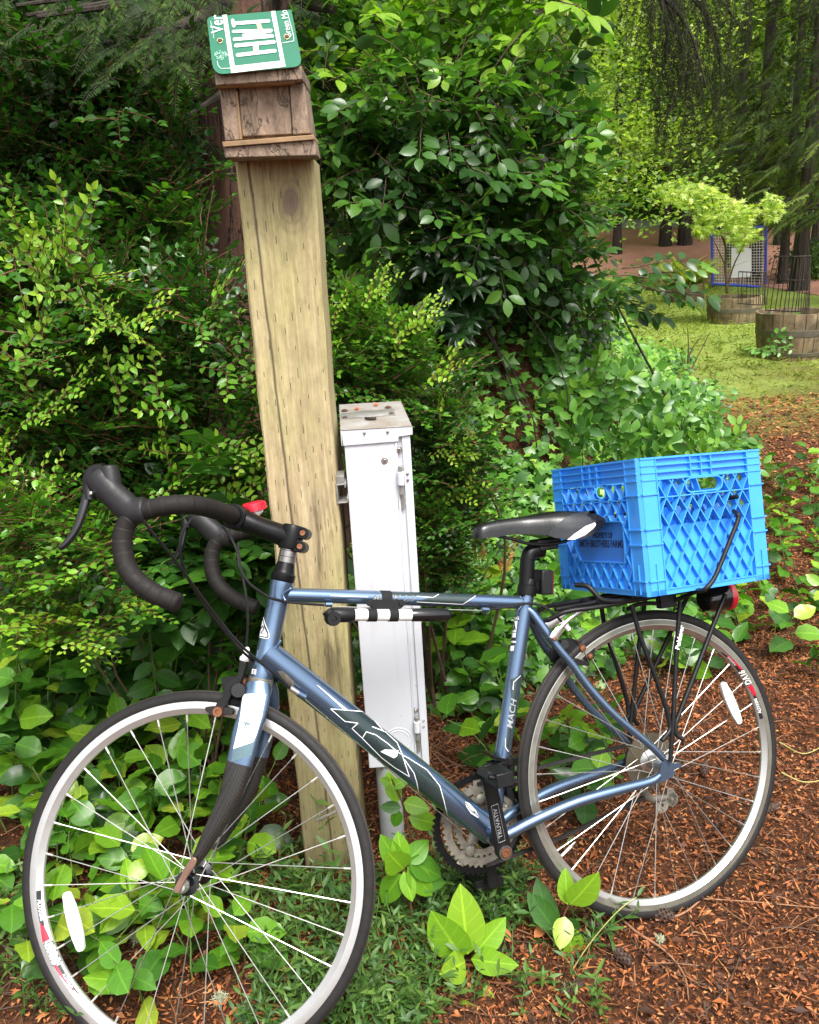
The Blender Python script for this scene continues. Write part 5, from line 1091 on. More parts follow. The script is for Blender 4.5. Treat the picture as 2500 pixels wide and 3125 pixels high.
def bush_spray(seed, nl=8, droop=.5):
    r = np.random.default_rng(seed); lf = leaf(.30, .165, 3, 'ovate', .22, .18, .5); L = []
    pts = [V(0, q, -.12*q*q*droop*2)+r.normal(0, .012, 3) for q in np.linspace(0, 1, 5)]; L.append(stemT(pts, np.linspace(.014, .005, 5)))
    for i in range(nl):
        q = .12+.88*(i+.5)/nl; p = np.array([np.interp(q, np.linspace(0, 1, 5), [u[k] for u in pts]) for k in range(3)]); s = 1 if i % 2 else -1
        ld = nz(V(s*.85, .55, -.35*droop+r.normal(0, .22))); L.append(place(lf, p+ld*.04, ld, V(0, 0, 1)+r.normal(0, .38, 3), r.uniform(.7, 1.12), r.normal(0, .07)))
    L.append(place(lf, pts[-1], V(0, 1, -.3), V(0, 0, 1), .9, .05)); return join(L)
BUSH = [bush_spray(40+i, 8+i % 3) for i in range(6)]
def frond(seed, n=20, droop=.35, w=.26, dense=1.0):
    # flat fern-like spray of cedar or hemlock
    r = np.random.default_rng(seed); L = []; lf = leaf(1, .16, 1, 'lance', .1, .15); pts = [V(0, q, -droop*q*q) for q in np.linspace(0, 1, 5)]; L.append(stemT(pts, np.linspace(.012, .004, 5)))
    for i in range(n):
        q = .08+.92*i/n; p = V(0, q, -droop*q*q)
        for s in (-1, 1):
            ln = w*(1.05-q)**.7*r.uniform(.7, 1.1); d = nz(V(s*.85, .6, -.25+r.normal(0, .12)))
            L.append(place(lf, p, d, V(0, 0, 1)+r.normal(0, .25, 3), ln, r.normal(0, .10)+.15*q))
            for k in (.2, .45, .7): L.append(place(lf, p+d*ln*k, nz(d+V(0, .9, -.25)), V(0, 0, 1)+r.normal(0, .3, 3), ln*.45, r.normal(0, .1)+.1*q))
    return join(L)
FROND = [frond(60+i) for i in range(4)]
def hang(seed):
    # hanging twig with short needles, along +Y (pointed downward when placed)
    r = np.random.default_rng(seed); L = []; lf = leaf(.09, .016, 1, 'lance', .1, .2); pts = [V(.04*math.sin(q*3+seed), q, .03*math.sin(q*5)) for q in np.linspace(0, 1, 6)]; L.append(stemT(pts, np.linspace(.008, .003, 6)))
    for i in range(60):
        q = r.uniform(.02, 1); p = V(.04*math.sin(q*3+seed), q, .03*math.sin(q*5)); a = r.uniform(0, 2*PI); L.append(place(lf, p, V(math.cos(a), .75, math.sin(a)), V(-math.sin(a), 0, math.cos(a)), r.uniform(.6, 1.2), r.normal(0, .1)))
    return join(L)
HANG = [hang(80+i) for i in range(3)]
def salal_plant(seed, nl=7, up=.5, sz=1.0, ht=.16):
    r = np.random.default_rng(seed); L = []; h = ht*r.uniform(.7, 1.2); lean = r.normal(0, .25, 2); lf = [leaf(.085, .058, 5, 'ovate', .20, .14, .42), leaf(.074, .062, 5, 'round', .12, .30, .46), leaf(.092, .050, 5, 'ovate', .40, -.10, .38), leaf(.070, .048, 5, 'ovate', .30, .38, .45)]
    for l_ in lf: a_ = l_['uv'][:, 1]; l_['V'][:, 2] += .0025*np.sin(a_*19+l_['uv'][:, 0]*2)*np.abs(l_['uv'][:, 0])
    pts = [V(lean[0]*h*q*q, lean[1]*h*q*q, h*q)+r.normal(0, .003, 3) for q in np.linspace(0, 1, 5)]; L.append(stemT(pts, np.linspace(.0022, .0014, 5), 4)); a = r.uniform(0, 6)
    for i in range(nl):
        q = .30+.70*i/(nl-1); a += 2.4+r.normal(0, .3); p = V(lean[0]*h*q*q, lean[1]*h*q*q, h*q); e = (1-q)*-.1+up*q+r.normal(0, .15); d = nz(V(math.cos(a), math.sin(a), e)); n = nz(V(0, 0, 1)*1.0+V(0, -.45, 0)+r.normal(0, .34, 3))
        L.append(stemT([p, p+d*.010], [.0012, .0010])); L.append(place(lf[i % 4], p+d*.008, d, n, sz*r.uniform(.72, 1.15)*(1.1-.3*q if i < nl-1 else .8), (.26 if q > .75 else 0)*r.uniform(.2, 1)+r.normal(0, .11)))
    return join(L)
def rough_poly(poly, n, r=r0):
    P_ = np.array(poly, float); lo, hi = P_.min(0), P_.max(0); out = []
    while len(out) < n:
        q = r.uniform(lo, hi, (n*2, 2))
        ins = np.zeros(len(q), bool); j = len(P_)-1
        for i in range(len(P_)):
            a, b = P_[i], P_[j]; c_ = ((a[1] > q[:, 1]) != (b[1] > q[:, 1])); x_ = (b[0]-a[0])*(q[:, 1]-a[1])/((b[1]-a[1]) if b[1] != a[1] else 1e-9)+a[0]; ins ^= c_ & (q[:, 0] < x_); j = i
        out += list(q[ins])
    return np.array(out[:n])
S_ = 2500/1725
def dray(q): q = np.asarray(q, float)*S_; return FWD[None]+np.outer((q[:, 0]-1250)/FPX, RT)-np.outer((q[:, 1]-1562.5)/FPX, UPV)
def dY(q, Y): d = dray(np.atleast_2d(q)); return CAM+d*(np.asarray(Y)/d[:, 1])[:, None]
def dGs(q):    # picture points (1725 wide) -> points on the land
    d = dray(q); t = np.full(len(d), .6); z = 0
    for k in range(60):
        p = CAM+d*t[:, None]; gap = p[:, 2]-terr(p[:, 0], p[:, 1]); t = t+np.clip(gap/np.maximum(.25, -d[:, 2]), -.3, .3+.02*t*k)*.7
    return CAM+d*t[:, None]
def dG(x, y): return dGs([(x, y)])[0]
# ---------------------------------------------------------------- huckleberry hedge on the left
def shrub(name, loc, label, cat, veg, leafm, stemm, stems=None, group=None):
    t = thing(name, loc, label, cat, group); veg.obj('foliage', [LM[leafm], X[stemm]], t)
    if stems is not None: obj('trunk', stems, X['twig'], t)
    return t
def stems_fan(base, tips, r=.006, bend=.12):
    m = M()
    for tip in tips:
        tip = np.asarray(tip); mid = (base+tip)/2+np.array([r0.normal(0, bend), r0.normal(0, bend*.5), .08]); m.tube(spline([base+np.array([*r0.normal(0, .05, 2), -.03]), mid, tip], 5), np.linspace(r, r*.35, 11), 5)
    return m
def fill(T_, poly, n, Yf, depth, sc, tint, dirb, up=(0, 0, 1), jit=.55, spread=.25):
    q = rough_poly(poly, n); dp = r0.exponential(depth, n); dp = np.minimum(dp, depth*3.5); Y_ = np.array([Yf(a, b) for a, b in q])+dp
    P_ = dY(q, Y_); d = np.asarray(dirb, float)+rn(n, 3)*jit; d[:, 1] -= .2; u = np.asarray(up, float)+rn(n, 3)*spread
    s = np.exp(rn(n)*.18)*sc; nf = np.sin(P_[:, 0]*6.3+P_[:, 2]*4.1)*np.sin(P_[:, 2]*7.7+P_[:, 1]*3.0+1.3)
    t = tint-.55*np.minimum(1, dp/(depth*1.6+1e-6))*tint+.14*nf+rn(n)*.07  # tint falls with depth, so the shaded interior is put into leaf colour
    vg = Veg(); k = r0.integers(0, len(T_), n)
    for j in range(len(T_)):
        w = k == j
        if w.any(): vg.add(T_[j], P_[w], d[w], u[w], s[w], t[w])
    return vg, P_
def mergev(*a):
    v = Veg(); [v.p.extend(x.p) for x in a]; return v
# three overlapping bushes: mid-height one, dark tall one behind, low bright one at the left edge
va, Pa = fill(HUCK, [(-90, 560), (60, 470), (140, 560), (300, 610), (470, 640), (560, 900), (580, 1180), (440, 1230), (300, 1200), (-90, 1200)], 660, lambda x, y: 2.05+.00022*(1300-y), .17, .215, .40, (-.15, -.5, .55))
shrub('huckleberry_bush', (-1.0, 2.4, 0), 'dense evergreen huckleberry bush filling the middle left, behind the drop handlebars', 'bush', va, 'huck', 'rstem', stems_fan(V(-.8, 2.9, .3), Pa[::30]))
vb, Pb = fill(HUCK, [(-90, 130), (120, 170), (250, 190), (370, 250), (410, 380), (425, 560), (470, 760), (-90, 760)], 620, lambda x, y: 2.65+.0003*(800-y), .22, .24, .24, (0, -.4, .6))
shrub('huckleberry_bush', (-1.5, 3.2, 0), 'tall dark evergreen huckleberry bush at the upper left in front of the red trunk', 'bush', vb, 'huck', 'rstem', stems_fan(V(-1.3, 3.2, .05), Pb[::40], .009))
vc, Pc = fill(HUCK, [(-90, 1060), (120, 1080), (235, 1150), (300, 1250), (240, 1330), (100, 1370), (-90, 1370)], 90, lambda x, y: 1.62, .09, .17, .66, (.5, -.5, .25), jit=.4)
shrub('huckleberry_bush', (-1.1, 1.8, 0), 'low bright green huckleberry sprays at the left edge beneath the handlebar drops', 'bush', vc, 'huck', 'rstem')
SB = []
for i in range(5):
    r_ = np.random.default_rng(900+i); lf_ = leaf(.34, .21, 4, 'ovate', .18, .16, .45); SB.append(join([stemT([V(0, 0, 0), V(0, .5, .02), V(0, 1, -.06)], [.012, .008, .004])]+[place(lf_, V(0, .15+.85*k/7, 0), V((1 if k % 2 else -1)*.9, .5, r_.normal(0, .25)), V(0, 0, 1)+r_.normal(0, .3, 3), r_.uniform(.75, 1.1), r_.normal(0, .06)) for k in range(8)]))
ve, Pe = fill(SB, [(290, 1110), (430, 1120), (570, 1100), (580, 1360), (420, 1420), (300, 1340)], 80, lambda x, y: 2.0, .12, .20, .32, (.1, -.5, .3), jit=.6)
ve2, Pe2 = fill(SB, [(470, 960), (545, 960), (550, 1040), (480, 1050)], 4, lambda x, y: 2.0, .02, .17, .32, (.0, -.6, .3), jit=.4)
shrub('salal_bush', (-.6, 2.0, 0), 'dark large-leaved salal bush in the shade between the two handlebar drops and the wheel', 'bush', mergev(ve, ve2), 'salal', 'gstem', stems_fan(V(-.6, 2.05, .05), Pe[::6], .004))
# bright young shoots
def shoots(pts, Y, sc, tint, dirb, T_=HUCK):
    v = Veg(); k = len(pts); P_ = dY(pts, Y)
    for i in range(k): v.add(T_[i % len(T_)], P_[i], np.array(dirb[i % len(dirb)], float)+rn(3)*.15, V(0, -.55, .8)+rn(3)*.12, sc*un(.8, 1.15), tint-.02+rn()*.05)
    return v
sh = [(100, 640), (150, 610), (215, 650), (265, 690), (90, 700), (180, 720), (290, 720), (20, 760), (60, 830), (110, 860), (0, 700), (380, 680), (430, 700), (480, 730), (350, 760), (420, 770), (10, 1000), (60, 1040), (130, 1030), (310, 1040), (380, 1020), (450, 1060), (520, 1080), (560, 1030), (250, 880), (40, 900), (400, 900), (470, 930)]
v_ = shoots(sh, 1.98, .19, .70, [(.3, -.3, .8), (.8, -.3, .2), (-.5, -.3, .5), (.6, -.4, -.1)])
sh2 = [(110, 620), (185, 640), (205, 600), (80, 650)]; v2_ = shoots(sh2, 1.93, .20, .78, [(-.1, -.2, 1.0), (.3, -.2, .9)])
shrub('huckleberry_shoots', (-.9, 2.0, .6), 'fresh yellow-green upright shoots rising out of the left bush', 'shoots', mergev(v_, v2_), 'huck', 'rstem')
# huckleberry right of the timber post, small dark shiny leaves with yellow tips
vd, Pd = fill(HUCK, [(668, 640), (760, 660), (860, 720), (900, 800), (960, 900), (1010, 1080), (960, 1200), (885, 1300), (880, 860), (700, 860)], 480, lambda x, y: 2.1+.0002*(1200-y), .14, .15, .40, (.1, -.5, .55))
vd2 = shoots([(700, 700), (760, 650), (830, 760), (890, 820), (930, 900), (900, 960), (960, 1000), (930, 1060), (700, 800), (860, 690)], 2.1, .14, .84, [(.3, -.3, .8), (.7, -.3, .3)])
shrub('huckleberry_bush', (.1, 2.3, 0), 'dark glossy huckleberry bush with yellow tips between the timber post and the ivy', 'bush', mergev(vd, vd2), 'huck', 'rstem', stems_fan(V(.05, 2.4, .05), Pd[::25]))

# ---------------------------------------------------------------- broad-leaved bush right of the post
bpoly = [(640, -60), (1250, -60), (1290, 120), (1330, 250), (1390, 330), (1395, 450), (1400, 560), (1375, 660), (1385, 760), (1300, 830), (1140, 800), (960, 760), (900, 640), (720, 560), (645, 420)]
up_t = lambda x, y: 3.1
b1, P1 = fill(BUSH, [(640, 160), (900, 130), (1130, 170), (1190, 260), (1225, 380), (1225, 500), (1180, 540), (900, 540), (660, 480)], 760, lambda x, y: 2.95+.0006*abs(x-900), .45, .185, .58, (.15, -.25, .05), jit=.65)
b2, P2 = fill(BUSH, [(640, -60), (1200, -60), (1210, 100), (1120, 180), (900, 170), (640, 230)], 330, lambda x, y: 3.3, .40, .21, .92, (.1, -.1, .0), jit=.65)  # higher tint puts the backlight of the top leaves into their colour
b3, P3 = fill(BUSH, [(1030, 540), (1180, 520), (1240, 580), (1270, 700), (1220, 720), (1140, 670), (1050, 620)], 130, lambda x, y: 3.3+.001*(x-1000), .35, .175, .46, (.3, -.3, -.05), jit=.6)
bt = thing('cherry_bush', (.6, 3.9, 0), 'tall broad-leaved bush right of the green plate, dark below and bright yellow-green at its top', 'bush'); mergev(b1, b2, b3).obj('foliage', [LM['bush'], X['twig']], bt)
m = M()
for tip in list(P1[::34])+list(P2[::34])+list(P3[::22]):
    b0 = V(.8+un(-.35, .8), 4.6+un(-.2, .4), .3); md = (b0+tip)/2+V(0, .15, -.05+un(-.1, .1)); m.tube(spline([b0, md, tip], 5), np.linspace(.008, .002, 11), 5)
obj('trunk', m, X['dbark'], bt)
# big leaf spray overlapping the barrels, nearer the camera than the lawn
v_ = Veg()
for i, (x, y) in enumerate([(1200, 600), (1250, 610), (1300, 600), (1340, 590), (1380, 605), (1330, 630), (1270, 640), (1400, 590), (1360, 575), (1300, 650), (1230, 660), (1410, 620)]):
    v_.add(BUSH[i % 6], dY([(x-50, y-10)], 3.9+un(0, .2))[0], V(1, -.1, .02+rn()*.15), V(0, -.4, 1)+rn(3)*.2, .29, .44+rn()*.08)
obj_ = v_.obj('cherry_branch', [LM['bush'], X['twig']], loc=(2.0, 3.9, .9), label='leafy dark green branch reaching in front of the wooden barrels', category='branch')
# rhododendron whorls
v_ = Veg(); lf = leaf(.075, .020, 3, 'lance', .2, .25)
wp = rough_poly([(900, 470), (1040, 490), (1060, 620), (1000, 720), (900, 680), (880, 560)], 46)
for q in wp:
    c_ = dY([q], 2.95+un(0, .3))[0]; ax = nz(V(un(-.4, .4), -.7, .6)); u_ = nz(np.cross(ax, V(1, 0, .2))); w_ = np.cross(ax, u_)
    for k in range(9): a_ = k*2*PI/9+un(0, .4); d_ = u_*math.cos(a_)+w_*math.sin(a_)+ax*un(0, .5); v_.add(lf, c_, d_, ax, un(.75, 1.1), .18+rn()*.08)
rh = thing('rhododendron', (.55, 3.3, 0), 'dark rhododendron with whorls of narrow glossy leaves in the middle of the bushes', 'shrub'); v_.obj('foliage', [LM['bush'], X['twig']], rh)
obj('trunk', stems_fan(V(.55, 3.3, .1), [dY([q], 3.2)[0] for q in wp[::9]], .004), X['dbark'], rh)

# ---------------------------------------------------------------- ivy and mixed ground cover on the bank
n = 30000; xs = un(-1.0, 3.2, n*2); ys = 2.2+6.0*un(0, 1, n*2)**1.35; ok = (xs < ivy_edge(ys)+.12*np.sin(ys*5)+.08*rn(n*2)) & ((ys > 2.75) | (mound(xs, ys) > .10)); xs, ys = xs[ok][:n], ys[ok][:n]; n = len(xs)
hgt = .02+np.abs(rn(n))*.07*(1+.5*np.sin(xs*5)*np.sin(ys*4)); P_ = np.stack([xs, ys, terr(xs, ys)+hgt], -1)
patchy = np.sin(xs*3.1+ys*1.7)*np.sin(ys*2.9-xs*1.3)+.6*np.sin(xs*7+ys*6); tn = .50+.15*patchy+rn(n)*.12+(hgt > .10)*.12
v_ = Veg(); d = rn(n, 3)*[1, 1, .35]+[.1, -.35, -.35]; u = rn(n, 3)*.35+[0, -.7, 1]
k = r0.uniform(size=n); LB = leaf(.66, .42, 2, 'ovate', .2, .15)
v_.add(IVY, P_[k < .62], d[k < .62], u[k < .62], np.exp(rn((k < .62).sum())*.22)*.050, tn[k < .62]); v_.add(LB, P_[k >= .62], d[k >= .62], u[k >= .62], np.exp(rn((k >= .62).sum())*.3)*.075, tn[k >= .62]-.06)
n = 11000; xs = un(-.35, 1.5, n); ys = un(2.15, 3.2, n); ok = (mound(xs, ys) > .04) & (xs < ivy_edge(ys)); xs, ys = xs[ok], ys[ok]; n = len(xs); P_ = np.stack([xs, ys-np.abs(rn(n))*.04, terr(xs, ys)+un(-.02, .05, n)], -1)
v_.add(IVY, P_, rn(n, 3)*[1, .6, .5]+[0, -.3, -.5], rn(n, 3)*.3+[0, -1, .7], np.exp(rn(n)*.25)*.055, .48+rn(n)*.14)
v_.obj('ivy_ground_cover', [LM['ivy'], X['gstem']], kind='stuff', label='ivy and mixed low leaves covering the bank between the bushes and the path', category='ground cover')
# taller leafy stems standing out of the bank (between ivy and path)
v_ = Veg(); q = rough_poly([(1080, 800), (1380, 840), (1520, 900), (1560, 1000), (1500, 1080), (1180, 960)], 95)
for i, p in enumerate(q):
    g_ = dG(p[0], p[1]+35); v_.add(BUSH[i % 6], g_+V(0, 0, .04), V(.3+rn()*.4, -.3+rn()*.3, .8), V(.2, -.8, .3)+rn(3)*.3, un(.17, .26), .50+rn()*.1)
v_.obj('leafy_shoots', [LM['ivy'], X['gstem']], kind='stuff', label='upright leafy green shoots growing through the ivy behind the crate', category='shoots')

# ---------------------------------------------------------------- salal plants, one by one
def salmesh(name, ts, base): 
    out = []
    for i, t_ in enumerate(ts): v_ = Veg(); v_.add(t_, [0, 0, 0], V(0, 1, 0), V(0, 0, 1), 1.0, base+.05*(i % 4)); out.append(v_.mesh(name, [LM['salal'], X['gstem']]))
    return out
SAL = [salal_plant(200+i, 6+i % 4, .35+.12*(i % 3)) for i in range(10)]; TAL = [salal_plant(260+i, 12+i % 4, .35, ht=.42) for i in range(8)]
SM_ = {('s', 0): salmesh('salal_plant', SAL, .34), ('s', 1): salmesh('bright_salal_plant', SAL, .56), ('t', 0): salmesh('tall_salal_plant', TAL, .26), ('t', 1): salmesh('tall_salal_plant', TAL, .52)}
ORD = ['leftmost', 'second from left', 'third from left', 'fourth from left', 'fifth from left', 'sixth from left', 'seventh from left', 'eighth from left', 'ninth from left', 'tenth from left', 'eleventh from left', 'twelfth from left']
ROWS = {1: ['only'], 2: ['upper', 'lower'], 3: ['top', 'middle', 'bottom'], 4: ['top', 'upper middle', 'lower middle', 'bottom'], 5: ['topmost', 'second', 'middle', 'fourth', 'lowest'], 6: ['topmost', 'second', 'third', 'fourth', 'fifth', 'lowest'], 7: ['topmost', 'second', 'third', 'fourth', 'fifth', 'sixth', 'lowest'], 8: ['topmost', 'second', 'third', 'fourth', 'fifth', 'sixth', 'seventh', 'lowest']}
def scatter_salal(poly, n, s0, s1, pb, place_, grp, lift=0.0, mind=.05, kind='s'):
    q = rough_poly(poly, n*12); G_ = dGs(q); done = []
    for w, p in zip(q, G_):
        if len(done) >= n: break
        if p[1] > 1.55 and -.42 < p[0] < .02 and p[1] < 1.85: continue
        if any((p[0]-a[1][0])**2+(p[1]-a[1][1])**2 < mind**2 for a in done): continue
        done.append((w, p))
    done.sort(key=lambda a: a[0][1]); nr = min(8, max(1, math.ceil(len(done)/8))); per = math.ceil(len(done)/nr)
    for r_ in range(nr):
        row = sorted(done[r_*per:(r_+1)*per], key=lambda a: a[0][0])
        for j, (w, p) in enumerate(row):
            br = int(un(0, 1) < pb); me = SM_[(kind, br)]; o = bpy.data.objects.new('salal_plant', me[int(un(0, 99)) % len(me)]); COL.objects.link(o); s = un(s0, s1)
            o.location = p+V(0, 0, -.01+lift*un(0, 1)); o.scale = (s, s, s); o.rotation_euler = (un(-.1, .35), un(-.25, .25), un(0, 6.28))
            tag(o, '%s salal, %s in %s row %s' % ('bright' if br else 'dark', ORD[j], ROWS[nr][r_], place_), 'plant', grp)
scatter_salal([(-60, 1480), (300, 1400), (560, 1440), (560, 1640), (420, 1760), (200, 1800), (-60, 1780)], 64, 1.0, 1.5, .6, 'above the front wheel', 'salal thicket behind the front wheel', mind=.075)
scatter_salal([(120, 1750), (420, 1700), (540, 1760), (500, 1960), (540, 2060), (300, 2150), (150, 2050)], 34, .9, 1.25, .8, 'inside the front wheel', 'salal plants inside the front wheel', mind=.062)
scatter_salal([(-60, 1800), (60, 1780), (60, 1980), (-60, 1990)], 5, .8, 1.1, .5, 'outside the front tyre, left edge', 'salal plants at the left edge', mind=.08)
scatter_salal([(-60, 1420), (300, 1400), (570, 1400), (600, 1640), (300, 1640), (-60, 1640)], 60, 1.0, 1.45, .5, 'of tall plants under the hedge', 'tall salal plants under the hedge', mind=.10, kind='t')
scatter_salal([(885, 1420), (1000, 1400), (1090, 1420), (1090, 1500), (960, 1500)], 24, .9, 1.35, .4, 'of tall plants beside the white box', 'tall salal plants right of the white box', mind=.08, kind='t')
scatter_salal([(990, 1480), (1075, 1470), (1080, 1700), (1030, 1660)], 14, .85, 1.2, .3, 'by the seat tube', 'salal plants by the seat tube', mind=.07)
scatter_salal([(1140, 1290), (1480, 1270), (1560, 1290), (1540, 1430), (1200, 1420)], 30, .9, 1.3, .45, 'behind the top of the rear wheel', 'salal plants behind the rear wheel', mind=.11)
scatter_salal([(1610, 1010), (1780, 980), (1780, 1460), (1660, 1440), (1600, 1250)], 58, .7, 1.15, .4, 'beside the path right of the crate', 'leafy plants right of the crate', mind=.11)
scatter_salal([(1130, 1560), (1300, 1540), (1330, 1680), (1180, 1720)], 7, .85, 1.15, .5, 'seen among the rear spokes', 'salal plants inside the rear wheel', mind=.08)

# hero plants in the foreground, each leaf turned as in the photograph
def hero(name, label, stem, leaves, Y, tint, stemY=None, mat='salal'):
    # leaves: (base px, tip px, width ratio, tint shift, roll)
    b0 = dY([stem[0]], Y)[0]; t = thing(name, (b0[0], b0[1], float(terr(b0[0], b0[1]))), label, 'plant'); m = M(); P_ = [dY([q], Y)[0] for q in stem]
    m.tube(spline(P_, 5), np.linspace(.0028, .0016, (len(P_)-1)*5+1), 6); obj('stem', m, X['rstem'], t); 
    for (bx_, by_), (tx_, ty_), wr, dt, roll, dy in leaves:
        p0, p1 = dY([(bx_, by_)], Y)[0], dY([(tx_, ty_)], Y+dy)[0]; d = p1-p0; L = np.linalg.norm(d); nrm_ = nz(V(roll, -.85, .55)); lt = leaf(1, wr, 6, 'ovate', .22, .10, .42); v_ = Veg(); v_.add(lt, p0, d, nrm_, L, tint+dt); v_.obj('leaf', [LM[mat], X['gstem']], t)
    return t
hero('salal_seedling', 'brightest yellow-green five-leaved plant in front between the two wheels', [(1000, 2150), (992, 2080), (985, 2030)],
     [((985, 2010), (972, 1868), .56, .02, .1, .03), ((975, 2015), (908, 1928), .62, -.04, -.3, -.01), ((1000, 2005), (1068, 1935), .60, -.04, .4, .03), ((992, 2020), (1090, 2035), .50, -.02, .2, -.04), ((980, 2025), (932, 2052), .75, .03, -.2, -.06), ((985, 2055), (950, 2140), .55, -.45, -.3, .02), ((992, 2060), (1065, 2110), .60, -.40, .3, .03), ((992, 2070), (1010, 2100), .8, .05, 0, -.04)], 1.36, .80)
hero('salal_seedling', 'upright bright plant with dark lower leaves in front of the rear tyre', [(1110, 2150), (1150, 2060), (1175, 1960), (1200, 1900)],
     [((1200, 1905), (1262, 1845), .60, .02, .3, -.02), ((1195, 1905), (1190, 1830), .50, .02, -.2, .02), ((1190, 1930), (1180, 2000), .7, .10, 0, -.05), ((1195, 1950), (1215, 2050), .55, -.02, .3, -.03), ((1170, 1960), (1110, 1880), .5, -.42, -.3, .04), ((1165, 1970), (1130, 1850), .45, -.45, -.2, .05), ((1160, 1990), (1095, 2010), .6, -.45, -.3, .02), ((1160, 2000), (1160, 2080), .6, -.42, 0, 0), ((1150, 2030), (1095, 2065), .8, -.40, -.2, 0), ((1180, 1940), (1230, 1990), .45, -.45, .3, .03)], 1.42, .78)
hero('salal_seedling', 'bright small plant cut by the bottom edge in front of the two wheels', [(1020, 2230), (1022, 2180), (1022, 2150)],
     [((1022, 2165), (1025, 2078), .62, .02, 0, .03), ((1018, 2170), (970, 2110), .6, -.02, -.3, 0), ((1028, 2168), (1078, 2125), .6, .0, .3, .0), ((1022, 2175), (1040, 2200), .7, 0, 0, -.03)], 1.28, .80)
hero('salal_seedling', 'small leafy plant climbing in front of the grey conduit pipe under the white box', [(885, 1900), (870, 1790), (850, 1700), (825, 1640)],
     [((825, 1655), (862, 1610+32), .6, .02, .2, 0), ((822, 1650), (800, 1640), .8, .0, -.2, 0), ((838, 1690), (815, 1625), .5, .06, -.2, .02), ((850, 1690), (905, 1705), .65, .05, .3, -.02), ((845, 1700), (800, 1700), .6, -.35, -.2, 0), ((860, 1720), (930, 1738), .55, .04, .3, 0), ((840, 1705), (830, 1745), .55, -.1, 0, 0)], 1.52, .70)
hero('salal_seedling', 'cluster of bright oval leaves at the foot of the grey conduit pipe', [(870, 1960), (862, 1880), (850, 1820)],
     [((848, 1820), (838, 1752), .6, .02, 0, .02), ((845, 1825), (800, 1760), .6, -.05, -.3, .02), ((855, 1815), (905, 1770), .7, -.1, .3, .03), ((850, 1835), (870, 1900), .55, .02, .2, -.03), ((858, 1825), (915, 1890), .5, -.04, .3, 0), ((845, 1840), (800, 1905), .55, -.06, -.3, 0), ((860, 1810), (935, 1850), .5, -.2, .3, .02), ((850, 1830), (820, 1800), .7, .06, 0, -.04), ((865, 1860), (945, 1860), .4, -.25, .3, .03)], 1.45, .72)

# ---------------------------------------------------------------- low weeds, needles, twigs
def weed(seed):
    r = np.random.default_rng(seed); L = []; lf = leaf(.020, .0058, 2, 'lance', .2, .3); h = r.uniform(.04, .09); ln = r.normal(0, .5, 2); f = lambda q: V(ln[0]*h*q*q, ln[1]*h*q*q, h*q)
    L.append(stemT([f(q) for q in np.linspace(0, 1, 4)], np.linspace(.0010, .0006, 4)))
    for i in range(6):
        q = .15+.85*i/5; a = i*1.57+r.uniform(0, .5)
        for s in (0, PI): d = V(math.cos(a+s), math.sin(a+s), .35+.5*q); L.append(place(lf, f(q), d, V(0, 0, 1)+r.normal(0, .3, 3), r.uniform(.7, 1.3), r.normal(0, .1)+.2*q))
    return join(L)
WEED = [weed(300+i) for i in range(6)]
def ground_scatter(poly, n): return dGs(rough_poly(poly, n))
v_ = Veg(); P_ = np.concatenate([ground_scatter([(470, 1830), (620, 1800), (800, 1830), (920, 1870), (880, 1960), (930, 2060), (920, 2200), (500, 2200), (540, 2060), (500, 1950)], 360), ground_scatter([(900, 1830), (1130, 1830), (1110, 1960), (1000, 2000), (900, 1960)], 130), ground_scatter([(-50, 1820), (90, 1850), (150, 2160), (-50, 2160)], 50), ground_scatter([(950, 1990), (1300, 1900), (1300, 2160), (950, 2160)], 28)])
for j in range(6): w = P_[j::6]; v_.add(WEED[j], w, rn(len(w), 3)*[1, 1, .1], V(0, 0, 1)+rn(len(w), 3)*.15, np.exp(rn(len(w))*.2)*1.05, .42+rn(len(w))*.15)
v_.obj('weeds', [LM['weed'], X['gstem']], kind='stuff', label='low narrow-leaved weeds on the ground in front of the post', category='weeds')
# needle litter over the near ground
def area(n, x0, x1, y0, y1, p=1.0): x = un(x0, x1, n); y = y0+(y1-y0)*un(0, 1, n)**p; return x, y
nd = leaf(.017, .0016, 1, 'lance', 0, .12); sc_ = leaf(.0095, .0045, 1, 'ovate', .4, .2); v_ = Veg()
for (T_, n, s, z, col) in ((nd, 42000, 1.0, .004, .38), (sc_, 52000, 1.05, .005, .66), (sc_, 9000, 2.0, .006, .20)):
    x, y = area(n, -1.3, 3.4, .75, 6.5, 1.5); k = (x < ivy_edge(y)) & (y > 3.1); x, y = x[~k], y[~k]; n = len(x); P_ = np.stack([x, y, terr(x, y)+z+np.abs(rn(n))*.004], -1); g_ = np.clip(.9+.35*(y-2), 1, 2.5)
    v_.add(T_, P_, rn(n, 3)*[1, 1, .18], V(0, 0, 1)+rn(n, 3)*.3, np.exp(rn(n)*.3)*s*g_, col+rn(n)*.24)
for (T_, n, s, z, col) in ((sc_, 46000, .92, .006, .50), (sc_, 16000, 1.3, .009, .12), (nd, 30000, 1.25, .009, .48)):
    x, y = area(n, -.6, 2.3, .85, 3.7, 1.2); q_ = np.sin(x*9+y*4)*np.sin(y*11-x*5); k = (x < ivy_edge(y)) & (y > 2.8) | (r0.uniform(size=n) < .35*(q_ < -.2)); x, y = x[~k], y[~k]; n = len(x)
    v_.add(T_, np.stack([x, y, terr(x, y)+z+np.abs(rn(n))*.007], -1), rn(n, 3)*[1, 1, .35], V(0, 0, 1)+rn(n, 3)*.55, np.exp(rn(n)*.35)*s, col+rn(n)*.22)
v_.obj('needle_litter', [LM['needle'], X['twig']], kind='stuff', label='rusty brown conifer needles and bark crumbs covering the ground', category='litter')
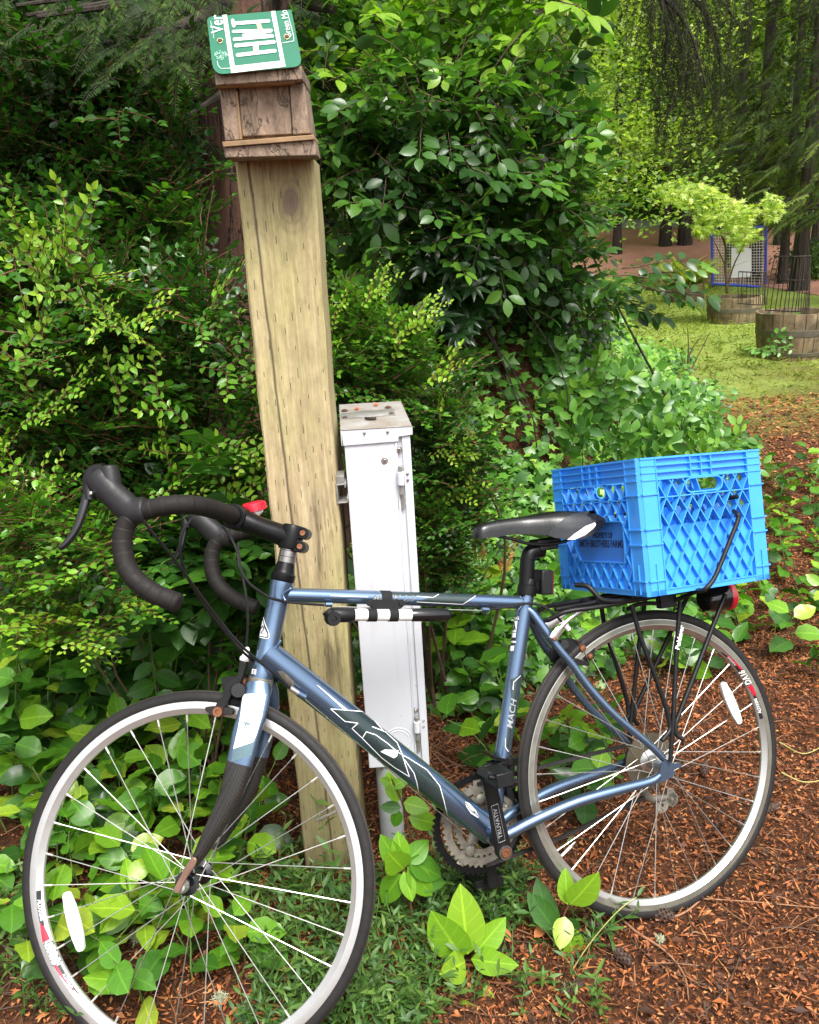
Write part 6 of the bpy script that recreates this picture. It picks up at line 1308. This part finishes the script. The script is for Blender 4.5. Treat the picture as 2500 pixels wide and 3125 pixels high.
m = M(); x, y = area(900, -1.2, 2.6, .85, 4.5, 1.3); k = (x < ivy_edge(y)-.1) & (y > 3.1)
for a, b in zip(x[~k], y[~k]):
    an = un(0, PI); L = un(.05, .26); d = V(math.cos(an), math.sin(an), 0); c_ = V(a, b, 0); bd = rn()*.12*L; pts = []
    for q in (-.5, -.15, .2, .5): p = c_+d*L*q+np.cross(d, V(0, 0, 1))*bd*(1-4*q*q); pts.append(V(p[0], p[1], float(terr(p[0], p[1]))+.006+.008*abs(q)))
    m.tube(spline(pts, 3), un(.0007, .0018), 4, caps=False)
obj('twig_litter', m, X['twig'], kind='stuff', label='thin brown twigs strewn over the needles', category='twigs')
m = M(); x, y = area(1500, -1.2, 2.8, .8, 4.8, 1.4); k = (x < ivy_edge(y)-.1) & (y > 2.7)
for a, b in zip(x[~k], y[~k]):
    an = un(0, PI); L = un(.03, .11); d = V(math.cos(an), math.sin(an), 0); z = float(terr(a, b)); p = V(a, b, z+.007); bd = np.cross(d, V(0, 0, 1))*rn()*.1*L; m.tube([p-d*L/2, p+bd+V(0, 0, un(0, .01)), p+d*L/2+V(0, 0, un(0, .012))], un(.0006, .0013), 3, caps=False)
obj('dry_straw', m, X['tan'] if 'tan' in X else simple('tan_straw', (.30, .15, .07), .7), kind='stuff', label='tan dry stems and long needles strewn over the ground', category='straw')
m = M()
for p in ground_scatter([(880, 1330), (1100, 1340), (1110, 1720), (1000, 1700), (890, 1600)], 210):
    an = un(0, PI); L = un(.05, .16); d = V(math.cos(an), math.sin(an)*.6, un(-.1, .5)); d = nz(d); z = float(terr(p[0], p[1])); c_ = V(p[0], p[1], z+.01+abs(d[2])*L*.5); bd = rn(3)*.12*L; m.tube(spline([c_-d*L/2, c_+bd, c_+d*L/2], 3), un(.0006, .0014), 3, caps=False)
obj('twig_tangle', m, simple('brown_tangle', (.17, .085, .045), .7), kind='stuff', label='tangle of thin brown twigs between the white box and the seat tube', category='twigs')
# orange dead fir sprigs
for i, (x, y, Y, s, a, lab) in enumerate(((860, 1950, 1.5, .11, .2, 'orange dead fir sprig on the ground behind the front tyre'), (905, 2050, 1.4, .07, 2.0, 'small orange dead fir sprig left of the brightest plant'), (1010, 1190, 2.3, .14, 1.6, 'orange-brown dead fir sprig caught in the bush left of the saddle'), (1055, 1210, 2.3, .12, 1.2, 'orange-brown dead fir sprig caught in the bush just under the saddle nose'), (1000, 945, 2.6, .10, 1.8, 'orange dead sprig in the ivy above the white box'), (540, 1730, 1.6, .12, 2.6, 'orange dead fir sprig seen between the fork and the post'))):
    p = dY([(x, y)], Y)[0] if i in (2, 3, 4) else dG(x, y)+V(0, 0, .01); v_ = Veg(); d0 = V(math.cos(a), .1, math.sin(a)) if i in (2, 3, 4) else V(math.cos(a), math.sin(a), .08); v_.add(FROND[i % 4], p, d0, V(0, -.6, .8), s, .55); v_.obj('dead_fir_sprig', [LM['needle'], X['twig']], loc=p, label=lab, category='sprig')
# fallen sticks
def stick(name, pts, r, lab, mat='twig', cat='stick', lift=.010):
    P_ = [dG(*q)+V(0, 0, lift) for q in pts]; m = M(); S2 = spline(P_, 6); m.tube(S2, np.linspace(r, r*.5, len(S2)), 7); return obj(name, m, X[mat], None, loc=P_[0], label=lab, category=cat)
X['pale'] = simple('pale_grass_stalk', (.45, .42, .14), .6); X['tan'] = simple('tan_root', (.30, .15, .08), .7, bump=.3)
stick('fallen_stick', [(1290, 1925), (1340, 1970), (1400, 2010), (1440, 2060), (1450, 2110)], .0030, 'thin reddish stick curving over the needles below the rear tyre', 'tan')
stick('fallen_stick', [(1250, 1925), (1400, 1900), (1560, 1905), (1725, 1920)], .0022, 'long thin stick lying across the needles behind the rear tyre', 'tan')
stick('fallen_stick', [(1380, 1945), (1440, 1930), (1500, 1880)], .0030, 'short pale bare stick beside the rear tyre', 'tan')
stick('fallen_stick', [(-20, 1985), (80, 2040), (160, 2160)], .0028, 'brown stick at the lower left corner', 'twig')
stick('grass_stalk', [(1645, 1640), (1690, 1660), (1740, 1655)], .0020, 'pale yellow stalk lying right of the rear wheel, lower one', 'pale', 'stalk', .02); stick('grass_stalk', [(1640, 1575), (1690, 1600), (1740, 1580)], .0018, 'pale yellow stalk lying right of the rear wheel, upper one', 'pale', 'stalk', .02)
m = M(); P_ = [dY([q], Y)[0] for q, Y in (((1195, 2060), 1.36), ((1240, 1990), 1.36), ((1300, 1920), 1.36), ((1340, 1890), 1.37))]; m.tube(spline(P_, 5), np.linspace(.0016, .0007, 16), 4); obj('tall_grass', m, X['pale'], None, loc=P_[0], label='thin green-yellow grass blade crossing in front of the rear tyre', category='grass')
# cones
def cone(p, a, L, lab):
    m = M(); d = V(math.cos(a), math.sin(a), .08); d = nz(d); u_ = nz(np.cross(d, V(0, 0, 1))); w_ = np.cross(u_, d); m.tube([p+d*L*q for q in (0, .2, .5, .8, 1)], [L*.06, L*.15, L*.17, L*.12, L*.03], 10)
    for i in range(70): q = i/70; t = i*2.4; rr_ = L*(.06+.15*math.sin(PI*min(1, q*1.1+.08))); o = u_*math.cos(t)+w_*math.sin(t); c_ = p+d*L*q+o*rr_; s2 = np.cross(d, o); z = L*.085; m.prism([c_-s2*z*.8-d*z*.3, c_+s2*z*.8-d*z*.3, c_+s2*z*.5+d*z+o*z*.35, c_-s2*z*.5+d*z+o*z*.35], o*.0012)
    obj('fir_cone', m, X['dbark2'], None, loc=p, smooth=0, label=lab, category='cone')
X['dbark2'] = simple('cone_brown', (.055, .028, .018), .7, var=.4)
for (x, y), a, L, lab in (((1290, 1975), 2.6, .055, 'dark fir cone just below the rear tyre, left one'), ((1420, 1940), 2.9, .060, 'dark fir cone just below the rear tyre, right one'), ((1330, 2040), 2.2, .055, 'dark fir cone beside the reddish stick'), ((1600, 1720), .4, .06, 'dark fir cone right of the rear wheel'), ((1480, 1640), 1.1, .055, 'fir cone seen through the right side of the rear wheel'), ((1180, 2100), .3, .05, 'fir cone near the dark leaves at the bottom')): cone(dG(x, y)+V(0, 0, .012), a, L, lab)
# pale lichen tufts
for i, (x, y, lab) in enumerate(((285, 1985, 'pale green lichen tuft inside the front wheel'), (465, 2115, 'pale lichen tuft at the bottom inside the front wheel'), (1390, 1985, 'tiny pale lichen tuft on the needles below the rear wheel'))):
    m = M(); p = dG(x, y)+V(0, 0, .01); s = .022 if i < 2 else .010
    for k in range(60):
        d = nz(rn(3)*[1, 1, .6]+[0, 0, .4]); e = p+d*s*un(.5, 1); mdl = p+d*s*.4+rn(3)*.004; m.tube([p, mdl, e], .0006, 4, caps=False); m.tube([mdl, mdl+nz(rn(3))*s*.4], .0005, 4, caps=False)
    obj('lichen_tuft', m, simple('lichen', (.42, .45, .30), .9), None, loc=p, label=lab, category='lichen')
# brown fallen leaves
for i, (x, y, s, lab) in enumerate(((30, 1690, .05, 'curled orange-brown dead leaf left of the front wheel'), (725, 1905, .03, 'small brown dead leaf by the foot of the post'), (1125, 1990, .035, 'pale pink-brown dead leaf beside the dark leaves'), (470, 1770, .035, 'brown dead leaf behind the fork'), (1075, 2000, .03, 'brown dead leaf near the brightest plant'), (310, 1880, .035, 'orange dead leaf inside the front wheel'))):
    p = dG(x, y)+V(0, 0, .02); v_ = Veg(); v_.add(leaf(1, .6, 4, 'ovate', .5, -.4), p, rn(3)*[1, 1, .2], V(0, -.4, 1), s, .72); v_.obj('dead_leaf', [LM['needle'], X['twig']], loc=p, label=lab, category='dead leaf')
# ---------------------------------------------------------------- trunks, conifers and the wood behind
def trunk_tube(x, y, h, r, mat, zb=None, lean=(0, 0), n=16):
    m = M(); z0 = float(terr(x, y))-.1; pts = []; rr = []
    for i in range(12): q = i/11; pts.append(V(x+lean[0]*q+.02*r*math.sin(q*9), y+lean[1]*q, z0+h*q)); rr.append(r*(1-.45*q)*(1+.5*math.exp(-q*h*1.5)))
    ph = r0.uniform(0, 6); m.tube(pts, rr, n)
    v = np.concatenate(m.v); c_ = np.array([x, y]); a = np.arctan2(v[:, 1]-y, v[:, 0]-x); f = 1+.05*np.sin(a*7+ph)+.03*np.sin(a*13+v[:, 2]*2); v[:, :2] = c_+(v[:, :2]-c_)*f[:, None]; m.v = [v]; return m
cx_, cy_ = float(dY([(556, 300)], 3.5)[0][0]), 3.5
t = thing('cedar_tree', (cx_, cy_, 0), 'big reddish cedar trunk rising directly behind the timber post and the green plate', 'tree')
m = trunk_tube(cx_-.10, cy_, 7.0, .235, None, lean=(.10, 0), n=40); obj('trunk', m, X['redbark'], t)
v_ = Veg(); fp = [(-80, 20), (60, 60), (150, 30), (260, 40), (330, 90), (380, 60), (420, 40), (300, 10), (200, 110), (80, 150), (-40, 120), (350, 130), (230, -20), (430, -20)]
for i in range(210):
    q = fp[i % len(fp)]; p = dY([(q[0]+rn()*45, q[1]+rn()*50)], 2.5+un(0, .9))[0]; v_.add(FROND[i % 4], p, V(-.5+un(-.8, 1.4), -.8, -.35+rn()*.15), V(0, -.35, 1)+rn(3)*.15, un(.13, .20), .40+rn()*.14)
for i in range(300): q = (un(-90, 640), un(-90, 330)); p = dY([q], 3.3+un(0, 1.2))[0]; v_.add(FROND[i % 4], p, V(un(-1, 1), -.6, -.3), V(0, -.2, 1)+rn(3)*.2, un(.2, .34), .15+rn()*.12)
v_.obj('crown', [LM['conifer2'] if 'conifer2' in LM else LM['conifer'], X['dbark']], t)
m = M()
for i in range(9): e = dY([(un(-40, 420), un(-20, 260))], 2.8)[0]; m.tube(spline([V(cx_, cy_, e[2]+.3), (V(cx_, cy_, e[2])+e)/2+V(0, 0, .12), e], 5), np.linspace(.022, .005, 11), 6)
m.tube(spline([V(cx_+.1, 3.4, 2.35), dY([(640, 2)], 3.3)[0], dY([(705, 22)], 3.2)[0]], 5), np.linspace(.03, .012, 11), 8); obj('branch', m, X['dbark'], t)

def conifer(x, y, h, r, lab, crown_from=1.5, crown_w=1.8, nfr=120, tint=.4, grp=None, lean=(0, 0), fs=.9):
    t = thing('conifer_tree', (x, y, float(terr(x, y))), lab, 'tree', grp); tm = trunk_tube(x, y, h, r*.68, None, lean=lean); z0 = float(terr(x, y)); vg = Veg(); hz = z0+crown_from+(h-crown_from)*un(0, 1, nfr)**2.0; an = un(0, 2*PI, nfr); rad = un(.1, 1, nfr)*crown_w*(1.1-.8*(hz-z0-crown_from)/(h-crown_from))
    P_ = np.stack([x+np.cos(an)*rad*.75, y+np.sin(an)*rad*.75, hz], -1); d = np.stack([np.cos(an), np.sin(an), np.full(nfr, -.35)], -1)+rn(nfr, 3)*.2
    for j in range(4): vg.add(FROND[j], P_[j::4], d[j::4], V(0, 0, 1)+rn(len(P_[j::4]), 3)*.25, un(.45, .85, len(P_[j::4]))*fs, tint+rn(len(P_[j::4]))*.14)
    vg.obj('crown', [LM['conifer'], X['dbark']], t)
    for i in range(0, nfr, max(1, nfr//24)): tm.tube([V(x, y, hz[i]+.1), P_[i]], [.02, .008], 5, caps=False)
    obj('trunk', tm, X['dbark'], t); return t
def at(px, Y): return float(dY([(px, 500)], Y)[0][0])
for px, Y, r, h, lab, cf, cw, nf, ti in (
    (1690, 15.5, .17, 13, 'dark conifer with the thick bare trunk at the right edge, behind the wire cages', 2.1, 2.3, 520, .60),
    (1655, 17.5, .11, 12, 'conifer with a slimmer dark trunk just left of the thick one at the right edge', 2.2, 2.0, 420, .5),
    (1593, 18.5, .17, 13, 'conifer whose dark trunk stands behind the tip of the little maple', 1.6, 2.4, 420, .5),
    (1545, 21.0, .20, 13, 'conifer with a wide brownish trunk behind the crown of the little maple', 1.8, 2.2, 380, .55),
    (1442, 25.0, .22, 14, 'straight brown conifer trunk standing above the dirt drive, right one of the pair', 3.4, 2.2, 110, .5),
    (1401, 25.0, .19, 14, 'dark conifer trunk above the dirt drive, left one of the pair', 3.6, 2.2, 100, .5),
    (1472, 29.0, .17, 14, 'thin dark conifer trunk farther back between the pair and the wide brownish trunk', 3.8, 2.2, 90, .5),
    (1830, 12.5, .12, 12, 'conifer just outside the right edge whose pale green branches hang into the corner', 1.3, 2.8, 640, .68),
    (1720, 20.0, .15, 12, 'conifer in the shade far behind the right-hand wire cage', 1.0, 2.2, 120, .35)):
    conifer(at(px, Y), Y, h, r, lab, cf, cw, nf, ti)
# hanging branches of a nearer conifer at the top right
t = thing('hemlock_branches', (2.2, 6.2, 3.3), 'dark drooping conifer boughs hanging into the top right of the view', 'branches'); v_ = Veg(); m = M()
boughs = [[(1290, -60), (1380, -20), (1450, 60), (1490, 190)], [(1370, -60), (1420, 40), (1440, 150), (1385, 290)], [(1300, -90), (1400, -60), (1500, -20), (1560, 60)], [(1400, -60), (1480, 20), (1510, 90), (1520, 200)], [(1350, -90), (1400, 30), (1400, 130), (1370, 200)], [(1500, -90), (1620, -60), (1720, -30), (1790, 0)]]
for bi, bb in enumerate(boughs):
    P_ = spline([dY([q], 5.6+.25*bi)[0] for q in bb], 8); m.tube(P_, np.linspace(.022, .004, len(P_)), 6)
    for p in P_[3:]:
        for k in range(4): v_.add(HANG[k % 3], p+rn(3)*[.10, .10, .03], V(un(-.25, .45), un(-.25, .25), -1), V(1, 0, 0)+rn(3)*.3, un(.14, .34), .24+rn()*.16)
v_.obj('foliage', [LM['hemlock'], X['dbark']], t); obj('branch', m, X['dbark'], t)
# broadleaf trees beyond the bush, sunlit brightness put into the leaf tint
LFQ = leaf(1, .6, 1, 'ovate', .25, .15)
def clump(seed, n=64): r = np.random.default_rng(seed); return join([place(LFQ, r.normal(0, .42, 3)*[1, 1, .55], r.normal(0, 1, 3)*[1, 1, .5], V(0, 0, 1)+r.normal(0, .45, 3), r.uniform(.10, .19), r.normal(0, .14)) for _ in range(n)])
CL = [clump(500+i) for i in range(5)]
def broadleaf(x, y, h, w, n, tint, lab, z0=.8, s=1.0, mat='wood', r=.10):
    zb = float(terr(x, y)); t = thing('broadleaf_tree', (x, y, zb), lab, 'tree'); m = trunk_tube(x, y, h*.8, r, None)
    vg = Veg(); P_ = rn(n, 3)*[w*.45, w*.4, 0]+[x, y, 0]; P_[:, 2] = zb+z0+(h-z0)*un(0, 1, n)**.9
    for j in range(5): k = len(P_[j::5]); vg.add(CL[j], P_[j::5], rn(k, 3)*[1, 1, .2], V(0, 0, 1)+rn(k, 3)*.2, un(.55, 1.0, k)*s, tint+rn(k)*.16)
    for p in P_[::max(1, n//14)]: m.tube([V(x, y, min(p[2]-.1, zb+h*.7)), p], [r*.35, r*.1], 5, caps=False)
    obj('trunk', m, X['dbark'], t); vg.obj('crown', [LM[mat], X['twig']], t); return t
broadleaf(at(760, 8), 8.0, 5.0, 2.4, 330, .45, 'bright green tree glimpsed through the bush beside the green plate', .6, .5)
broadleaf(at(960, 9.5), 9.5, 5.6, 2.6, 380, .66, 'yellow-green sunlit tree behind the top of the broad-leaved bush', 1.0, .55)
broadleaf(at(1150, 13), 13.0, 7, 2.6, 360, .64, 'yellow-green tree behind the right part of the broad-leaved bush', 1.4, .65)
broadleaf(at(1300, 24), 24.0, 9.5, 4.5, 230, .80, 'pale sunlit tree at the far end of the drive, left of the straight trunks', 2.2, 1.2)
broadleaf(at(1440, 31), 31.0, 10, 6.0, 260, .85, 'pale glowing tree far behind the pair of straight trunks', .2, 1.6)
broadleaf(at(1560, 30), 30.0, 10, 5.0, 220, .60, 'hazy green tree far behind the little maple', 1.6, 1.6)
broadleaf(at(1640, 24), 24.0, 9, 4.0, 200, .55, 'green tree behind the dark trunks at the right', 1.8, 1.3)
broadleaf(at(560, 9), 9.0, 6, 2.6, 200, .15, 'shady tree behind the cedar trunk', .2, 1.0); broadleaf(at(250, 6.5), 6.5, 5, 2.8, 260, .05, 'dark shady tree behind the left hedge', .1, .9); broadleaf(at(-150, 6.0), 6.0, 5, 2.8, 240, .02, 'dark shady tree at the far left behind the hedge', .1, .9)  # very low tints put the shade behind the hedge into leaf colour
# the rest of the wood, one mass all round
n = 5200; an = un(-1.25, 1.25, n); rd = un(34, 60, n); P_ = np.stack([np.sin(an)*rd+6, np.cos(an)*rd, np.zeros(n)], -1); P_[:, 2] = terr(P_[:, 0], P_[:, 1])+un(0, 1, n)**1.2*17
v_ = Veg()
for j in range(5): k = len(P_[j::5]); v_.add(CL[j], P_[j::5], rn(k, 3)*[1, 1, .2], V(0, 0, 1)+rn(k, 3)*.2, un(2.2, 4.2, k), .45+rn(k)*.18)
v_.obj('far_woods', [LM['wood'], X['twig']], kind='stuff', label='distant green woods closing the view behind everything', category='woods')
# low shrubs along the far side of the drive
v_ = Veg(); n = 420; x = un(5.5, 16, n); y = 33+un(-1, 2, n); P_ = np.stack([x, y, terr(x, y)+un(0, .8, n)], -1)
for j in range(5): k = len(P_[j::5]); v_.add(CL[j], P_[j::5], rn(k, 3), V(0, 0, 1), .8, .5+rn(k)*.15)
x = un(8.3, 11, 260); y = 17.5+(x-8.3)*.4+un(0, 1.5, 260); P_ = np.stack([x, y, terr(x, y)+un(0, .55, 260)], -1); v_.add(CL[0], P_, rn(260, 3), V(0, 0, 1), .45, .12+rn(260)*.1)
v_.obj('undergrowth', [LM['wood'], X['twig']], kind='stuff', label='low undergrowth along the edge of the dirt drive', category='undergrowth')

# ---------------------------------------------------------------- lawn grass
T_ = []
for s in range(4): r = np.random.default_rng(700+s); T_.append(join([place(leaf(1, .13, 1, 'lance', .3, .3), V(*r.normal(0, .30, 2), 0), V(*r.normal(0, .45, 2), 1), V(*r.normal(0, 1, 2), .2), r.uniform(.5, 1.1), r.normal(0, .15)) for _ in range(9)]))
v_ = Veg(); n = 15000; y = 6.2+13*un(0, 1, n)**1.2; x = un(1.2, 7.5, n); k = r0.uniform(size=n) < sm(5.8, 8.3, y+.8*np.sin(x*2.3)); x, y = x[k], y[k]; x, y = x[x < 2.9+y*.22], y[x < 2.9+y*.22]; P_ = np.stack([x, y, terr(x, y)], -1)
for j in range(4): q = P_[j::4]; v_.add(T_[j], q, V(0, 0, 1)+rn(len(q), 3)*.05+[0, 0, 0], V(0, -1, .1)+rn(len(q), 3)*.5, un(.035, .11, len(q)), .50+.2*np.sin(q[:, 0]*3)*np.sin(q[:, 1]*2.3)+rn(len(q))*.2)
v_.obj('lawn_grass', [LM['grass'], X['gstem']], kind='stuff', label='bright yellow-green mossy lawn grass around the barrels', category='grass')

# ---------------------------------------------------------------- half barrels
g = G('weathered_barrel_stave'); c = g.co(); st_ = g.noise(g.co((9, 9, 1.5)), 1.0, 5, .7); mo = g.noise(g.co((5, 5, 5)), 1.0, 4, .6)
g.bsdf(Base_Color=g.mix(g.ramp(mo, [(.46, 0.0), (.62, .85)]), g.ramp(st_, [(.3, (.11, .070, .038)), (.6, (.30, .22, .13)), (.8, (.36, .28, .18))]), (.05, .040, .022)), Roughness=.8, Normal=g.bump(st_, .6, .006)); X['stave'] = g.m
X['hoop'] = simple('dull_steel_hoop', (.14, .12, .095), .55, .4, var=.35, vs=12)
X['psoil'] = simple('dark_potting_soil', (.018, .012, .008), .95, var=.5, vs=40, bump=.8, bd=.01)
def barrel(px, py, Y, R_, H, lab):
    p = dY([(px, py)], Y)[0]; z = p[2]; t = thing('half_barrel', (p[0], Y, z), lab, 'barrel planter'); ns = 22
    for nm in (0,):
        for k in range(ns):
            a0, a1 = 2*PI*(k+.03)/ns, 2*PI*(k+.97)/ns; m = M(); hs = [0, .25, .5, .75, 1]; rr_ = lambda q: R_*(.86+.14*math.sin(q*PI/2)**.8)
            if k >= 22: break
            G_ = []
            for q in hs: G_.append([V(p[0]+rr_(q)*math.cos(a), Y+rr_(q)*math.sin(a), z+H*q+(.004*math.sin(k*5) if q == 1 else 0)) for a in np.linspace(a0, a1, 4)])
            for q in hs[::-1]: G_.append([V(p[0]+(rr_(q)-.025)*math.cos(a), Y+(rr_(q)-.025)*math.sin(a), z+H*q+(.004*math.sin(k*5) if q == 1 else 0)) for a in np.linspace(a0, a1, 4)])
            m.grid(G_+[G_[0]]); obj('stave', m, X['stave'], t, smooth=30)
    for q0, q1 in ((.10, .18), (.52, .66)):
        m = M(); f = lambda q: R_*(.86+.14*math.sin(q*PI/2)**.8)+.004; m.lathe(V(p[0], Y, z), V(0, 0, 1), [(f(q0)-.003, H*q0), (f(q0), H*q0+.002), (f(q1), H*q1-.002), (f(q1)-.003, H*q1)], 48); obj('hoop', m, X['hoop'], t)
    m = M(); m.lathe(V(p[0], Y, z), V(0, 0, 1), [(R_-.03, H*.84), (0, H*.86)], 30); obj('soil', m, X['psoil'], t); return p
pb1 = barrel(1667, 752, 7.85, .335, .42, 'nearest half wine barrel planter at the right edge holding a tall wire cage')
pb2 = barrel(1543, 688, 11.0, .335, .38, 'weathered half barrel planter holding the little yellow-green maple')
pb3 = barrel(1442, 643, 14.6, .32, .36, 'shaded half barrel planter with strappy leaves, behind the overhanging branch')
pb4 = barrel(1376, 612, 18.5, .34, .34, 'farthest half barrel planter, partly hidden by the bush')
# little maple
p0 = V(pb2[0], 11.0, pb2[2]+.3); t = thing('maple_sapling', p0, 'small layered maple with yellow-green leaves growing in a half barrel', 'tree'); m = M()
mq = lambda x, y, dy=0.0: dY([(x, y)], 11.0+dy)[0]
m.tube(spline([mq(1532, 618), mq(1528, 570), mq(1528, 520), mq(1515, 480), mq(1505, 440), mq(1495, 400)], 5), np.linspace(.020, .007, 26), 8); m.tube(spline([mq(1530, 615), mq(1545, 560), mq(1570, 510), mq(1590, 470)], 5), np.linspace(.012, .004, 16), 6); m.tube(spline([mq(1528, 560), mq(1510, 520), mq(1500, 500)], 5), np.linspace(.008, .003, 11), 6); m.tube(spline([mq(1512, 470), mq(1560, 440), mq(1620, 420)], 5), np.linspace(.008, .003, 11), 6); m.tube(spline([mq(1505, 430), mq(1450, 410), mq(1400, 410)], 5), np.linspace(.008, .003, 11), 6)
obj('trunk', m, X['twig'], t); v_ = Veg()
for poly, n in (([(1382, 392), (1430, 378), (1500, 390), (1550, 420), (1600, 440), (1590, 470), (1540, 470), (1480, 440), (1400, 425)], 900), ([(1600, 440), (1620, 405), (1645, 412), (1648, 445), (1620, 470)], 160), ([(1460, 440), (1540, 460), (1600, 480), (1600, 505), (1540, 500), (1470, 480)], 420), ([(1450, 470), (1500, 480), (1480, 505)], 60), ([(1530, 500), (1580, 500), (1560, 530)], 60)):
    q = rough_poly(poly, n); P_ = dY(q, 11.0+rn(n)*.28); v_.add(MAPLE, P_, rn(n, 3)*[1, 1, .4]+[0, -.2, -.3], V(0, -.3, 1)+rn(n, 3)*.35, un(.075, .12, n), .55+rn(n)*.3)
v_.obj('crown', [LM['maple'], X['twig']], t)
# strappy plants in the third barrel
v_ = Veg(); sl_ = leaf(1, .07, 4, 'lance', .4, .5)
for i in range(90): a = un(0, 6.28); v_.add(sl_, V(pb3[0], 14.6, pb3[2]+.3)+V(*(rn(2)*.12), 0), V(math.cos(a)*.7, math.sin(a)*.7, 1), V(-math.cos(a), -math.sin(a), .6), un(.5, .95), .75+rn()*.15)
v_.add(LFQ, V(pb3[0], 14.6, pb3[2]+.42)+rn(120, 3)*[.22, .2, .1], rn(120, 3), V(0, 0, 1)+rn(120, 3)*.3, .12, .45); v_.obj('lily_clump', [LM['grass'], X['gstem']], loc=(pb3[0], 14.6, pb3[2]+.3), label='strappy pale-edged leaves growing in the shaded half barrel', category='plant')
v_ = Veg(); P_ = V(pb1[0], 7.85, pb1[2]+.37)+rn(60, 3)*[.16, .14, .025]; v_.add(LB, P_, rn(60, 3)*[1, 1, .3], V(0, -.2, 1), .06, .5+rn(60)*.1); v_.obj('seedlings', [LM['ivy'], X['gstem']], loc=P_[0], kind='stuff', label='small green seedlings in the nearest half barrel', category='seedlings')
v_ = Veg(); p = dY([(1630, 735)], 7.4)[0]; v_.add(BUSH[0], [p+V(a, b, -.02) for a, b in ((0, 0), (.12, .02), (-.1, -.02), (.2, 0), (.06, -.06))], rn(5, 3)*[.7, .4, .2]+[0, -.2, .6], V(0, -.5, 1), .22, .5); v_.obj('leafy_weed', [LM['ivy'], X['gstem']], loc=p, label='low leafy weed in front of the nearest half barrel', category='plant')
# wire cages
def cage(pts4, Y, nb, rows, lab, r=.004):
    (a, b), (c_, d) = pts4[:2], pts4[2:]; TL, TR, BR, BL = [dY([q], Y)[0] for q in pts4]; t = thing('wire_cage', (BL+BR)/2, lab, 'trellis'); m = M()
    cen = lambda s, q: (TL+(TR-TL)*s)*(1-q)+(BL+(BR-BL)*s)*q
    for k in range(nb): s = k/(nb-1); bow = V(0, -.16*math.sin(PI*s), 0); m.tube([cen(s, 0)+bow, cen(s, .5)+bow+rn(3)*.006, cen(s, 1)+bow], r, 5)
    for q in rows: m.tube([cen(s, q)+V(0, -.16*math.sin(PI*s), 0) for s in np.linspace(0, 1, 10)], r*1.25, 6)
    obj('wire_grid', m, X['dbark'], t); m = M(); m.tube([cen(s, rows[0])+V(0, -.16*math.sin(PI*s), 0) for s in np.linspace(0, 1, 10)], r*1.6, 6); obj('top_wire', m, X['dbark'], t); return t
cage([(1632, 540), (1708, 538), (1704, 655), (1612, 655)], 7.9, 15, (.0, .42, .98), 'tall dark wire cage standing in the nearest half barrel'); cage([(1556, 572), (1614, 572), (1612, 642), (1555, 640)], 9.8, 12, (.0, .98), 'lower dark wire panel between the maple barrel and the nearest barrel', .004)
# rebound net
Yg = 17.6; t = thing('rebound_net', dY([(1556, 606)], Yg)[0], 'blue-framed white rebound net with a white sheet hung in its middle', 'sports net'); gq = lambda x, y, dy=0.0: dY([(x, y)], Yg+dy)[0]
X['bluemetal'] = simple('blue_painted_tube', (.03, .08, .55), .4, vs=5)
for a, b in (((1499, 480), (1501, 602)), ((1613, 478), (1612, 605)), ((1499, 480), (1613, 478))): m = M(); m.tube([gq(*a), gq(*b)], .028, 10); obj('frame_tube', m, X['bluemetal'], t)
m = M(); m.tube([gq(1501, 602), gq(1510, 598, -.6), gq(1600, 604, -.7), gq(1612, 605)], .026, 10); obj('frame_base', m, X['bluemetal'], t)
m = M()
for k in range(20): s = k/19; m.tube([gq(1501+111*s, 483), gq(1502+109*s, 540, .06*math.sin(PI*s)), gq(1503+108*s, 600)], .0055, 4, caps=False)
for k in range(21): s = k/20; m.tube([gq(1500, 482+118*s), gq(1556, 484+117*s, .10), gq(1612, 480+122*s)], .0055, 4, caps=False)
obj('net', m, X['white_plastic'], t)
m = M(); m.prism([gq(1541, 522, -.02), gq(1560, 520, -.02), gq(1582, 523, -.02), gq(1583, 560, -.02), gq(1582, 582, -.02), gq(1560, 584, -.02), gq(1540, 585, -.02), gq(1540, 555, -.02)], V(0, .01, 0)); obj('sheet', m, X['white_decal'], t)
# bare sprouting stems by the path
m = M(); b0 = dG(1445, 800)
for q in (((1455, 740), (1480, 705)), ((1450, 730), (1448, 690)), ((1465, 760), (1495, 700)), ((1440, 770), (1432, 740))): m.tube(spline([b0+rn(3)*[.01, .01, 0], dY([q[0]], b0[1])[0], dY([q[1]], b0[1])[0]], 5), np.linspace(.009, .003, 11), 5)
obj('bare_sapling', m, X['twig'], None, loc=b0, label='bare thin brown sprouting stems at the edge of the lawn', category='sapling')
